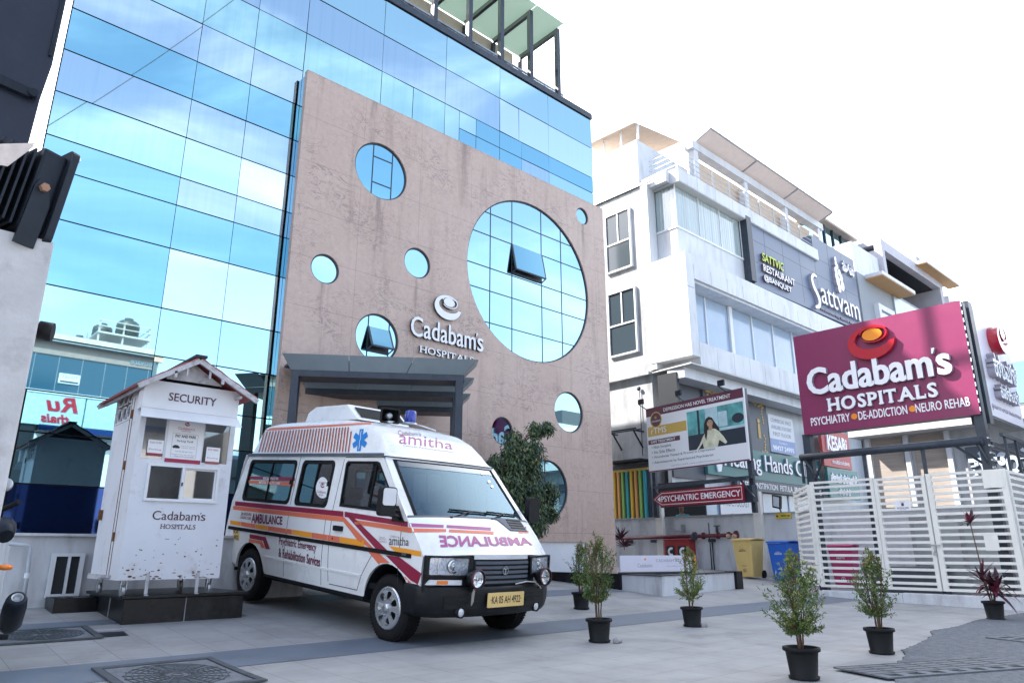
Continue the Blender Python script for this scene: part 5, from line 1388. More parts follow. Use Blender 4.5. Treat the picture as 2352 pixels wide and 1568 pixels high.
mb = MB(); mb.box(.10, .115, 3.985, 3.999, 1.95, 2.3); mb.box(.34, .352, 3.985, 3.999, 2.5, 4.1); mb.build('edge_trim', M['flood'], cb)
mb = MB(); mb.box(-.12, .02, 4.2, 4.34, -1.1, 1.93); mb.build('post', M['navy'], cab)
cc = thing('security_camera', 'white bullet camera with a dark hood on the side of the gate pillar', 'camera', (.42, 3.05, .77))
mb = MB(); mb.cyl((.36, 3.30, .845), (.445, 3.27, .842), .034, n=16); cm = mb.build('body', M['white_l'], cc)
mb = MB(); mb.cyl((.436, 3.272, .842), (.482, 3.256, .838), .038, n=16); mb.build('hood', M['black_pl'], cc)
mb = MB(); mb.tube([(.41, 3.30, .82), (.41, 3.34, .78), (.39, 3.36, .78)], .012); mb.build('arm', M['white_l'], cc)

bike = thing('motorcycle', 'dark motorcycle at the left edge with an orange indicator and a stubby exhaust', 'motorcycle', (.85, 7.6, gz(7.6)))
hd_ = Vector((-.16, .987, 0)); sd_ = Vector((.987, .16, 0)); B0 = Vector((.80, 7.05, gz(7.1)))
BB = lambda s, l, h: B0 + sd_ * s + hd_ * l + Vector((0, 0, h + .06 * l))
for l in (0.0, 1.38):
    mb = MB(); mb.lathe(BB(0, l, .32), sd_, [(.22, -.05), (.29, -.06), (.32, -.02), (.32, .02), (.29, .06), (.22, .05), (.22, -.05)], 32); w = mb.build('wheel', M['rubber'], bike)
    mb = MB(); mb.lathe(BB(0, l, .32), sd_, [(.22, -.03), (.20, .0), (.22, .03)], 32); mb.cyl(BB(-.07, l, .32), BB(.07, l, .32), .05)
    for k in range(10):
        t = k * math.pi / 5; mb.tube([BB(0, l, .32), BB(0, l, .32) + (hd_ * math.cos(t) + Vector((0, 0, 1)) * math.sin(t)) * .21], .006, 4)
    mb.build('rim', M['alu'], w)
mb = MB(); mb.tube([BB(0, -.05, .80), BB(0, .25, .82), BB(0, .62, .80)], [.09, .13, .12], 12); mb.build('seat', M['rubber'], bike)
mb = MB(); mb.tube([BB(0, .60, .82), BB(0, .78, .92), BB(0, 1.0, .93), BB(0, 1.12, .84)], [.12, .17, .17, .08], 14); mb.build('fuel_tank', M['flood'], bike)
mb = MB(); mb.tube([BB(0, .0, .32), BB(.06, .35, .35), BB(0, .6, .3), BB(0, 1.05, .4), BB(0, 1.15, .8), BB(0, .1, .75)], .03, 8); mb.tube([BB(.08, 1.38, .32), BB(.08, 1.2, .95)], .025); mb.tube([BB(-.08, 1.38, .32), BB(-.08, 1.2, .95)], .025); mb.tube([BB(.1, .0, .32), BB(.1, .15, .72)], .03); mb.build('frame', M['black_pl'], bike)
mb = MB(); mb.obox(BB(-.14, .5, .28), sd_ * .28, hd_ * .4, Vector((0, 0, .32))); mb.build('engine', M['flood'], bike, bevel=.03)
mb = MB(); mb.tube([BB(-.38, 1.0, 1.08), BB(-.3, 1.06, 1.12), BB(-.1, 1.16, 1.03), BB(.1, 1.16, 1.03), BB(.3, 1.06, 1.12), BB(.38, 1.0, 1.12)], .014, 8); hb = mb.build('handlebar', M['black_pl'], bike)
ge = Vector(ray(44, 1152)) * 6.25
mb = MB(); mb.tube([BB(.26, 1.09, 1.10), ge], .022, 10); mb.build('grip', M['rubber'], hb)
mc = Vector(ray(12, 1113)) * 6.3
mb = MB(); mb.lathe(mc, (-.4, -.9, .1), [(0, .012), (.055, .010), (.062, .0), (.05, -.03), (0, -.035)], 20); mb.tube([mc, BB(.25, 1.05, 1.08)], .008, 6); mb.build('mirror', M['alu'], hb)
me_ = Vector(ray(40, 1372)) * 5.75; mf_ = Vector(ray(14, 1462)) * 5.95
mb = MB(); mb.lathe(me_, (mf_ - me_), [(.035, .02), (.04, -.005), (.062, .0), (.075, .03), (.085, .12), (.085, .32), (.05, .40), (.03, .42)], 20); ex_ = mb.build('exhaust', M['flood'], bike)
mb = MB(); mb.lathe(me_, (mf_ - me_), [(.0, .03), (.034, .028), (.034, -.004), (.042, -.006)], 16); mb.build('outlet', M['alu'], ex_); 
mb = MB(); mb.tube([mf_, BB(.16, .3, .25), BB(.12, .75, .25)], .025, 8); mb.build('exhaust_pipe', M['black_pl'], ex_)
ip = Vector(ray(10, 1302)) * 5.8
mb = MB(); mb.lathe(ip - sd_ * .05, sd_, [(0, 0), (.018, .01), (.024, .05), (.02, .10), (0, .11)], 14); mb.build('indicator', M['amberl'], bike)
mb = MB(); mb.tube([ip - sd_ * .03, BB(.03, -.05, .72)], .01, 6); mb.build('indicator_stalk', M['black_pl'], bike)
mb = MB(); tp = Vector(ray(6, 1215)) * 6.0; mb.tube([tp - hd_ * .1 - Vector((0, 0, .06)), tp, tp + hd_ * .2 - Vector((0, 0, .02))], [.06, .105, .09], 12); mb.build('tail_cowl', M['flood'], bike)
pipe = thing('drain_pipe', 'pale grey bent drain pipe on the low white wall by the motorcycle', 'pipe', (1.6, 10.5, -.6))
mb = MB(); mb.tube([onY(20, 1248, 10.5), onY(68, 1252, 10.5), onY(70, 1262, 10.5), onY(63, 1320, 10.5), onY(53, 1383, 10.5)], .022, 10); mb.build('tube', mat('pale_blue_pvc', (.46, .50, .54), .5, var=.1), pipe)
mb = MB(); mb.lathe(onY(62, 1321, 10.5), (0, 0, 1), [(.03, -.03), (.03, .03)], 10); mb.lathe(onY(55, 1378, 10.5), (0, 0, 1), [(.034, -.03), (.034, .03)], 10); build_each(mb, 'collar', M['white_p'], pipe)

# ================================================================== plants
def leafmat(n, c, v=.35): return mat(n, c, .42, var=v, vscale=3, spec=.4)
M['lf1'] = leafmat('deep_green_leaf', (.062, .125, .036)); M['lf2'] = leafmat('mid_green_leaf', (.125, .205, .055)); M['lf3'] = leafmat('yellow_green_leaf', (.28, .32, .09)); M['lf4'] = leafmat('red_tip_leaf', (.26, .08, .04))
M['fic1'] = leafmat('dark_ficus_leaf', (.036, .068, .038)); M['fic2'] = leafmat('ficus_leaf', (.075, .12, .055)); M['fic3'] = leafmat('light_ficus_leaf', (.19, .21, .08))
M['bark'] = mat('brown_bark', (.12, .075, .05), .9, var=.3, vscale=20); M['soil'] = mat('red_brown_soil', (.13, .07, .045), .95, var=.35, vscale=60, bump=.6)
M['pot'] = mat('black_plastic_pot', (.008, .009, .010), .6, var=.25, vscale=6, spec=.25, dirt=(.03, .03, .03), dscale=5, dmin=.6, dmax=.9)
def leaf(bm, p, d, n, L, W, m, fold=.25):
    d = d.normalized(); s = d.cross(n)
    if s.length < 1e-4: s = d.cross(Vector((.3, .5, .8)))
    s.normalize(); n = s.cross(d)
    a = bm.verts.new(p); b = bm.verts.new(p + d * L * .45 + s * W / 2 + n * W * fold); c = bm.verts.new(p + d * L - n * L * .12); e = bm.verts.new(p + d * L * .45 - s * W / 2 + n * W * fold); 
    f = bm.faces.new((a, b, c)); g = bm.faces.new((a, c, e)); f.material_index = g.material_index = m
def pot(root, x, y, z, r=.148, h=.245):
    mb = MB(); o = (x, y, z)
    mb.lathe(o, (0, 0, 1), [(0, .002), (r * .74, .0), (r * .76, .012), (r * .72, .016), (r * .86, h * .80), (r * .88, h * .86), (r, h * .88), (r * 1.02, h * .93), (r * 1.0, h), (r * .90, h), (r * .84, h * .86), (0, h * .86)], 40); p = mb.build('pot', M['pot'], root)
    mb = MB(); mb.lathe(o, (0, 0, 1), [(r * .80, .003), (r * .84, .022), (r * .80, .024), (r * .76, .006)], 32); mb.build('saucer', M['pot'], p)
    mb = MB(); mb.lathe(o, (0, 0, 1), [(r * .86, h * .87), (r * .5, h * .90), (0, h * .91)], 24); mb.build('soil', M['soil'], root)
    return z + h * .88
def shrub(label, x, y, h, w, bare, nleaf, seed, weights, lean=0.):
    rn = random.Random(seed); z = gz(y) + .002
    root = thing('potted_shrub', label, 'potted plant', (x, y, z), group='shrubs in black pots on the forecourt')
    z0 = pot(root, x, y, z)
    top = z0 + h; stems = MB(); lv = MB()
    ns = rn.choice((4, 5)); segs = []; mains = []
    for i in range(ns):
        a = 6.28 * i / ns + rn.uniform(-.5, .5); r0 = rn.uniform(.008, .03); sp = rn.uniform(.12, .42) * w / 2; hh = h * rn.uniform(.70, .98)
        pts = []
        for k in range(9):
            t = k / 8; q = r0 + sp * t
            pts.append(Vector((x + math.cos(a + .5 * t) * q + rn.uniform(-.006, .006) + lean * t * w, y + math.sin(a + .5 * t) * q + rn.uniform(-.006, .006), z0 + hh * t)))
        stems.tube(pts, [.0078 * (1 - t / 9) + .0015 for t in range(9)], 6); mains.append(pts)
    def radius(u): return w / 2 * (math.sin(math.pi * min(1, .10 + .90 * u ** .85)) ** .65) * (1.0 if u < .6 else 1.0 - .35 * (u - .6) / .4)
    ntw = 95
    for i in range(ntw):
        u = rn.random() ** 1.1; rad = radius(u) * math.sqrt(rn.uniform(.10, 1.15)); a = rn.uniform(0, 6.28)
        tip = Vector((x + math.cos(a) * rad + lean * u * w, y + math.sin(a) * rad, z0 + h * (bare + (1.0 - bare) * u)))
        s = min(mains, key=lambda m: (m[5] - tip).length * rn.uniform(.6, 1.4)); k = max(2, min(7, int((tip.z - z0 - rad * .8) / h * 8)))
        p = s[k]; mid = (p + tip) / 2 + Vector((rn.uniform(-.01, .01), rn.uniform(-.01, .01), -.012))
        stems.tube([p, mid, tip], [.003, .0022, .001], 4, caps=False); segs.append([p, mid, tip])
    wt = weights
    for i in range(int(nleaf * 1.2)):
        s = rn.choice(segs); t = rn.uniform(.30, 1.08)
        k = min(int(t * 2), 1); f = t * 2 - k
        p = s[k] + (s[k + 1] - s[k]) * f; ax = (s[k + 1] - s[k]).normalized()
        d = (ax * rn.uniform(.1, .8) + Vector((rn.gauss(0, .6), rn.gauss(0, .6), rn.gauss(.25, .5)))).normalized()
        p = p + Vector((rn.gauss(0, .009), rn.gauss(0, .009), rn.gauss(0, .009)))
        hrel = (p.z - z0) / h; r = rn.random()
        m = 0 if r < wt[0] else 1 if r < wt[0] + wt[1] else 2 if r < wt[0] + wt[1] + wt[2] else 3
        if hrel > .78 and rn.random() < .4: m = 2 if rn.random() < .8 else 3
        leaf(lv.bm, p, d, Vector((rn.gauss(0, .5), rn.gauss(0, .5), 1)), rn.uniform(.026, .050), rn.uniform(.009, .015), m)
    stems.build('stem', M['bark'], root); lv.build('foliage', [M['lf1'], M['lf2'], M['lf3'], M['lf4']], root, merge=False, recalc=False)
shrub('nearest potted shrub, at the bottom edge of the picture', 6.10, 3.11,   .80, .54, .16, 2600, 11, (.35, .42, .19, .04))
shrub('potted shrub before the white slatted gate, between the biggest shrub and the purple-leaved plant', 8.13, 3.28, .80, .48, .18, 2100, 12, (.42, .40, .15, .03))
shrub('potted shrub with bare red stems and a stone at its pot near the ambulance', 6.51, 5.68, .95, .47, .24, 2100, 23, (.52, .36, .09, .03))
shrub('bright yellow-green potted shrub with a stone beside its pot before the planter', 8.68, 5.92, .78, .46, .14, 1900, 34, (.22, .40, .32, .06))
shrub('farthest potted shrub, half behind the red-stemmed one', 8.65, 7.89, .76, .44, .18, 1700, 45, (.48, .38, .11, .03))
# purple-leaved cordyline
cz = gz(3.58); cord = thing('potted_cordyline', 'purple-leaved cordyline in a black pot standing at the foot of the white gate', 'potted plant', (13.20, 3.58, cz))
z0 = pot(cord, 13.20, 3.58, cz, .155, .27); rn = random.Random(8)
M['cord1'] = leafmat('dark_purple_leaf', (.045, .012, .022), .4); M['cord2'] = leafmat('wine_red_leaf', (.12, .018, .035), .4)
mb = MB(); tops = []
for a, r, hh in ((.3, .03, .30), (2.4, .05, .42), (4.2, .04, .22), (5.5, .06, .34), (2.8, .10, 1.18)):
    p = Vector((13.20 + math.cos(a) * r * .4, 3.58 + math.sin(a) * r * .4, z0)); q = Vector((13.20 + math.cos(a) * r * 2, 3.58 + math.sin(a) * r * 2, z0 + hh))
    mb.tube([p, (p + q) / 2 + Vector((.01, .01, 0)), q], [.012, .009, .008], 6); tops.append((q, hh))
mb.build('stem', M['bark'], cord)
mb = MB()
for q, hh in tops:
    n = 16 if hh < 1 else 12
    for k in range(n):
        a = k * 2.4 + rn.uniform(-.3, .3); el = rn.uniform(-.2, 1.3) if hh < 1 else rn.uniform(.0, 1.3)
        L = rn.uniform(.22, .36) if hh < 1 else rn.uniform(.2, .28); d = Vector((math.cos(a) * math.cos(el), math.sin(a) * math.cos(el), math.sin(el)))
        s = d.cross(Vector((0, 0, 1))); s = s.normalized() if s.length > .05 else Vector((1, 0, 0)); w = rn.uniform(.02, .035); base = q - Vector((0, 0, rn.uniform(0, .12) * (hh < 1)))
        m = 0 if rn.random() < .6 else 1; prev = None
        for j in range(6):
            t = j / 5; c = base + d * L * t - Vector((0, 0, 1)) * L * .55 * t * t * (1.15 - math.sin(max(0, el)))
            ww = w * math.sin(math.pi * min(1, .12 + t * .88)) if t < 1 else .001
            cur = (c - s * ww, c + Vector((0, 0, -.3 * ww)), c + s * ww)
            if prev:
                mb.face([prev[0], prev[1], cur[1], cur[0]], m, True); mb.face([prev[1], prev[2], cur[2], cur[1]], m, True)
            prev = cur
mb.build('foliage', [M['cord1'], M['cord2']], cord, recalc=False)
# stones by the pots
M['stone'] = mat('pale_grey_stone', (.32, .31, .31), .9, var=.35, vscale=25, bump=.6)
for (x, y, sd_n, lab) in ((6.60, 5.50, 3, 'rough grey stone at the foot of the red-stemmed shrub pot near the ambulance'), (8.76, 5.80, 4, 'rough grey stone at the foot of the yellow-green shrub pot')):
    rn = random.Random(sd_n); mb = MB(); bmesh.ops.create_icosphere(mb.bm, subdivisions=3, radius=1)
    for v in mb.bm.verts:
        k = 1 + .16 * math.sin(v.co.x * 4 + sd_n) * math.cos(v.co.y * 3.1) + rn.uniform(-.05, .05)
        v.co = Vector((v.co.x * .062 * k, v.co.y * .045 * k, v.co.z * .032 * k)) + Vector((x, y, gz(y) + .024))
    tag(mb.build('stone', M['stone']), lab, 'stone', 'loose stones by the pots')

# ficus in front of the granite
FYp = 11.0
tb = onY(1195, 1300, FYp)
fic = thing('ficus_tree', 'dark bushy weeping fig growing against the pink granite behind the ambulance', 'tree', (tb.x, FYp, gz(FYp)))
rn = random.Random(21)
blobs = [(1212, 990, 26), (1235, 985, 22), (1244, 990, 17), (1185, 1008, 30), (1168, 1040, 32), (1205, 1040, 40), (1140, 1066, 30), (1180, 1078, 48), (1225, 1080, 40), (1128, 1100, 22), (1160, 1120, 45), (1210, 1125, 48), (1248, 1128, 30), (1264, 1150, 15), (1190, 1165, 40), (1232, 1170, 36), (1255, 1180, 22), (1215, 1205, 30), (1205, 1228, 16), (1120, 1062, 16)]
lv = MB(); br = MB()
trunk_top = onY(1190, 1080, FYp)
br.tube([Vector((tb.x, FYp, gz(FYp) - .05)), onY(1196, 1230, FYp), onY(1188, 1150, FYp), trunk_top, onY(1205, 1010, FYp)], [.06, .05, .04, .03, .012], 8)
for bx, by, r in blobs:
    c = onY(bx, by, FYp); rm = r / 112.
    c.y += rn.uniform(-.30, .15)
    if r > 14: br.tube([onY(1190, min(1220, by + 40), FYp), (c + onY(1190, min(1220, by + 40), FYp)) / 2 + Vector((0, 0, .05)), c], [.018, .012, .005], 5)
    for k in range(int(r * r * .40) + 60):
        while True:
            v = Vector((rn.uniform(-1, 1), rn.uniform(-1, 1), rn.uniform(-1, 1)))
            if v.length < 1: break
        v *= (.62 + .38 * rn.random()) * 1.02
        p = c + Vector((v.x * rm, v.y * rm * .8, v.z * rm))
        d = Vector((v.x * .6 + rn.gauss(0, .4), v.y * .6 + rn.gauss(0, .4) - .1, -.75 + rn.gauss(0, .35)))
        q = rn.random(); m = 0 if q < .46 else 1 if q < .84 else 2
        leaf(lv.bm, p, d, Vector((v.x, v.y - .3, .8)), rn.uniform(.075, .125), rn.uniform(.03, .046), m, .15)
br.build('trunk', M['bark'], fic); lv.build('crown', [M['fic1'], M['fic2'], M['fic3']], fic, merge=False, recalc=False)
# ================================================================== white slatted enclosure and the big signs
M['slat'] = mat('cream_painted_steel', (.80, .78, .72), .45, var=.06, vscale=4, dirt=(.50, .42, .32), dscale=6, dmin=.66, dmax=.86)
GX = 15.6
enc = thing('slatted_gate', 'cream white slatted steel enclosure and gate below the maroon hospital sign', 'gate', (GX, 5.5, -.9))
def slat_run(parent, a, b, z0, z1, n, post_w=.07, last=True, name='slat_panel'):
    a, b = Vector((*a, 0)), Vector((*b, 0)); d = (b - a).normalized(); L = (b - a).length; nrm = Vector((d.y, -d.x, 0))
    up = Vector((0, 0, 1))
    for x in ((0, L - post_w) if last else (0,)): mb = MB(); mb.obox(a + d * x + up * z0 - nrm * .035, d * post_w, nrm * .07, up * (z1 - z0)); mb.build('post', M['slat'], parent)
    mb = MB()
    for k in range(n):
        z = z0 + (z1 - z0) * k / (n - 1); h = .050
        mb.obox(a + d * (post_w + .001) + up * (z - h * (1 if k == n - 1 else 0) - (h / 2 if 0 < k < n - 1 else 0)) - nrm * .02, d * (L - post_w * (2 if last else 1) - .002), nrm * .045, up * h)
    return mb.build(name, M['slat'], parent)
slat_run(enc, (GX, 7.35), (GX, 6.00), -.735, 1.444, 18); slat_run(enc, (GX - .02, 5.985), (GX - .02, 5.02), -.735, 1.42, 18, name='gate_leaf'); slat_run(enc, (GX, 5.0), (GX, 3.66), -.735, 1.444, 18, .09)
slat_run(enc, (17.4, 8.62), (GX + .02, 7.40), -.72, 1.40, 18, .04); slat_run(enc, (GX + .08, 3.67), (19.2, 3.67), -.735, 1.43, 18); 
mb = MB(); mb.box(GX - .05, GX - .036, 3.70, 4.03, 1.11, 1.42); mb.build('cover_plate', M['slat'], enc)
mb = MB(); mb.box(GX - .045, GX - .030, 3.66 + .3, 3.66 + .52, .0, .3); mb.build('lock_plate', M['slat'], enc)
mb = MB(); mb.bar((GX - .06, 5.14, .10), (GX - .06, 4.92, .10), .022); mb.cyl((GX - .07, 5.03, .06), (GX - .07, 5.03, -.06), .012); mb.bar((GX - .065, 5.06, -.06), (GX - .065, 5.0, -.06), .04, .05); mb.build('latch', M['alu'], enc)
mb = MB(); mb.box(GX - .06, GX - .05, 5.34, 5.63, .76, .97); gn = mb.build('notice', M['poster'], enc)
mb = MB(); f_ = faceX(GX - .0605, 5.485); fit_text(mb, 'CAUTION', -.05, .05, .925, .94, f_, .001); fit_text(mb, 'ELECTRICAL PANEL', -.11, .11, .80, .83, f_, .001, bold=.02); fit_text(mb, 'KEEP AWAY', -.06, .06, .775, .79, f_, .001); mb.shape([rect(-.025, .025, .85, .91)], f_, .001); mb.build('lettering', M['sec_ink'], gn)
kerb = thing('enclosure_kerb', 'broken white concrete kerb under the slatted gate', 'kerb', (GX, 5.5, -1))
mb = MB()
mb.box(GX - .06, GX + .1, 5.75, 7.4, -1.1, -.80); mb.box(GX - .03, GX + .1, 5.05, 5.749, -1.1, -.79); mb.box(GX - .10, GX + .1, 3.4, 5.049, -1.1, -.79); mb.box(GX + .101, 19.2, 3.55, 3.75, -1.1, -.80)
mb.build('block', M['white_wall'], kerb, bevel=.02)
geq = thing('equipment_cabinet', 'grey equipment cabinet standing inside the slatted enclosure', 'cabinet', (17.6, 5.6, -.9))
mb = MB(); mb.box(17.2, 18.0, 4.1, 6.0, -.95, .75); gb = mb.build('body', M['conc'], geq, bevel=.02)
mb = MB(); mb.box(17.18, 17.199, 4.2, 4.95, -.7, .6); mb.box(17.18, 17.199, 5.05, 5.9, -.7, .6); build_each(mb, 'door', M['alu'], gb)
geq2 = thing('dark_crate', 'dark low crate inside the slatted enclosure behind the gate leaf', 'crate', (16.6, 5.9, -.95))
mb = MB(); mb.box(16.3, 17.0, 5.3, 6.6, -.95, -.35); mb.box(16.28, 17.02, 5.28, 6.62, -.349, -.32); mb.build('body', M['van_grey'], geq2, bevel=.02)

SX = 15.95
M['maroon_sign'] = mat('maroon_sign_sheet', (.225, .024, .088), .36, var=.03, vscale=2)
M['sign_red'] = mat('red_acrylic', (.45, .012, .03), .15, coat=.5); M['sign_org'] = mat('orange_acrylic', (.85, .28, .02), .25)
M['letter_side'] = mat('grey_letter_edge', (.34, .32, .37), .5)
hs_ = thing('hospital_sign', 'large maroon hospital sign with raised swirl and white lettering above the gate', 'sign', (SX, 5.7, 2.5))
mb = MB(); mb.box(SX, SX + .30, 3.965, 7.50, 2.545, 4.875); box_ = mb.build('sign_box', M['steel_d'], hs_)
mb = MB(); mb.box(SX - .02, SX - .001, 3.96, 7.505, 2.54, 4.88); fcp = mb.build('face_panel', M['maroon_sign'], hs_)
mb = MB()
for k in range(14): mb.box(SX - .022, SX + .01, 3.945, 3.958, 2.6 + k * .165, 2.68 + k * .165)
mb.build('edge_clip', M['chrome'], fcp)
SF_ = faceX(SX - .021, 0.)
def sp_(px, py): p = onX(1674 + px * .3125, 490 + py * .3125, SX - .06); return -p.y, p.z
(a0, _), (a1, _) = sp_(885, 960), sp_(1238, 900); (_, b1), (_, b0) = sp_(1050, 808), sp_(1040, 1078)
mb = MB(); swirl(mb, SF_, (a0 + a1) / 2 - .03, (b0 + b1) / 2 - .02, (a1 - a0) / 2 * .97, .11, 0, 1, 0, .09); mb.build('emblem', [M['sign_red'], M['sign_org']], hs_)
(a0, z0), (a1, z1) = sp_(592, 1345), sp_(1660, 1195); (_, zt) = sp_(1080, 1095)
M['letter_w'] = mat('white_sign_letter', (.88, .87, .90), .3)
mb = MB(); cadabam(mb, a0, a1, z0 + .0, z0 + .63, SF_, .10, 0, 1, bold=.022, contrast=.016); mb.build('name_lettering', [M['letter_w'], M['letter_side']], hs_)
(a0, z0), (a1, z1) = sp_(738, 1450), sp_(1545, 1345)
mb = MB(); tmp = []; hc = (a0 + a1) / 2; serif_text(mb, 'HOSPITALS', .405, lambda x, y, d: SF_(hc + x, (z0 + z1) / 2 + .145 + y, d), .07, 0, 1, bold=.026, contrast=.016, width=a1 - a0)
mb.build('word_lettering', [M['letter_w'], M['letter_side']], hs_)
mb = MB(); zz = sp_(600, 1568)[1]; h = .185
for t, xa, xb in (('PSYCHIATRY', 600, 880), ('DE-ADDICTION', 955, 1308), ('NEURO REHAB', 1385, 1780)):
    fit_text(mb, t, sp_(xa, 1540)[0], sp_(xb, 1450)[0], zz + .02, zz + .02 + h, SF_, .012, 0, 0, bold=.012)
mb.build('service_lettering', M['letter_w'], hs_)
mb = MB()
for xa, ya in ((920, 1508), (1347, 1444)): c = sp_(xa, ya); mb.shape([circ(c[0], zz + .02 + h / 2, .065, 20)], SF_, .012)
build_each(mb, 'bullet', M['sign_org'], hs_)
s2 = thing('second_sign', 'white sign seen nearly edge-on with a raised red emblem and Kannada letters', 'sign', (17.7, 4, 2.6))
Y2 = 3.93
M['white_sign'] = mat('pale_lilac_sign_sheet', (.70, .68, .76), .4, var=.03)
mb = MB(); mb.box(16.55, 19.0, Y2, Y2 + .28, 2.6, 4.93); mb.build('sign_box', M['white_sign'], s2)
mb = MB(); mb.box(16.30, 16.545, Y2 - .02, Y2 + .3, 2.4, 4.95); mb.box(16.545, 19.0, Y2 + .01, Y2 + .29, 2.55, 2.597); mb.build('edge_frame', M['steel_d'], s2)
F2 = faceY(Y2 - .001)
mb = MB(); swirl(mb, F2, 17.72, 4.35, .40, .20, 0, 0, 1); mb.build('emblem', [M['letter_w'], M['sign_red']], s2)
mb = MB(); fit_text(mb, 'ಕಡಬಮ್ಸ್', 16.85, 18.6, 3.42, 3.95, F2, .14, 0, 1, bold=.02); fit_text(mb, 'ಹಾಸ್ಪಿಟಲ್ಸ್', 17.05, 18.5, 3.0, 3.32, F2, .12, 0, 1, bold=.02); fit_text(mb, 'ಸೈಕಿಯಾಟ್ರಿ ಡಿ-ಅಡಿಕ್ಷನ್ ನ್ಯೂರೋ ರಿಹ್ಯಾಬ್', 16.7, 18.85, 2.72, 2.86, F2, .004, 1); mb.build('lettering', [M['letter_w'], M['letter_side']], s2)
fr = thing('pipe_gantry', 'dark steel pipe gantry carrying the maroon hospital sign over the gate', 'gantry', (SX, 5.7, 1.4))
mb = MB(); mb.cyl((SX - .10, 7.62, 2.03), (SX - .10, 4.0, 2.03), .075); mb.cyl((SX + .25, 7.62, 2.06), (SX + .25, 4.0, 2.06), .07); mb.bar((SX - .1, 7.60, 2.03), (SX - .1, 7.60, 1.45), .05); build_each(mb, 'beam', M['steel_d'], fr)
for y in (7.50, 4.02):
    mb = MB(); mb.bar((SX + .12, y, -1.0), (SX + .12, y, 4.85 if y < 5 else 2.56), .17); mb.build('post', M['steel_d'], fr)
for y in (6.24, 5.08): mb = MB(); mb.bar((SX - .05, y, -.9), (SX - .05, y, 1.97), .06); mb.build('strut', M['steel_d'], fr)
for a, b in (((SX - .1, 7.55, 2.0), (SX + .1, 7.3, 1.45)), ((SX - .1, 7.1, 2.0), (SX + .1, 7.45, 1.45)), ((SX - .1, 4.1, 2.0), (SX + .1, 3.95, 1.45)), ((SX - .1, 4.5, 2.0), (SX + .2, 4.1, 1.6))):
    mb = MB(); mb.bar(a, b, .04); mb.build('brace', M['steel_d'], fr)
mb = MB()
for k in range(5): mb.box(SX - .02, SX + .24, 3.90, 3.93, 1.5 + k * .14, 1.53 + k * .14)
build_each(mb, 'rung', M['alu'], fr)
for k in range(5): mb = MB(); mb.bar((16.4 + k * .75, 3.75, 1.45), (16.4 + k * .75, 3.75, 2.15), .045); mb.build('strut', M['steel_d'], fr)
mb = MB(); mb.bar((16.2, 3.75, 2.15), (19.6, 3.75, 2.15), .06); mb.bar((16.2, 3.95, 2.0), (19.6, 3.95, 2.0), .06); mb.bar((16.2, 4.2, 2.05), (19.6, 4.2, 2.05), .05); build_each(mb, 'beam', M['steel_d'], fr)

# ================================================================== retaining wall with everything on it
RX = 19.3
rw = thing('boundary_wall', 'weathered white boundary wall behind the bins and the red pipe', 'wall', (RX, 9, -.8))
mb = MB(); mb.box(RX, RX + .22, 2.0, 17.5, -1.2, .985); mb.build('wall_body', M['white_wall'], rw); mb = MB(); mb.box(RX - .03, RX + .25, 2.0, 17.5, .986, 1.03); mb.build('coping', M['conc'], rw)
for k, y in enumerate((14.06, 10.66)):
    mb = MB(); mb.box(RX - .16, RX - .001, y - .12, y + .12, -1.1, 1.62); mb.build('pilaster', M['slat'], rw)
hp = thing('fire_main', 'dark red fire pipe with valves running along the white boundary wall', 'pipe', (RX - .2, 13.5, .4))
M['fire_red'] = mat('dark_red_pipe_paint', (.12, .014, .022), .45, var=.2, vscale=8); M['hose_red'] = mat('hose_box_red', (.34, .035, .04), .4, var=.1)
mb = MB(); mb.cyl((RX - .22, 16.0, .385), (RX - .22, 11.45, .43), .055); mb.build('pipe_run', M['fire_red'], hp)
for y, r in ((12.75, .12), (12.45, .10), (11.95, .10), (11.6, .10), (11.36, .13)):
    mb = MB(); mb.cyl((RX - .22, y, .425), (RX - .22, y - .05, .425), r, n=18); mb.build('flange', M['fire_red'], hp)
mb = MB(); mb.lathe((RX - .36, 12.66, .40), (-1, 0, 0), [(.02, -.1), (.02, .0), (.10, .0), (.11, .015), (.09, .03), (.03, .02), (0, .03)], 18); mb.build('valve_wheel', M['steel_d'], hp)
mb = MB(); mb.cyl((RX - .22, 11.95, .48), (RX - .22, 11.95, .70), .04); mb.bar((RX - .22, 12.05, .70), (RX - .22, 11.85, .70), .03); mb.build('gauge', M['steel_d'], hp)
for dy in (.0, -.18):
    mb = MB(); mb.lathe((RX - .34, 11.52 + dy, .40), (-1, 0, 0), [(.05, -.08), (.06, .0), (.055, .02), (.03, .02), (0, .02)], 14); mb.build('hose_outlet', mat('brass_cap', (.62, .42, .30), .3, .6), hp)
for y in (15.3, 14.3, 12.2): mb = MB(); mb.box(RX - .26, RX - .001, y - .05, y + .05, .24, .33); mb.build('bracket', M['steel_d'], hp)
mb = MB(); mb.cyl((RX - .12, 12.2, .35), (RX - .12, 12.2, -.85), .02); mb.cyl((RX - .06, 12.32, .8), (RX - .06, 12.32, -.85), .016); build_each(mb, 'drain_pipe', M['steel_d'], hp)
hb_ = thing('fire_hose_box', 'red fire hose box with two dark windows below the red pipe', 'hose box', (RX - .3, 13.3, -.2))
mb = MB(); mb.box(RX - .36, RX - .01, 12.86, 13.76, -.60, .30); mb.box(RX - .39, RX, 12.83, 13.79, .301, .335); hbb = mb.build('cabinet', M['hose_red'], hb_, bevel=.01)
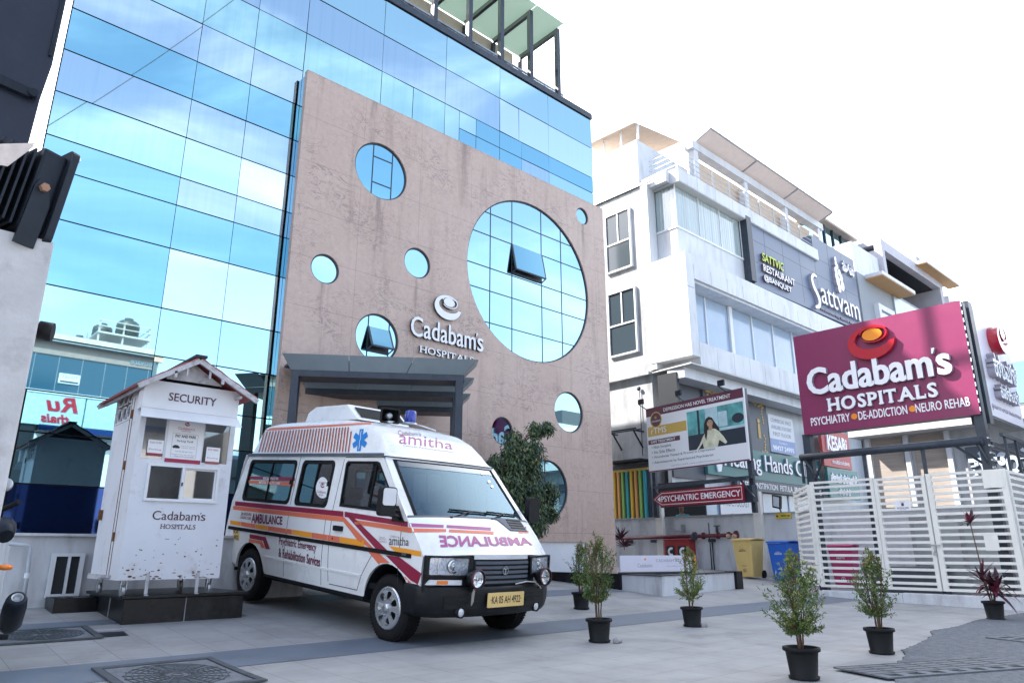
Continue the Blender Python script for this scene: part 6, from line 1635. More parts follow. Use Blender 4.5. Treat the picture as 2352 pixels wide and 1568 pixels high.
for y in (13.35, 12.93):
    mb = MB(); mb.shape([rrect(0, .32, -.16, .14, .04)], faceX(RX - .361, y + .34), .006); w_ = mb.build('window', M['gap'], hbb)
    mb = MB(); mb.shape([arch(.19, -.03, .13, 60, 300) + arch(.19, -.03, .06, 300, 60)], faceX(RX - .368, y + .34), .004); mb.build('hose_reel', M['poster'], w_)
mt = thing('meter_box', 'small grey electric meter with a cable on the boundary wall', 'meter', (RX - .1, 13.3, .75))
mb = MB(); mb.shape([rrect(-.06, .06, .55, .78, .03)], faceX(RX - .002, 13.25), .07); mb.tube([(RX - .03, 13.3, .6), (RX - .03, 13.55, .6), (RX - .03, 13.75, .75), (RX - .03, 13.8, 1.0)], .012); mb.build('meter', M['alu'], mt)
# billboard plane
db = ray(33, 1242); db.z = 0; db.normalize(); right_ = -db
A0 = onX(1491, 1085, 18.6)
def onB(px, py, off=0.):
    d = ray(px, py); n = Vector((right_.y, -right_.x, 0))      # horizontal normal
    n = n if n.dot(-A0) > 0 else -n
    p0 = A0 + n * off
    t = p0.dot(n) / d.dot(n); p = d * t
    return (p - A0).dot(right_), p.z
nB = Vector((right_.y, -right_.x, 0)); nB = nB if nB.dot(-A0) > 0 else -nB
BF = lambda off=0.: (lambda x, y, d: Vector((A0.x, A0.y, 0)) + right_ * x + Vector((0, 0, y)) + nB * (d + off))
def rdv(x, y): return 1347.5 + x * .26044, 816.7 + y * .26044
def bb(x, y): return onB(*rdv(x, y))
bw = bb(1440, 935)[0]; bz0 = bb(550, 1030)[1]; bz1 = (bb(520, 465)[1] + bb(1385, 285)[1]) / 2
bil = thing('clinic_billboard', 'white treatment billboard with a maroon header and a woman in a cream top', 'billboard', (A0.x, A0.y, bz0))
mb = MB(); mb.shape([rect(0, bw, bz0, bz1)], BF(-.05), .05); mb.build('board', M['poster'], bil)
hh = bz1 - bz0
def rel(px, py):                                   # zoom px -> billboard coordinates following its edges
    u, z = bb(px, py); return u, z
M['b_maroon'] = mat('billboard_maroon_print', (.12, .03, .055), .5); M['b_gold'] = mat('billboard_gold_print', (.62, .40, .09), .5); M['b_teal'] = mat('billboard_teal_print', (.12, .40, .40), .5, var=.5, vscale=2.5); M['b_dark'] = mat('billboard_dark_print', (.02, .03, .05), .5)
M['b_skin'] = mat('printed_skin', (.48, .30, .20), .5, var=.22, vscale=7); M['b_hair'] = mat('printed_dark_hair', (.018, .012, .014), .5); M['b_cream'] = mat('printed_cream_top', (.66, .64, .47), .5, var=.30, vscale=4); M['b_pale'] = mat('printed_pale_blue', (.45, .62, .66), .5, var=.2)
mb = MB(); B1 = BF(.0012)
pz = lambda k: bz0 + hh * k
mb.shape([rect(.0, bw - .02, pz(.865), pz(1.0))], B1, 0, 0); mb.shape([rect(0, bw, pz(0), pz(.02))], B1, 0, 0)
mb.shape([rect(.04, .435 * bw, pz(.55), pz(.70))], B1, 0, 1); mb.shape([rect(.04, .36 * bw, pz(.425), pz(.495))], B1, 0, 0)
fit_text(mb, 'DEPRESSION HAS NOVEL TREATMENT', .20 * bw, .88 * bw, pz(.90), pz(.955), BF(.0025), 0, 2, bold=.012)
fit_text(mb, 'rTMS', .04 * bw + .04, .22 * bw, pz(.585), pz(.675), BF(.0025), 0, 2); fit_text(mb, 'SAFE TREATMENT', .04 * bw, .31 * bw, pz(.44), pz(.48), BF(.0025), 0, 2, bold=.015)
for k, (t, w) in enumerate((('• Non Invasive', .26), ('• No Side Effects', .30), ('• Worldwide Tested & Proved in Depression', .70), ('• Administered by Experienced Psychiatrist', .68))):
    fit_text(mb, t, .045 * bw, w * bw, pz(.355 - .08 * k), pz(.40 - .08 * k), BF(.0025), 0, 3, bold=.004)
fit_text(mb, 'Call 97414 76476 | www.cadabamshospitals.com', .25 * bw, .74 * bw, pz(.045), pz(.075), BF(.0025), 0, 4)
mb.shape([circ(.11 * bw, pz(.80), .125 * hh, 30)], BF(.0035), 0, 1); mb.shape([circ(.11 * bw, pz(.80), .108 * hh, 30)], BF(.0045), 0, 0); swirl(mb, BF(.0055), .11 * bw, pz(.835), .05, 0., 1, 1); fit_text(mb, 'CADABAMS', .06 * bw, .16 * bw, pz(.765), pz(.79), BF(.0055), 0, 2)
mb.build('print', [M['b_maroon'], M['b_gold'], M['white_l'], mat('grey_print', (.10, .10, .12), .6), mat('light_grey_print', (.35, .34, .38), .6)], bil, recalc=False)
ph0, ph1, pv0, pv1 = .445 * bw, .985 * bw, pz(.245), pz(.815)
PP = lambda o: (lambda u, v, d: BF(.0015 + o)(ph0 + (ph1 - ph0) * u, pv0 + (pv1 - pv0) * v, d))
mb = MB(); mb.shape([rect(0, 1, 0, 1)], PP(0), 0, 0); mb.shape([rect(0, 1, 0, .38)], PP(.001), 0, 1); mb.shape([rect(.19, .23, .1, 1)], PP(.0015), 0, 1); mb.shape([rect(.34, .56, .42, 1)], PP(.0012), 0, 5); mb.shape([rect(.57, .72, .48, .85)], PP(.0013), 0, 5); mb.shape([circ(.90, .62, .1, 18, .12)], PP(.0013), 0, 1); mb.shape([rect(.52, 1, .38, .45)], PP(.0014), 0, 5)
mb.shape([[(.30, .18), (.30, .42), (.31, .62), (.35, .74), (.40, .78), (.46, .74), (.50, .62), (.56, .48), (.58, .40), (.50, .30), (.36, .2)]], PP(.002), 0, 2)
mb.shape([[(.14, 0), (.20, .10), (.28, .32), (.36, .44), (.42, .47), (.50, .45), (.56, .38), (.64, .22), (.69, .08), (.66, .04), (.56, .16), (.52, .0), (.28, .0), (.26, .14), (.18, .0)]], PP(.0025), 0, 3)
mb.shape([[(.385, .44), (.42, .42), (.455, .45), (.45, .54), (.39, .53)]], PP(.003), 0, 4); mb.shape([circ(.415, .62, .055, 22, .105)], PP(.0032), 0, 4)
mb.shape([[(.355, .60), (.365, .70), (.40, .755), (.445, .73), (.475, .62), (.46, .66), (.43, .70), (.395, .695), (.372, .65)]], PP(.0036), 0, 2); mb.shape([[(.355, .64), (.365, .5), (.355, .34), (.33, .2), (.31, .3), (.325, .5)]], PP(.0036), 0, 2)
for x in (.396, .436): mb.shape([circ(x, .635, .008, 8, .007)], PP(.0038), 0, 2)
mb.shape([[(.40, .575), (.416, .568), (.434, .575), (.416, .582)]], PP(.0038), 0, 6)
mb.build('printed_picture', [M['b_teal'], M['b_dark'], M['b_hair'], M['b_cream'], M['b_skin'], M['b_pale'], M['sign_red']], bil, recalc=False)
for px, z1_ in ((1506, 1.6), (1731, bz1)):
    u = onB(px, 1150, -.1)[0]; p = BF(-.12)(u, 0, 0)
    mb = MB(); mb.bar((p.x, p.y, .98), (p.x, p.y, max(z1_, bz0 + .3)), .12); mb.build('post', M['steel_d'], bil)
for k in range(3):
    mb = MB(); u = .02 + k * .42 * bw; a = BF(-.02)(u, bz1 - .02, 0); b = BF(.30)(u, bz1 + .10, 0); mb.tube([a, b], .015, 6)
    mb.obox(b, right_ * .22, nB * .06, Vector((0, 0, .16))); mb.build('floodlight', M['flood'], bil)
# arrow sign
asg = thing('arrow_sign', 'dark red arrow-shaped emergency sign pointing left below the white billboard', 'sign', (A0.x, A0.y, 1.1))
pts = [onB(*rdv(x, y), .25) for x, y in ((592, 1262), (662, 1192), (1388, 1138), (1404, 1282), (672, 1330))]
zt, zb = (pts[1][1] + pts[2][1]) / 2, (pts[3][1] + pts[4][1]) / 2; xl, xm, xr = pts[0][0], (pts[1][0] + pts[4][0]) / 2, pts[2][0]
M['ared'] = mat('crimson_sign_sheet', (.27, .012, .03), .4)
arrow = [(xl, (zt + zb) / 2), (xm, zt), (xr, zt), (xr, zb), (xm, zb)]
mb = MB(); mb.shape([arrow], BF(.25), .05); mb.build('plate', M['ared'], asg)
ins = lambda k: [(xl + k * 1.4, (zt + zb) / 2), (xm + k * .4, zt - k), (xr - k, zt - k), (xr - k, zb + k), (xm + k * .4, zb + k)]
mb = MB(); A_ = BF(.3012); mb.shape([ins(.05), ins(.065)], A_); zc = (zt + zb) / 2
mb.shape([[(xl + .20, zc), (xl + .33, zc + .085), (xl + .33, zc - .085)]], A_); fit_text(mb, 'PSYCHIATRIC EMERGENCY', xl + .37, xr - .10, zc - .085, zc + .085, A_, .004, bold=.012); mb.build('lettering', M['letter_w'], asg)
mb = MB(); a, b = BF(.25)(xl + .02, zt + .14, 0), BF(.25)(xr + .12, zt + .14, 0); mb.bar(a, b, .09, .07); mb.bar(BF(.05)(xl + .02, zt + .2, 0), BF(.05)(xr + .12, zt + .2, 0), .07); mb.bar(a, BF(.1)(xm, zb - .05, 0), .05); mb.bar(BF(.25)(xr - .1, zt + .12, 0), BF(.2)(xr + .25, zb + .1, 0), .05); mb.obox(BF(-.02)(xl + .2, zb - .02, 0), right_ * (xr - xl), nB * .2, Vector((0, 0, zt - zb))); mb.build('holder_frame', M['steel_d'], asg)
lv_ = thing('floodlight', 'small floodlight on a bracket at the boundary wall, right of the arrow sign', 'floodlight', (RX, 10, 1.2))
mb = MB(); f_ = faceX(RX - .15, 10.0); mb.shape([[(-.12, 1.15), (.1, 1.1), (.14, 1.45), (-.1, 1.5)]], f_, .1); mb.tube([(RX - .15, 10, 1.2), (RX + .0, 10, 1.02)], .02); fb = mb.build('housing', M['flood'], lv_)
mb = MB(); mb.shape([[(-.085, 1.19), (.075, 1.145), (.105, 1.41), (-.07, 1.455)]], f_, .104); mb.build('lens', M['brightstrip'], fb)
mb = MB(); mb.shape([rect(-.26, .20, .86, .99)], faceX(RX - .04, 9.9), .01); ys = tag(mb.build('small_yellow_sign', mat('yellow_sign', (.70, .50, .04), .5)), 'small yellow notice strip hung on the top of the boundary wall', 'sign')
mb = MB(); fit_text(mb, 'PARKING AREA', -.10, .17, .90, .95, faceX(RX - .0515, 9.9), .002, bold=.02); mb.shape([[(-.21, .96), (-.17, .9), (-.25, .9)]], faceX(RX - .0515, 9.9), .002); mb.build('lettering', M['gap'], ys)

# bins
def bin_(label, x, y, rz_, col, mark):
    z = gz(y); root = thing('wheelie_bin', label, 'bin', (x, y, z), rz_, 'wheelie bins along the boundary wall')
    m = mat('bin_plastic', col, .45, var=.08, vscale=4, dirt=tuple(c * .5 for c in col), dscale=4, dmin=.6, dmax=.9)
    rot = Matrix.Translation((x, y, z)) @ Matrix.Rotation(rz_, 4, 'Z')
    W = lambda a, b, c: rot @ Vector((a, b, c))
    mb = MB()
    g = lambda t: (.215 + .065 * t, .25 + .085 * t)
    lv = [(0, .06), (.55, .55), (.93, .93), (.94, .94), (1, .99)]
    rings = []
    for t, zz in ((0, .04), (.3, .32), (.7, .68), (.94, .90), (.97, .905), (1.1, .94)):
        a, b = g(t); rings.append([mb.bm.verts.new(W(xx, yy, zz)) for xx, yy in rrect(-b, b, -a, a, .04, 3)])
    n = len(rings[0])
    for p, q in zip(rings, rings[1:]):
        for i in range(n): mb.bm.faces.new((p[i], p[(i + 1) % n], q[(i + 1) % n], q[i]))
    mb.bm.faces.new(rings[0][::-1]); body = mb.build('body', m, root)
    mb = MB(); mb.shape([rrect(-.37, .37, -.30, .30, .05)], lambda a, b, d: W(a, b, .945 + d + .03 * (1 - (a / .37) ** 2)), .03, cuts=[('x', -.2), ('x', 0), ('x', .2)]); mb.bar(W(.39, -.2, .93), W(.39, .2, .93), .03); mb.build('lid', m, root)
    mb = MB()
    for s in (-.22, .22): mb.cyl(W(.28, s - .03, .10), W(.28, s + .03, .10), .10, n=18)
    build_each(mb, 'wheel', M['rubber'], root)
    fm = lambda a, b, d: W(-(.25 + .085 * (b - .04) / .9) - .003 - d, -a, b)
    mb = MB(); fit_text(mb, 'ARISTO', -.10, .10, .66, .70, fm, .001, bold=.02); mb.shape([[(-.09, .71), (0, .735), (.09, .71), (0, .725)]], fm, .001); fit_text(mb, 'BMW 2016', -.06, .06, .30, .325, fm, .001); mb.shape([circ(0, .20, .045, 18), circ(0, .20, .036, 18)], fm, .001); mb.shape([[(-.02, .18), (.02, .18), (0, .22)]], fm, .001); mb.build('printed_mark', M['white_l'] if mark == 'w' else M['b_maroon'], root)
bin_('yellow wheelie bin at the boundary wall, left of the blue one', 17.75, 10.22, R(0), (.66, .47, .17), 'd')
bin_('blue wheelie bin partly behind the slatted enclosure', 17.85, 9.28, R(-2), (.02, .12, .50), 'w')
bin_('pink wheelie bin seen through the slats of the enclosure', 18.35, 8.0, R(8), (.55, .05, .17), 'w')

# planter with its name board
plr = thing('planter', 'low planter with white and black faces beside the granite front', 'planter', (13, 9.5, -.8))
mb = MB(); mb.shape([[(11.62, 9.50), (11.52, 8.47), (14.52, 8.76), (14.52, 8.92), (11.70, 8.64), (11.78, 9.50)]], lambda x, y, d: Vector((x, y, -1.0 + d)), .54); mb.build('white_wall', M['white_wall'], plr)
mb = MB(); mb.shape([[(11.42, 12.18), (11.56, 9.505), (11.80, 9.505), (11.66, 12.18)]], lambda x, y, d: Vector((x, y, -1.0 + d)), .56); mb.build('black_wall', M['black_gr'], plr); mb = MB(); mb.shape([[(14.525, 8.70), (14.525, 8.98), (14.80, 9.0), (14.80, 8.72)]], lambda x, y, d: Vector((x, y, -1.0 + d)), .57); mb.build('black_wall', M['black_gr'], plr)
mb = MB(); mb.shape([[(11.60, 9.49), (11.49, 8.44), (14.51, 8.73), (14.51, 8.95), (11.73, 8.68), (11.80, 9.49)]], lambda x, y, d: Vector((x, y, -.458 + d)), .016); mb.build('capping', M['black_gr'], plr)
nbA, nbB = Vector((11.68, 9.60, 0)), Vector((13.44, 9.0, 0)); nd = (nbB - nbA).normalized(); nL = (nbB - nbA).length; nN = Vector((nd.y, -nd.x, 0))
nb = thing('name_board', 'long low white hospital group name board lying behind the planter wall', 'board', tuple((nbA + nbB) / 2 + Vector((0, 0, -.42))))
NF = lambda x, y, d: nbA + nd * x + Vector((0, 0, y)) + nN * d
mb = MB(); mb.shape([rect(0, nL, -.405, -.095)], NF, .03); mb.build('panel', M['white_sign'], nb)
mb = MB(); f_ = lambda x, y, d: NF(x, y, .031 + d); fit_text(mb, "CADABAM'S GROUP", nL * .46, nL * .92, -.225, -.165, f_, .001); fit_text(mb, 'www.cadabams.org', nL * .60, nL * .80, -.32, -.295, f_, .001); fit_text(mb, 'Cadabams', nL * .22, nL * .41, -.325, -.25, f_, .001); mb.build('lettering', M['letter_side'], nb)
mb = MB(); mb.shape([rect(nL * .965, nL, -.40, -.10)], f_, .001); mb.shape([circ(nL * .32, -.17, .022, 12)], f_, .001); mb.build('orange_mark', M['sign_org'], nb)
mb = MB(); mb.obox(nbA + Vector((.05, .06, -.9)), nd * (nL - .1), -nN * .04, Vector((0, 0, .48))); mb.build('stand', M['steel_d'], nb)
def spiky(label, o, s, seed):
    rn = random.Random(seed); root = thing('spiky_plant', label, 'plant', o, group='small purple spiky plants by the granite corner'); mb = MB(); o = Vector(o)
    for k in range(22):
        a = rn.uniform(0, 6.28); el = rn.uniform(.1, 1.4); d = Vector((math.cos(a) * math.cos(el), math.sin(a) * math.cos(el), math.sin(el))); leaf(mb.bm, o + Vector((0, 0, s * .2)), d, Vector((0, 0, 1)), s * rn.uniform(.7, 1.1), s * .13, 0 if rn.random() < .5 else 1, .1)
    mb.build('foliage', [M['cord1'], M['cord2']], root, merge=False, recalc=False)
    mb = MB(); mb.tube([o, o + Vector((0, 0, s * .25))], .012, 6); mb.build('stem', M['bark'], root)
p = onX(1424, 1246, 16.2); spiky('upper purple spiky plant beside the granite corner, against the red pipe', tuple(p), .42, 1)
p = onX(1434, 1262, 16.2); spiky('lower purple spiky plant beside the granite corner, above the name board', tuple(p), .36, 2)
# ================================================================== white restaurant building
wb = thing('restaurant_building', 'white multi-storey restaurant building with banded balconies right of the hospital', 'building', (27, 16, -1))
M['wwall'] = mat('aged_white_paint', (.47, .48, .49), .8, var=.12, vscale=1.2, dirt=(.20, .20, .21), dscale=1.3, dmin=.48, dmax=.78, bump=.15, bscale=6, stretch=(1.3, 1.3, .4))
M['acp'] = mat('white_composite_panel', (.60, .615, .64), .42, var=.10, vscale=.8, dirt=(.36, .375, .40), dscale=1.5, dmin=.5, dmax=.85, stretch=(1.5, 1.5, .35))
M['soffit'] = mat('soffit_panel', (.55, .55, .54), .6, var=.05)
M['w_glass'] = mat('grey_window_glass', (.05, .07, .085), .08, 0., spec=.8, coat=.0)
M['p_glass'] = mat('pale_blue_window_glass', (.36, .46, .58), .12, .0, var=.12, vscale=.5, spec=.6)
M['blind'] = mat('tan_blind', (.60, .47, .36), .8, var=.08)
M['can_cloth'] = mat('cream_canopy_sheet', (.80, .68, .62), .7, var=.05)
def pbox_(name, m, x0, x1, y0, y1, z0, z1, par=wb, bevel=0.):
    mb = MB(); mb.box(x0, x1, y0, y1, z0, z1); return mb.build(name, m, par, bevel=bevel)
sw = pbox_('side_wall', M['wwall'], 20.5, 20.9, 15.01, 20, -1, 13.58)
pbox_('core', M['wwall'], 20.92, 44, 15.3, 20, -1, 13.2)
pbox_('corner_pilaster', M['acp'], 20.42, 20.9, 14.7, 15.0, 6.2, 13.55)
pbox_('parapet_block', M['acp'], 20.5, 24, 15.1, 20, 13.62, 15.7)
mb = MB(); mb.bar((20.44, 14.5, 13.62), (20.44, 17.6, 13.66), .08); mb.build('drain_pipe', M['alu'], wb)
for (z0, z1, y0, y1) in ((10.46, 12.82, 15.61, 16.76), (7.07, 9.52, 15.54, 16.78)):
    mb = MB(); mb.box(20.44, 20.495, y0, y1, z0, z1); w = mb.build('side_window', M['w_glass'], wb)
    mb = MB(); zm = z0 + (z1 - z0) * .47; ym = (y0 + y1) / 2
    for a in ((y0 - .06, y0, z0 - .06, z1 + .06), (y1, y1 + .06, z0 - .06, z1 + .06)): mb.box(20.38, 20.50, *a)
    mb.box(20.38, 20.5, y0 + .001, y1 - .001, z1, z1 + .06); mb.box(20.38, 20.5, y0 + .001, y1 - .001, z0 - .06, z0); mb.box(20.40, 20.44, y0, y1, zm - .03, zm + .03); mb.box(20.40, 20.44, ym - .025, ym + .025, zm + .031, z1); mb.build('frame', M['white_p'], w)
mb = MB(); mb.box(20.3, 20.495, 15.0, 17.4, 6.05, 6.16); mb.build('ledge', M['wwall'], wb)
# slat screen on the side wall
for k in range(8):
    y = 16.83 - k * .195
    mb = MB(); mb.box(20.34, 20.42, y - .045, y + .045, .95, 2.78); mb.build('coloured_slat', mat(('yellow', 'orange', 'green', 'teal')[k % 4] + '_slat_paint', ((.72, .46, .05), (.75, .36, .12), (.28, .48, .12), (.05, .38, .42))[k % 4], .5), wb)
mb = MB(); mb.box(20.42, 20.49, 15.30, 17.0, .9, 2.95); mb.build('slat_backing', M['van_grey'], wb)
mb = MB(); mb.box(20.33, 20.45, 15.3, 17.0, 2.7, 2.78); mb.build('slat_rail', M['b_gold'], wb)
mb = MB(); mb.box(19.9, 20.49, 15.25, 16.95, 3.0, 3.06); mb.bar((19.95, 16.7, 4.08), (20.5, 16.7, 4.08), .05); mb.bar((19.95, 15.5, 4.06), (20.5, 15.5, 4.06), .05); mb.bar((19.95, 16.8, 4.12), (19.95, 15.4, 4.12), .05); mb.bar((20.25, 16.8, 4.12), (20.25, 15.4, 4.12), .04)
for y in (16.5, 15.55): mb.bar((19.97, y, 4.08), (20.48, y, 3.5), .045)
mb.build('bracket_shelf', M['gap'], wb)
mb = MB(); mb.cyl((20.45, 15.55, 5.6), (20.45, 15.55, 3.2), .015); mb.lathe((20.40, 15.55, 5.62), (-1, 0, 0), [(0, .05), (.07, .02), (.08, -.03), (0, -.04)], 12); mb.build('wall_lamp', M['steel_d'], wb)
# dark window with the person, under the slats
mb = MB(); mb.box(20.44, 20.495, 13.15, 15.2, .5, 2.2); mb.build('dark_window', M['gap'], wb)
# terrace slab, bays, bands
n = 9
mb = MB()
for k in range(n):
    a, b = 20.8 + (32.3 - 20.8) * k / n, 20.8 + (32.3 - 20.8) * (k + 1) / n
    mb.box(a + .008, b - .008, 13.5, 15.05, 13.36, 13.9)
mb.build('terrace_slab', M['acp'], wb); pbox_('slab_core', M['gap'], 20.83, 32.27, 13.52, 15.0, 13.38, 13.88); 
mb = MB(); mb.box(20.81, 32.29, 13.515, 15.04, 13.33, 13.358); mb.build('terrace_soffit', M['soffit'], wb)
mb = MB(); mb.box(20.55, 20.795, 13.9, 15.0, 13.40, 13.86); mb.build('slab_return', M['acp'], wb)
# curtained glass bay
pbox_('bay_panel', M['acp'], 20.93, 25.6, 13.8, 15.2, 10.28, 11.58)
M['curtain'] = mat('pale_striped_curtain', (.62, .64, .64), .8, var=.25, vscale=1, stretch=(16, 16, .15))
mb = MB(); mb.grid(lambda u, v: Vector((20.96 + 4.6 * u, 13.86 + .02 * math.sin(u * 180), 11.6 + 1.72 * v)), 140, 1); mb.grid(lambda u, v: Vector((20.97 + .02 * math.sin(u * 50), 13.88 + 1.1 * u, 11.6 + 1.72 * v)), 40, 1); mb.build('curtain', M['curtain'], wb)
M['bay_glass'] = clear_glass('bay_window_glass', (.86, .92, .92), .07)
mb = MB(); mb.face([(20.93, 13.8, 11.58), (25.6, 13.8, 11.58), (25.6, 13.8, 13.33), (20.93, 13.8, 13.33)]); mb.face([(20.93, 13.8, 11.58), (20.93, 15.0, 11.58), (20.93, 15.0, 13.33), (20.93, 13.8, 13.33)]); g_ = mb.build('bay_glass', M['bay_glass'], wb)
mb = MB()
for x in (20.93, 22.5, 24.0, 25.58): mb.box(x - .02, x + .02, 13.78, 13.80, 11.58, 13.33)
mb.box(20.9, 25.6, 13.76, 13.799, 11.55, 11.63); mb.box(20.89, 20.929, 13.8, 15.0, 11.55, 11.63); mb.build('bay_frame', M['white_p'], g_)
# middle band: frame round the long glazed balcony
mb = MB(); mb.box(20.4, 20.88, 13.2, 15.0, 8.96, 10.25); mb.box(20.4, 20.88, 13.2, 15.0, 6.42, 8.94); build_each(mb, 'balcony_end_panel', M['acp'], wb)
mb = MB(); n = 14
for k in range(n):
    a, b = 20.89 + (36.5 - 20.89) * k / n, 20.89 + (36.5 - 20.89) * (k + 1) / n
    mb.box(a + .008, b - .008, 13.2, 13.9, 9.34, 9.90)
    mb.box(a + .008, b - .008, 13.3, 14.9, 9.24, 9.335)
mb.build('balcony_band', M['acp'], wb); mb = MB()
for k in range(n):
    a, b = 20.89 + (36.5 - 20.89) * k / n, 20.89 + (36.5 - 20.89) * (k + 1) / n; mb.box(a + .008, b - .008, 13.2, 14.9, 6.15, 6.98)
mb.build('balcony_band', M['acp'], wb)
pbox_('balcony_ledge', M['acp'], 20.89, 36.5, 13.22, 14.9, 9.905, 10.24)
mb = MB(); mb.box(20.9, 36.5, 13.95, 14.0, 6.99, 9.23); bg = mb.build('balcony_glass', M['p_glass'], wb)
for x in (20.95, 22.6, 26.0, 27.7, 29.4, 31.1, 32.8, 34.5, 36.4): mb = MB(); mb.box(x - .03, x + .03, 13.9, 13.945, 6.99, 9.23); mb.build('mullion', M['white_p'], bg)
mb = MB(); mb.box(24.2, 24.42, 13.85, 13.94, 6.99, 9.23); mb.build('mullion', M['white_p'], bg)
mb = MB(); mb.shape([[(20.3, 13.2), (36.5, 13.2), (36.5, 15.2), (20.5, 15.2)]], lambda x, y, d: Vector((x, y, 6.10 + d)), .045); mb.build('lower_soffit', M['soffit'], wb)
mb = MB(); mb.box(20.45, 36.5, 13.6, 14.3, 5.72, 6.09); mb.build('lower_fascia', M['acp'], wb)
# roof terrace: posts, blinds, tilted canopy, railing
for x in (23.6, 27.6, 31.4, 34.9):
    pbox_('terrace_post', M['acp'], x, x + .28, 14.45, 14.75, 13.9, 16.55)
pbox_('terrace_beam', M['acp'], 23.4, 35.5, 14.4, 14.8, 16.25, 16.6)
pbox_('terrace_blind', M['blind'], 23.9, 34.9, 14.9, 14.95, 14.0, 16.24)
mb = MB(); mb.face([(23.8, 14.8, 16.62), (35.3, 14.8, 16.62), (35.3, 13.75, 17.0), (23.8, 13.75, 17.0)]); mb.face([(23.8, 14.8, 16.68), (23.8, 13.75, 17.06), (35.3, 13.75, 17.06), (35.3, 14.8, 16.68)]); mb.build('terrace_canopy', M['can_cloth'], wb, recalc=False)
mb = MB()
for x in (23.8, 27.6, 31.5, 35.3): mb.bar((x, 14.82, 16.60), (x, 13.73, 16.99), .06, .07)
mb.bar((23.8, 13.74, 17.03), (35.3, 13.74, 17.03), .05, .07); build_each(mb, 'canopy_rib', M['conc'], wb)
mb = MB()
for k in range(4): mb.bar((20.95, 13.62, 14.12 + k * .22), (32.1, 13.62, 14.12 + k * .22), .022)
for k in range(10): mb.bar((20.95 + k * 1.235, 13.62, 13.9), (20.95 + k * 1.235, 13.62, 14.80), .04)
for k in range(4): mb.bar((20.95, 13.62, 14.12 + k * .22), (20.95, 14.9, 14.12 + k * .22), .022)
mb.build('terrace_railing', M['alu'], wb)
mb = MB(); mb.face([(20.3, 17.6, 16.45), (20.3, 15.0, 16.35), (23.5, 15.0, 16.8), (23.5, 17.6, 16.9)]); mb.build('small_canopy', M['blind'], wb)
mb = MB()
for y in (15.05, 15.9, 16.8, 17.5): mb.bar((20.55, y, 15.7), (20.55, y, 16.42), .07)
mb.bar((20.25, 15.0, 16.38), (20.25, 17.6, 16.46), .06); build_each(mb, 'canopy_post', M['white_p'], wb)
# ground floor
pbox_('ground_floor_wall', M['acp'], 20.55, 40, 14.45, 14.6, -1, 5.8)
pbox_('black_panel', M['gap'], 20.40, 20.54, 13.9, 14.7, 3.2, 5.95)
pbox_('grey_panel', mat('slate_panel', (.10, .11, .13), .5, var=.1), 20.55, 22.5, 14.36, 14.44, 2.4, 6.0)
pbox_('glass_front', M['p_glass'], 22.3, 31.5, 14.38, 14.44, .3, 2.15)
for x in (24.2, 26.3, 28.4, 30.4): mb = MB(); mb.box(x, x + .08, 14.34, 14.379, .3, 2.15); mb.build('shopfront_mullion', M['white_p'], wb)

def sign(name, label, Y, x0, x1, z0, z1, m, lines, th=.12, back=None):
    root = thing(name, label, 'sign', ((x0 + x1) / 2, Y, z0))
    mb = MB(); mb.box(x0, x1, Y, Y + th, z0, z1); mb.build('panel', m, root)
    return root
# grey panel with the restaurant's name
M['slate'] = mat('blue_grey_cladding', (.15, .185, .26), .45, var=.06, vscale=.7)
gs = thing('restaurant_sign', 'blue-grey clad sign wall with raised white restaurant name and leaf emblem', 'sign', (31, 13.6, 10.3))
GS = 13.60
k_ = GS / 13.3
mb = MB(); mb.shape([[(25.41 * k_, 10.31 * k_), (35.92 * k_, 10.45 * k_), (35.92 * k_, 14.35 * k_), (31.28 * k_, 14.30 * k_), (31.28 * k_, 13.1 * k_), (25.41 * k_, 13.05 * k_)]], faceY(GS + .5), .5); gp = mb.build('cladding', M['slate'], gs)
mb = MB()
for x in (27.2, 28.8, 30.4, 32.0, 33.6, 35.2): mb.box(x, x + .02, GS - .003, GS, 10.8, 13.3 if x < 32 else 14.55)
for z in (11.6, 12.6, 13.5): mb.box(26.0 if z < 13.4 else 32.0, 36.7, GS - .0035, GS - .0005, z, z + .02)
mb.build('panel_joint', M['steel_d'], gp)
mb = MB(); mb.box(25.6, 25.98, GS - .12, GS + .4, 10.6, 13.5); mb.build('end_trim', M['steel_d'], gs)
def gq(px, py): p = onY(1674 + px * .3125, 490 + py * .3125, GS - .05); return p.x, p.z
WFs = faceY(GS - .003)
M['lime'] = mat('lime_green_letter', (.45, .62, .03), .4)
def put(mb, t, q, d, m, ms=None, **kw):
    """lettering fitted to a picture-zoom rectangle (left, right, bottom at left, top at left)"""
    xl, xr, yb, yt, xs = q
    a = gq(xl, yb); b = gq(xl, yt); c = gq(xr, xs); fit_text(mb, t, a[0], c[0], a[1], b[1], WFs, d, m, ms, **kw)
mb = MB(); put(mb, 'SATTVIC', (240, 398, 350, 290, 410), .10, 0, 1, shear=.15, bold=.02); put(mb, 'RESTAURANT', (250, 478, 425, 375, 520), .10, 2, 1, bold=.015); put(mb, '@BANQUET', (255, 455, 500, 450, 580), .10, 2, 1, bold=.015); mb.build('small_lettering', [M['lime'], mat('brown_letter_side', (.16, .09, .09), .5), M['letter_w']], gs)
mb = MB(); a = gq(590, 690); t_ = gq(600, 450); c = gq(690, 690); e = gq(955, 770)
zl = gq(655, 660)[1]; zh = gq(655, 535)[1]
S_ = [gq(632, 470), gq(612, 455), gq(598, 480), gq(612, 540), gq(640, 600), gq(655, 650), gq(650, 685), gq(625, 690)]
mb.shape([stroke2d(S_, [.10, .16, .20, .24, .26, .25, .20, .12])], WFs, .14, 0, 1)
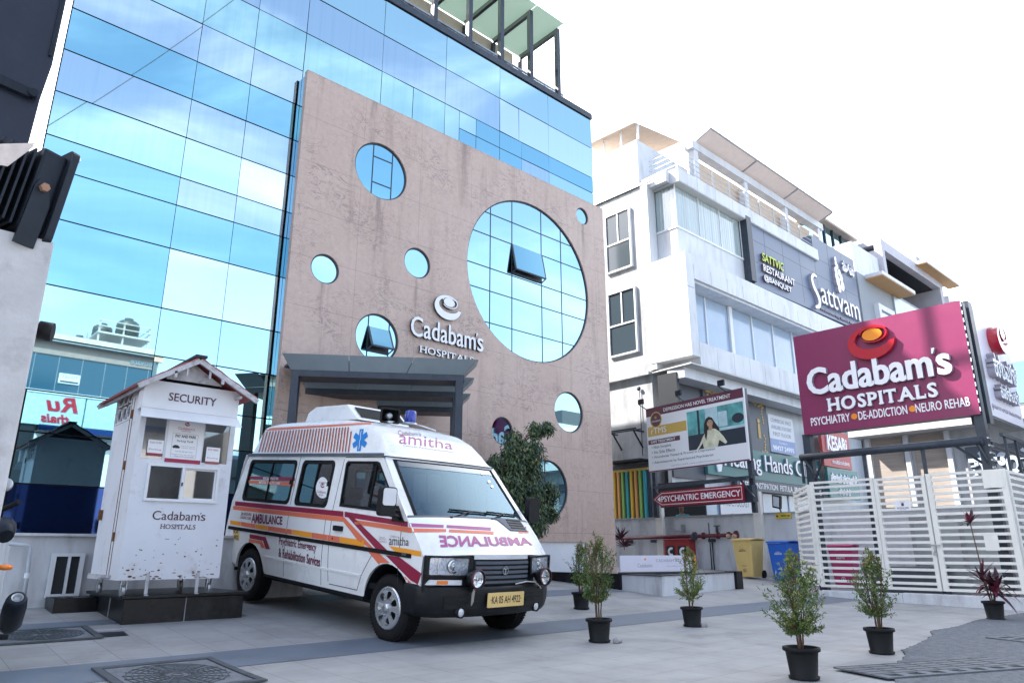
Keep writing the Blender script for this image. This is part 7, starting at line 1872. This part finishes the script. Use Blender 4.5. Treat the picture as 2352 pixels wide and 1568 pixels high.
fit_text(mb, 'attvam', gq(665, 600)[0], gq(952, 760)[0], gq(665, 655)[1], gq(665, 530)[1], WFs, .14, 0, 1, bold=.0); mb.build('name_lettering', [M['letter_w'], M['letter_side']], gs)
mb = MB(); put(mb, 'rediscovering Sattvik food', (682, 930, 715, 690, 800), .04, 0, 1); mb.build('tag_lettering', [M['letter_side'], M['ink']], gs)
mb = MB()
for i, (x, y, r) in enumerate(((772, 340, 13), (775, 368, 14), (785, 395, 14), (775, 420, 20), (800, 440, 18), (780, 462, 22), (812, 480, 20), (790, 505, 26), (822, 540, 24), (800, 555, 22))):
    x_, z_ = gq(x, y); rr = r * .0092; mb.shape([[(x_ + rr * 1.1 * math.cos(t * .3927) * .8 + rr * .2 * math.sin(t * .3927), z_ + rr * 1.2 * math.sin(t * .3927)) for t in range(16)]], WFs, .12 + .004 * i, 0, 1)
mb.build('leaf_emblem', [M['letter_w'], M['letter_side']], gs)
mb = MB(); put(mb, 'ಸಾತ್ವಂ', (832, 915, 425, 345, 470), .10, 0, 1, bold=.03); mb.build('kannada_lettering', [M['letter_w'], M['letter_side']], gs)
# clinic sign and neighbours on the ground floor
M['teal_s'] = mat('teal_sign_sheet', (.045, .20, .20), .45)
hcs = sign('clinic_sign', 'teal clinic sign with raised white lettering below the balcony, partly behind the billboard', 14.2, 22.4, 31.2, 2.62, 3.75, M['teal_s'], None)
F_ = faceY(14.198); mb = MB(); fit_text(mb, 'Healing Hands Clinic', 23.4, 30.9, 2.78, 3.62, F_, .08, 0, 1, contrast=.012, bold=.006); mb.build('lettering', [M['letter_w'], M['letter_side']], hcs)
mb = MB(); mb.box(24.2, 31.2, 14.15, 14.3, 2.17, 2.60); mb.build('lower_strip', M['van_grey'], hcs); mb = MB(); fit_text(mb, 'PILES  CONSTIPATION  FISTULA  PROLAPSE  FISSURE', 24.4, 31.0, 2.27, 2.50, faceY(14.148), .01, bold=.01); mb.build('lettering', M['letter_w'], hcs)
mb = MB(); mb.shape([[(22.75, 3.55), (23.0, 3.62), (23.1, 3.2), (23.3, 3.5), (23.4, 3.3), (23.2, 2.75), (23.0, 2.72)]], F_, .05); mb.build('hand_emblem', M['letter_w'], hcs)
bn = sign('banner', 'white rental banner with blue footer hung above the teal clinic sign', 14.3, 27.3, 29.4, 3.85, 5.4, M['poster'], None, .03)
mb = MB(); f_ = faceY(14.299)
for k, t in enumerate(('COMMERCIAL SPACE', 'AVAILABLE FOR RENT', 'FIRST FLOOR')): fit_text(mb, t, 27.5 + .1 * (k == 2), 29.2 - .1 * (k == 2), 5.1 - k * .28, 5.26 - k * .28, f_, .003, 0)
mb.shape([rect(27.3, 29.4, 3.86, 4.4)], f_, .002, 1); fit_text(mb, '98427 24995', 27.45, 29.25, 3.94, 4.14, lambda x, y, d: f_(x, y, d + .002), .003, 2, bold=.02); fit_text(mb, 'Contact', 28.0, 28.7, 4.23, 4.33, lambda x, y, d: f_(x, y, d + .002), .003, 2); mb.build('lettering', [M['letter_side'], mat('pale_blue_print', (.30, .40, .66), .5), M['letter_w']], bn)
ob = sign('festival_board', 'dark hoarding with golden corner ornaments behind the white billboard', 14.3, 22.6, 27.2, 3.4, 6.05, M['van_grey'], None, .06)
mb = MB(); f_ = faceY(14.298); rn = random.Random(4)
for cx, cz, sx, sz in ((22.8, 5.8, 1, -1), (27.0, 5.8, -1, -1), (27.0, 3.6, -1, 1)):
    for k in range(16):
        t = k / 15; mb.shape([circ(cx + sx * (t * .9 if k % 2 else .1 + rn.uniform(0, .12)), cz + sz * (.08 + rn.uniform(0, .12) if k % 2 else t * .9), .07 * (1.1 - t * .6), 8, .05)], f_, .006 + .0004 * k)
mb.build('gold_ornament', M['b_gold'], ob, recalc=False)
mb = MB(); fit_text(mb, 'i', 26.35, 26.55, 4.3, 5.1, f_, .02, bold=.03); fit_text(mb, 'ಶ್ರೀ', 24.6, 25.2, 5.4, 5.8, f_, .02); mb.build('lettering', M['b_gold'], ob)
M['kes'] = mat('coral_red_sign', (.50, .07, .07), .5)
ks = sign('restaurant_board', 'coral red shop sign with tilted white lettering above a teal board', 13.9, 31.1, 33.9, 3.55, 5.2, M['kes'], None)
mb = MB(); f_ = faceY(13.898); fit_text(mb, 'KESARi', 31.5, 33.5, 4.25, 4.95, f_, .06, bold=.03, shear=.1); fit_text(mb, 'multicuisine', 31.9, 33.6, 3.7, 3.9, f_, .02); mb.build('lettering', M['letter_w'], ks)
kt = sign('kannada_board', 'teal Kannada shop board below the coral red sign', 13.9, 31.3, 34.4, 2.2, 3.5, M['teal_s'], None)
mb = MB(); fit_text(mb, 'ಹೀಲಿಂಗ್ ಹ್ಯಾಂಡ್ಸ್', 31.5, 34.2, 2.85, 3.3, f_, .03, bold=.02); fit_text(mb, 'ಕ್ಲಿನಿಕ್', 32.2, 33.4, 2.35, 2.65, f_, .03); mb.build('lettering', M['letter_w'], kt)
po2 = thing('clinic_poster', 'pale clinic poster in the shop window right of the seated person', 'poster', (24.6, 14.3, 1.2))
mb = MB(); mb.box(23.2, 25.6, 14.30, 14.33, .75, 2.1); mb.build('sheet', M['poster'], po2); mb = MB(); f_ = faceY(14.298); fit_text(mb, 'PROCTOLOGY', 23.4, 25.2, 1.55, 1.85, f_, .002); fit_text(mb, 'CLINIC', 23.8, 24.9, 1.0, 1.3, f_, .002); mb.build('lettering', M['letter_side'], po2)
# person at the window sill
M['skin'] = mat('brown_skin', (.16, .085, .055), .5); M['hair'] = mat('black_hair', (.012, .010, .010), .5); M['teal_c'] = mat('teal_cloth', (.03, .20, .24), .8, var=.1)
pr_ = thing('person', 'dark-haired person in a teal top looking out over the boundary wall', 'person', (20.0, 13.74, -.3))
def skin_body(name, verts, edges, radii, m, parent, sub=2):
    me = bpy.data.meshes.new(name); me.from_pydata(verts, edges, []); o = bpy.data.objects.new(name, me); COL.objects.link(o)
    md = o.modifiers.new('skin', 'SKIN'); md.use_smooth_shade = True; 
    for v, r in zip(me.skin_vertices[0].data if me.skin_vertices else [], radii): v.radius = (r, r)
    if me.skin_vertices: me.skin_vertices[0].data[0].use_root = True
    o.modifiers.new('sub', 'SUBSURF').levels = sub; o.modifiers['sub'].render_levels = sub
    dg = bpy.context.evaluated_depsgraph_get(); m2 = bpy.data.meshes.new_from_object(o.evaluated_get(dg)); bpy.data.objects.remove(o)
    m2.name = name; m2.materials.clear(); m2.materials.append(m); o2 = bpy.data.objects.new(name, m2); COL.objects.link(o2)
    if parent: adopt(o2, parent)
    return o2
px_, py_, pz_ = 19.98, 13.73, -.30
def Wp(a, b, c): return (px_ + a, py_ + b, pz_ + c)
vs = [Wp(0, 0, .85), Wp(0, 0, 1.10), Wp(-.02, 0, 1.34), Wp(-.03, 0, 1.46), Wp(-.05, -.01, 1.54), Wp(-.055, -.015, 1.63), Wp(-.05, -.01, 1.70),
      Wp(0, .19, 1.36), Wp(-.05, .24, 1.12), Wp(-.24, .14, 1.30), Wp(-.28, .11, 1.31), Wp(0, -.19, 1.36), Wp(-.05, -.24, 1.12), Wp(-.2, -.14, 1.31), Wp(-.26, -.10, 1.32), Wp(0, .09, .78), Wp(-.02, .1, .42), Wp(0, .1, .05), Wp(0, -.09, .78), Wp(-.02, -.1, .42), Wp(0, -.1, .05)]
es = [(0, 1), (1, 2), (2, 3), (3, 4), (4, 5), (5, 6), (2, 7), (7, 8), (8, 9), (9, 10), (2, 11), (11, 12), (12, 13), (13, 14), (0, 15), (15, 16), (16, 17), (0, 18), (18, 19), (19, 20)]
rr = [.14, .13, .13, .055, .075, .095, .085, .06, .045, .035, .03, .06, .045, .035, .03, .085, .06, .045, .085, .06, .045]
skin_body('body', vs, es, rr, M['skin'], pr_)
skin_body('hair', [Wp(-.0, 0, 1.62), Wp(-.01, -.0, 1.70), Wp(-.03, -.005, 1.755), Wp(.05, .0, 1.55)], [(0, 1), (1, 2), (0, 3)], [.10, .10, .075, .07], M['hair'], pr_)
skin_body('top', [Wp(0, 0, .84), Wp(0, 0, 1.10), Wp(-.02, 0, 1.33), Wp(-.025, 0, 1.40), Wp(0, .19, 1.36), Wp(-.03, .225, 1.22), Wp(0, -.19, 1.36), Wp(-.03, -.225, 1.22)], [(0, 1), (1, 2), (2, 3), (2, 4), (4, 5), (2, 6), (6, 7)], [.165, .15, .15, .08, .078, .068, .078, .068], M['teal_c'], pr_)
for b in (.035, -.035):
    mb = MB(); bmesh.ops.create_icosphere(mb.bm, subdivisions=1, radius=.012)
    for v in mb.bm.verts: v.co += Vector(Wp(-.142, b - .01, 1.645))
    mb.build('eye', M['gap'], pr_)
mb = MB(); mb.lathe(Wp(-.14, -.01, 1.605), (-1, 0, -.2), [(.018, -.01), (.012, .018), (0, .028)], 8); mb.build('nose', M['skin'], pr_)

# ================================================================== darker buildings further right
fb_ = thing('grey_building', 'grey modern building with a dark boxed terrace and wooden canopies beyond the restaurant', 'building', (44, 16, -1))
M['gconc'] = mat('grey_fairface', (.34, .36, .39), .8, var=.06, vscale=.5); M['wood'] = mat('orange_wood_soffit', (.52, .30, .13), .55, var=.12, vscale=1, stretch=(8, .6, 1)); M['lilac'] = mat('lilac_grey_panel', (.50, .49, .54), .6, var=.1, vscale=1.2)
pbox_('lower_block', M['gconc'], 37.0, 55, 13.6, 24, -1, 14.1, fb_)
pbox_('recess_wall', M['steel_d'], 36.75, 36.99, 13.9, 24, -1, 14.0, fb_)
pbox_('white_block', M['acp'], 37.1, 40.6, 13.7, 18, 14.12, 15.9, fb_)
mb = MB(); mb.box(40.9, 51, 13.5, 13.9, 16.55, 17.2); mb.box(40.9, 41.3, 13.5, 22, 14.15, 16.549); mb.box(50.4, 51, 13.5, 22, 14.15, 16.549); mb.box(40.9, 51, 13.901, 22, 16.9, 17.2); bx_ = mb.build('terrace_box', M['lilac'], fb_)
mb = MB(); mb.box(41.31, 50.39, 18, 18.2, 14.12, 16.54); mb.box(41.31, 50.39, 13.92, 18, 16.5, 16.548); mb.box(41.31, 50.39, 13.92, 18, 14.11, 14.15); mb.build('dark_terrace', M['gap'], bx_)
for x in (42.2, 44.6, 47): mb = MB(); mb.cyl((x, 15.2, 16.49), (x, 15.2, 16.44), .14, n=14); mb.build('downlight', M['white_l'], bx_)
for x0, x1, z, y0 in ((38.0, 42.6, 13.9, 12.7), (46.3, 52.5, 17.0, 12.9)):
    mb = MB(); mb.box(x0, x1, y0, 13.59, z, z + .05); c_ = mb.build('wooden_canopy', M['wood'], fb_); mb = MB(); mb.box(x0 - .02, x1 + .02, y0 - .03, 13.59, z + .051, z + .25); mb.build('canopy_top', M['acp'], c_)
pbox_('upper_wing', M['gconc'], 47, 52.4, 13.6, 20, 17.2, 17.9, fb_)
for x in (38.7, 51.3):
    z0 = 9.5 if x < 40 else 13; mb = MB(); mb.shape([rect(x, x + 2.2, z0, z0 + 3.2), rect(x + .3, x + 1.9, z0 + .3, z0 + 2.9)], faceY(13.599), .25); w = mb.build('window_surround', M['acp'], fb_); mb = MB(); mb.box(x + .31, x + 1.89, 13.45, 13.58, z0 + .31, z0 + 2.89); mb.build('pane', M['p_glass'], w)
M['ribbed'] = mat('ribbed_cladding', (.40, .47, .52), .4, .3, var=.25, vscale=1, stretch=(9, 1, .1)); pbox_('ribbed_cladding', M['ribbed'], 41.6, 50, 13.5, 13.599, 9, 13.85, fb_)
gh = thing('glass_house', 'blue glazed rooftop room with a cream roof edge beyond the terrace canopy', 'rooftop room', (37, 15, 14))
p0 = onY(1866 + 0, 525, 15.2)
mb = MB(); mb.box(36.6, 41.0, 15.3, 19, 14.0, 17.6); mb.build('glazing', M['g_blue'], gh)
mb = MB()
for x in (36.6, 37.7, 38.8, 39.9, 41): mb.box(x - .05, x + .05, 15.22, 15.299, 14.0, 17.6)
mb.box(36.6, 41, 15.23, 15.298, 15.9, 16.0); build_each(mb, 'glazing_bar', M['steel_d'], gh); mb = MB(); mb.box(36.2, 41.4, 14.9, 19.2, 17.61, 17.75); mb.build('roof', M['beige'], gh)
wg = thing('shop_wing', 'low shop building with shutters and a dark Kannada sign behind the enclosure', 'building', (25, 4, -1))
pbox_('wall', M['wwall'], 24.0, 30, -6, 9.4, -1.1, 3.9, wg); pbox_('upper_storey', M['acp'], 24.6, 31, -6, 9.0, 3.9, 5.6, wg)
mb = MB(); mb.box(23.2, 24.6, -6, 9.5, 3.45, 3.75); mb.build('soffit_slab', M['soffit'], wg)
M['shutter'] = mat('tan_roller_shutter', (.34, .29, .25), .6, var=.2, vscale=1, stretch=(1, 1, 22)); mb = MB(); mb.box(23.96, 23.999, 8.2, 9.15, -.9, 3.4); mb.build('roller_shutter', M['shutter'], wg); mb = MB(); mb.box(23.96, 23.999, 7.0, 7.9, -.9, 3.4); mb.build('roller_shutter', M['shutter'], wg)
for y in (8.05, 6.9, 9.2): mb = MB(); mb.box(23.8, 23.955, y - .07, y + .07, -1, 3.44); mb.build('column', M['acp'], wg)
mb = MB(); mb.box(23.88, 23.955, 1.5, 6.5, 1.2, 2.9); ds = mb.build('dark_board', M['van_grey'], wg)
for k in range(5): mb = MB(); mb.box(24.5, 24.6, 4.6 - k * 1.3, 5.4 - k * 1.3, 4.1, 5.3); mb.build('upper_window', M['g_deep'], wg)
dsg = thing('kannada_sign', 'large pale Kannada letters on a dark board behind the enclosure', 'sign', (23.85, 5, 1.6))
mb = MB(); f_ = faceX(23.878, 0); fit_text(mb, 'ಸತ್ಯಂ', -7.5 + 1.05, -4.7 + .2, 2.05, 2.75, f_, .05, bold=.035); fit_text(mb, 'Swathi', -4.1, -2.6, 2.0, 2.4, f_, .04); mb.build('lettering', M['panel_gr'] if False else mat('pale_blue_letter', (.48, .54, .62), .4), dsg)

# ================================================================== unseen left building added to keep sun off the forecourt, and the far side of the street
shade_bld = thing('added_shade_building', 'pale unseen building added behind the gate pillar to shade the forecourt', 'building', (-6, 18, -1))
pbox_('wall', M['beige'], -14, .95, 13.6, 26, -1.1, 14.5, shade_bld)
for k in range(5):
    mb = MB(); mb.box(-9 + k * 1.9, -8 + k * 1.9, 13.56, 13.599, 5, 6.6); mb.build('window', M['w_glass'], shade_bld)
sw_ = thing('side_passage_wall', 'beige side wall and dark opening left of the mirror glass', 'wall', (1.2, 12, -.5))
mb = MB(); mb.box(.2, 1.53, 12.0, 12.3, -1, .45); mb.build('low_wall', M['beige'], sw_); mb = MB(); mb.box(.2, 1.62, 12.46, 12.49, -1, 2.4); mb.build('opening', M['gap'], sw_)
mb = MB(); mb.box(.6, 1.40, 12.2, 12.459, .45, 1.75); mb.build('pier', M['beige'], sw_)
mb = MB(); mb.tube([(.9, 12.0, -.3), (1.35, 11.6, .75), (1.42, 11.6, .9)], .02); mb.build('leaning_pole', M['conc'], sw_)
# buildings across the road, seen in the mirror glass
def rface(Y): return lambda x, y, d: Vector((-x, Y + d, y))
OY = -20.
opp = thing('shop_block', 'shop block across the street seen reversed in the blue mirror glass', 'building', (4, -22, -1))
M['terra'] = mat('pinkish_tile', (.42, .30, .26), .6, var=.1); M['oglass'] = mat('dark_blue_shop_glass', (.03, .09, .14), .12, spec=.8); M['owhite'] = mat('white_cladding', (.80, .80, .80), .5)
def ob_(name, m, x0, x1, y0, y1, z0, z1, par=opp): return pbox_(name, m, x0, x1, y0, y1, z0, z1, par)
ob_('body', M['conc'], -18, 12.8, -32, OY - .25, -1, 11.1); ob_('roof_slab', M['conc'], -18, 13.2, -32, OY + .35, 11.15, 11.6); ob_('tile_band', M['terra'], -18, 12.95, OY - .24, OY, 10.45, 11.14)
gl_ = ob_('glass_band', M['oglass'], -18, 12.6, OY - .24, OY - .06, 8.45, 10.44); mb = MB()
for k in range(20): mb.box(-10 + k * 1.15, -9.97 + k * 1.15, OY - .058, OY - .04, 8.45, 10.44)
mb.build('mullion', M['alu'], gl_)
ob_('white_band', M['owhite'], -18, 12.6, OY - .24, OY + .05, 7.65, 8.44); ob_('dark_shop', M['gap'], -18, 6.75, OY - .24, OY - .1, 2.0, 7.64); ob_('blue_canopy', M['g_navy'], 6.8, 12.8, OY - .2, OY + .6, 5.6, 5.9); ob_('shop_front', M['owhite'], 6.8, 12.8, OY - .24, OY - .1, -1, 5.59)
ob_('picture_panel', M['b_pale'], 8.95, 12.6, OY - .24, OY, 6.0, 7.64)
rs = thing('shop_sign', 'white shop sign with red script across the street, reversed in the glass', 'sign', (7.8, OY, 6)); mb = MB(); mb.box(4.6, 8.88, OY - .24, OY, 5.95, 7.64); mb.build('panel', M['b_pale'], rs)
mb = MB(); f_ = rface(OY + .002); fit_text(mb, 'Ru', -8.6, -7.0, 6.72, 7.55, f_, .03, shear=.25, bold=.03); fit_text(mb, 'thais', -8.25, -6.9, 6.1, 6.6, f_, .03, shear=.2, bold=.03); mb.build('lettering', M['sign_red'], rs)
lg_ = thing('fascia_letters', 'grey shop name on the pinkish band across the street', 'sign', (11.5, OY, 10.6)); mb = MB(); fit_text(mb, 'innovare', -12.3, -10.8, 10.6, 10.95, rface(OY + .002), .04, bold=.02); mb.build('lettering', M['alu'], lg_)
tb_ = thing('rent_banner', 'to-let banner on the blue glass across the street', 'banner', (7.9, OY, 9)); mb = MB(); mb.box(7.38, 8.4, OY - .05, OY, 8.95, 9.5); mb.build('sheet', M['poster'], tb_); mb = MB(); fit_text(mb, 'TO-LET', -8.3, -7.5, 9.25, 9.42, rface(OY + .001), .002); mb.shape([rect(-8.35, -7.45, 9.0, 9.1)], rface(OY + .001), .002); mb.build('lettering', M['steel_d'], tb_)
ts = thing('tank_stand', 'steel stand with railings for water tanks on the roof across the street', 'tank stand', (10.3, -21, 11.6)); mb = MB(); mb.box(9.0, 11.9, -24, -20.6, 12.35, 12.45)
for x in (9.1, 10.4, 11.8):
    for y in (-23.8, -20.8): mb.bar((x, y, 11.55), (x, y, 13.2), .09)
for z in (12.8, 13.15): mb.bar((9.0, -20.65, z), (11.9, -20.65, z), .05); mb.bar((11.85, -20.65, z), (11.85, -24, z), .05)
mb.build('frame', M['alu'], ts)
M['tank'] = mat('dark_plastic_tank', (.03, .04, .045), .5)
for x, y, z, s, lab in ((10.75, -21.5, 12.46, 1.0, 'largest black water tank at the front of the rooftop stand'), (9.7, -22.9, 12.46, .85, 'middle black water tank on the rooftop stand'), (8.6, -23.2, 11.6, .8, 'small black water tank standing on the roof slab')):
    mb = MB(); mb.lathe((x, y, z), (0, 0, 1), [(0, 0), (.62 * s, 0), (.66 * s, .1 * s), (.64 * s, .3 * s), (.66 * s, .35 * s), (.64 * s, .6 * s), (.66 * s, .65 * s), (.62 * s, .95 * s), (.45 * s, 1.1 * s), (.25 * s, 1.15 * s), (.25 * s, 1.28 * s), (0, 1.3 * s)], 24); tag(mb.build('water_tank', M['tank']), lab, 'water tank', 'water tanks across the street')
ob2 = thing('office_block', 'grey office block across the street right of the shop block', 'building', (40, -26, -1)); pbox_('body', M['gconc'], 43, 62, -34, -22, -1, 11.6, ob2); pbox_('roof_shed', M['steel_d'], 50, 53, -30, -23, 11.6, 13.2, ob2); pbox_('window_band', M['oglass'], 43.5, 61.5, -22, -21.9, 7.5, 9.5, ob2); pbox_('window_band', M['oglass'], 43.5, 61.5, -22, -21.9, 3.5, 5.5, ob2)
ob3 = thing('low_block', 'low pale block across the street between the shop and the trees', 'building', (22, -26, -1)); pbox_('body', M['wwall'], 15, 34, -34, -22, -1, 6.4, ob3); pbox_('window_band', M['oglass'], 16, 33, -22, -21.9, 3.0, 5.0, ob3)
def street_tree(label, x, y, h, r, seed, n=1500):
    rn = random.Random(seed); root = thing('street_tree', label, 'tree', (x, y, -1), group='trees across the street'); mb = MB(); mb.tube([(x, y, -1.2), (x + .1, y, h * .35), (x, y, h * .7)], [.22, .16, .06], 8)
    lv = MB(); cl = []
    for k in range(14):
        a = rn.uniform(0, 6.28); q = rn.uniform(.2, 1) * r; c = Vector((x + math.cos(a) * q * .8, y + math.sin(a) * q * .8, h - r * 1.1 + rn.uniform(-.8, .9) * r)); cl.append(c); mb.tube([(x, y, h * .45), ((x + c.x) / 2, (y + c.y) / 2, (h * .5 + c.z) / 2), c], [.08, .05, .02], 5)
    for i in range(n):
        c = rn.choice(cl); v = Vector((rn.gauss(0, .32), rn.gauss(0, .32), rn.gauss(0, .26))) * r; leaf(lv.bm, c + v, Vector((rn.gauss(0, 1), rn.gauss(0, 1), rn.gauss(-.3, .6))), Vector((0, 0, 1)), .36, .18, rn.choice((0, 0, 1, 1, 2)), .1)
    mb.build('trunk', M['bark'], root); lv.build('crown', [M['lf1'], M['lf2'], M['lf3']], root, merge=False, recalc=False)
street_tree('tall green street tree across the road, mirrored in a small round window', 38, -19.5, 11.5, 3.4, 3)
street_tree('smaller street tree across the road beside the office block', 64, -19, 9, 3, 4)
cb = thing('overhead_cable', 'thin black cable slung across the street, seen as a slanting line in the mirror glass', 'cable', (8, -8, 14))
c0, c1 = onY(100, 294, 33), onY(560, -14, 33)
mb = MB(); mb.tube([Vector((c0.x + (c1.x - c0.x) * t, 25 - 33 - .0 * t, c0.z + (c1.z - c0.z) * t - .25 * math.sin(math.pi * max(0, min(1, t))))) for t in (-.6, -.2, 0, .25, .5, .75, 1, 1.4)], .018, 6); mb.build('wire', M['gap'], cb)
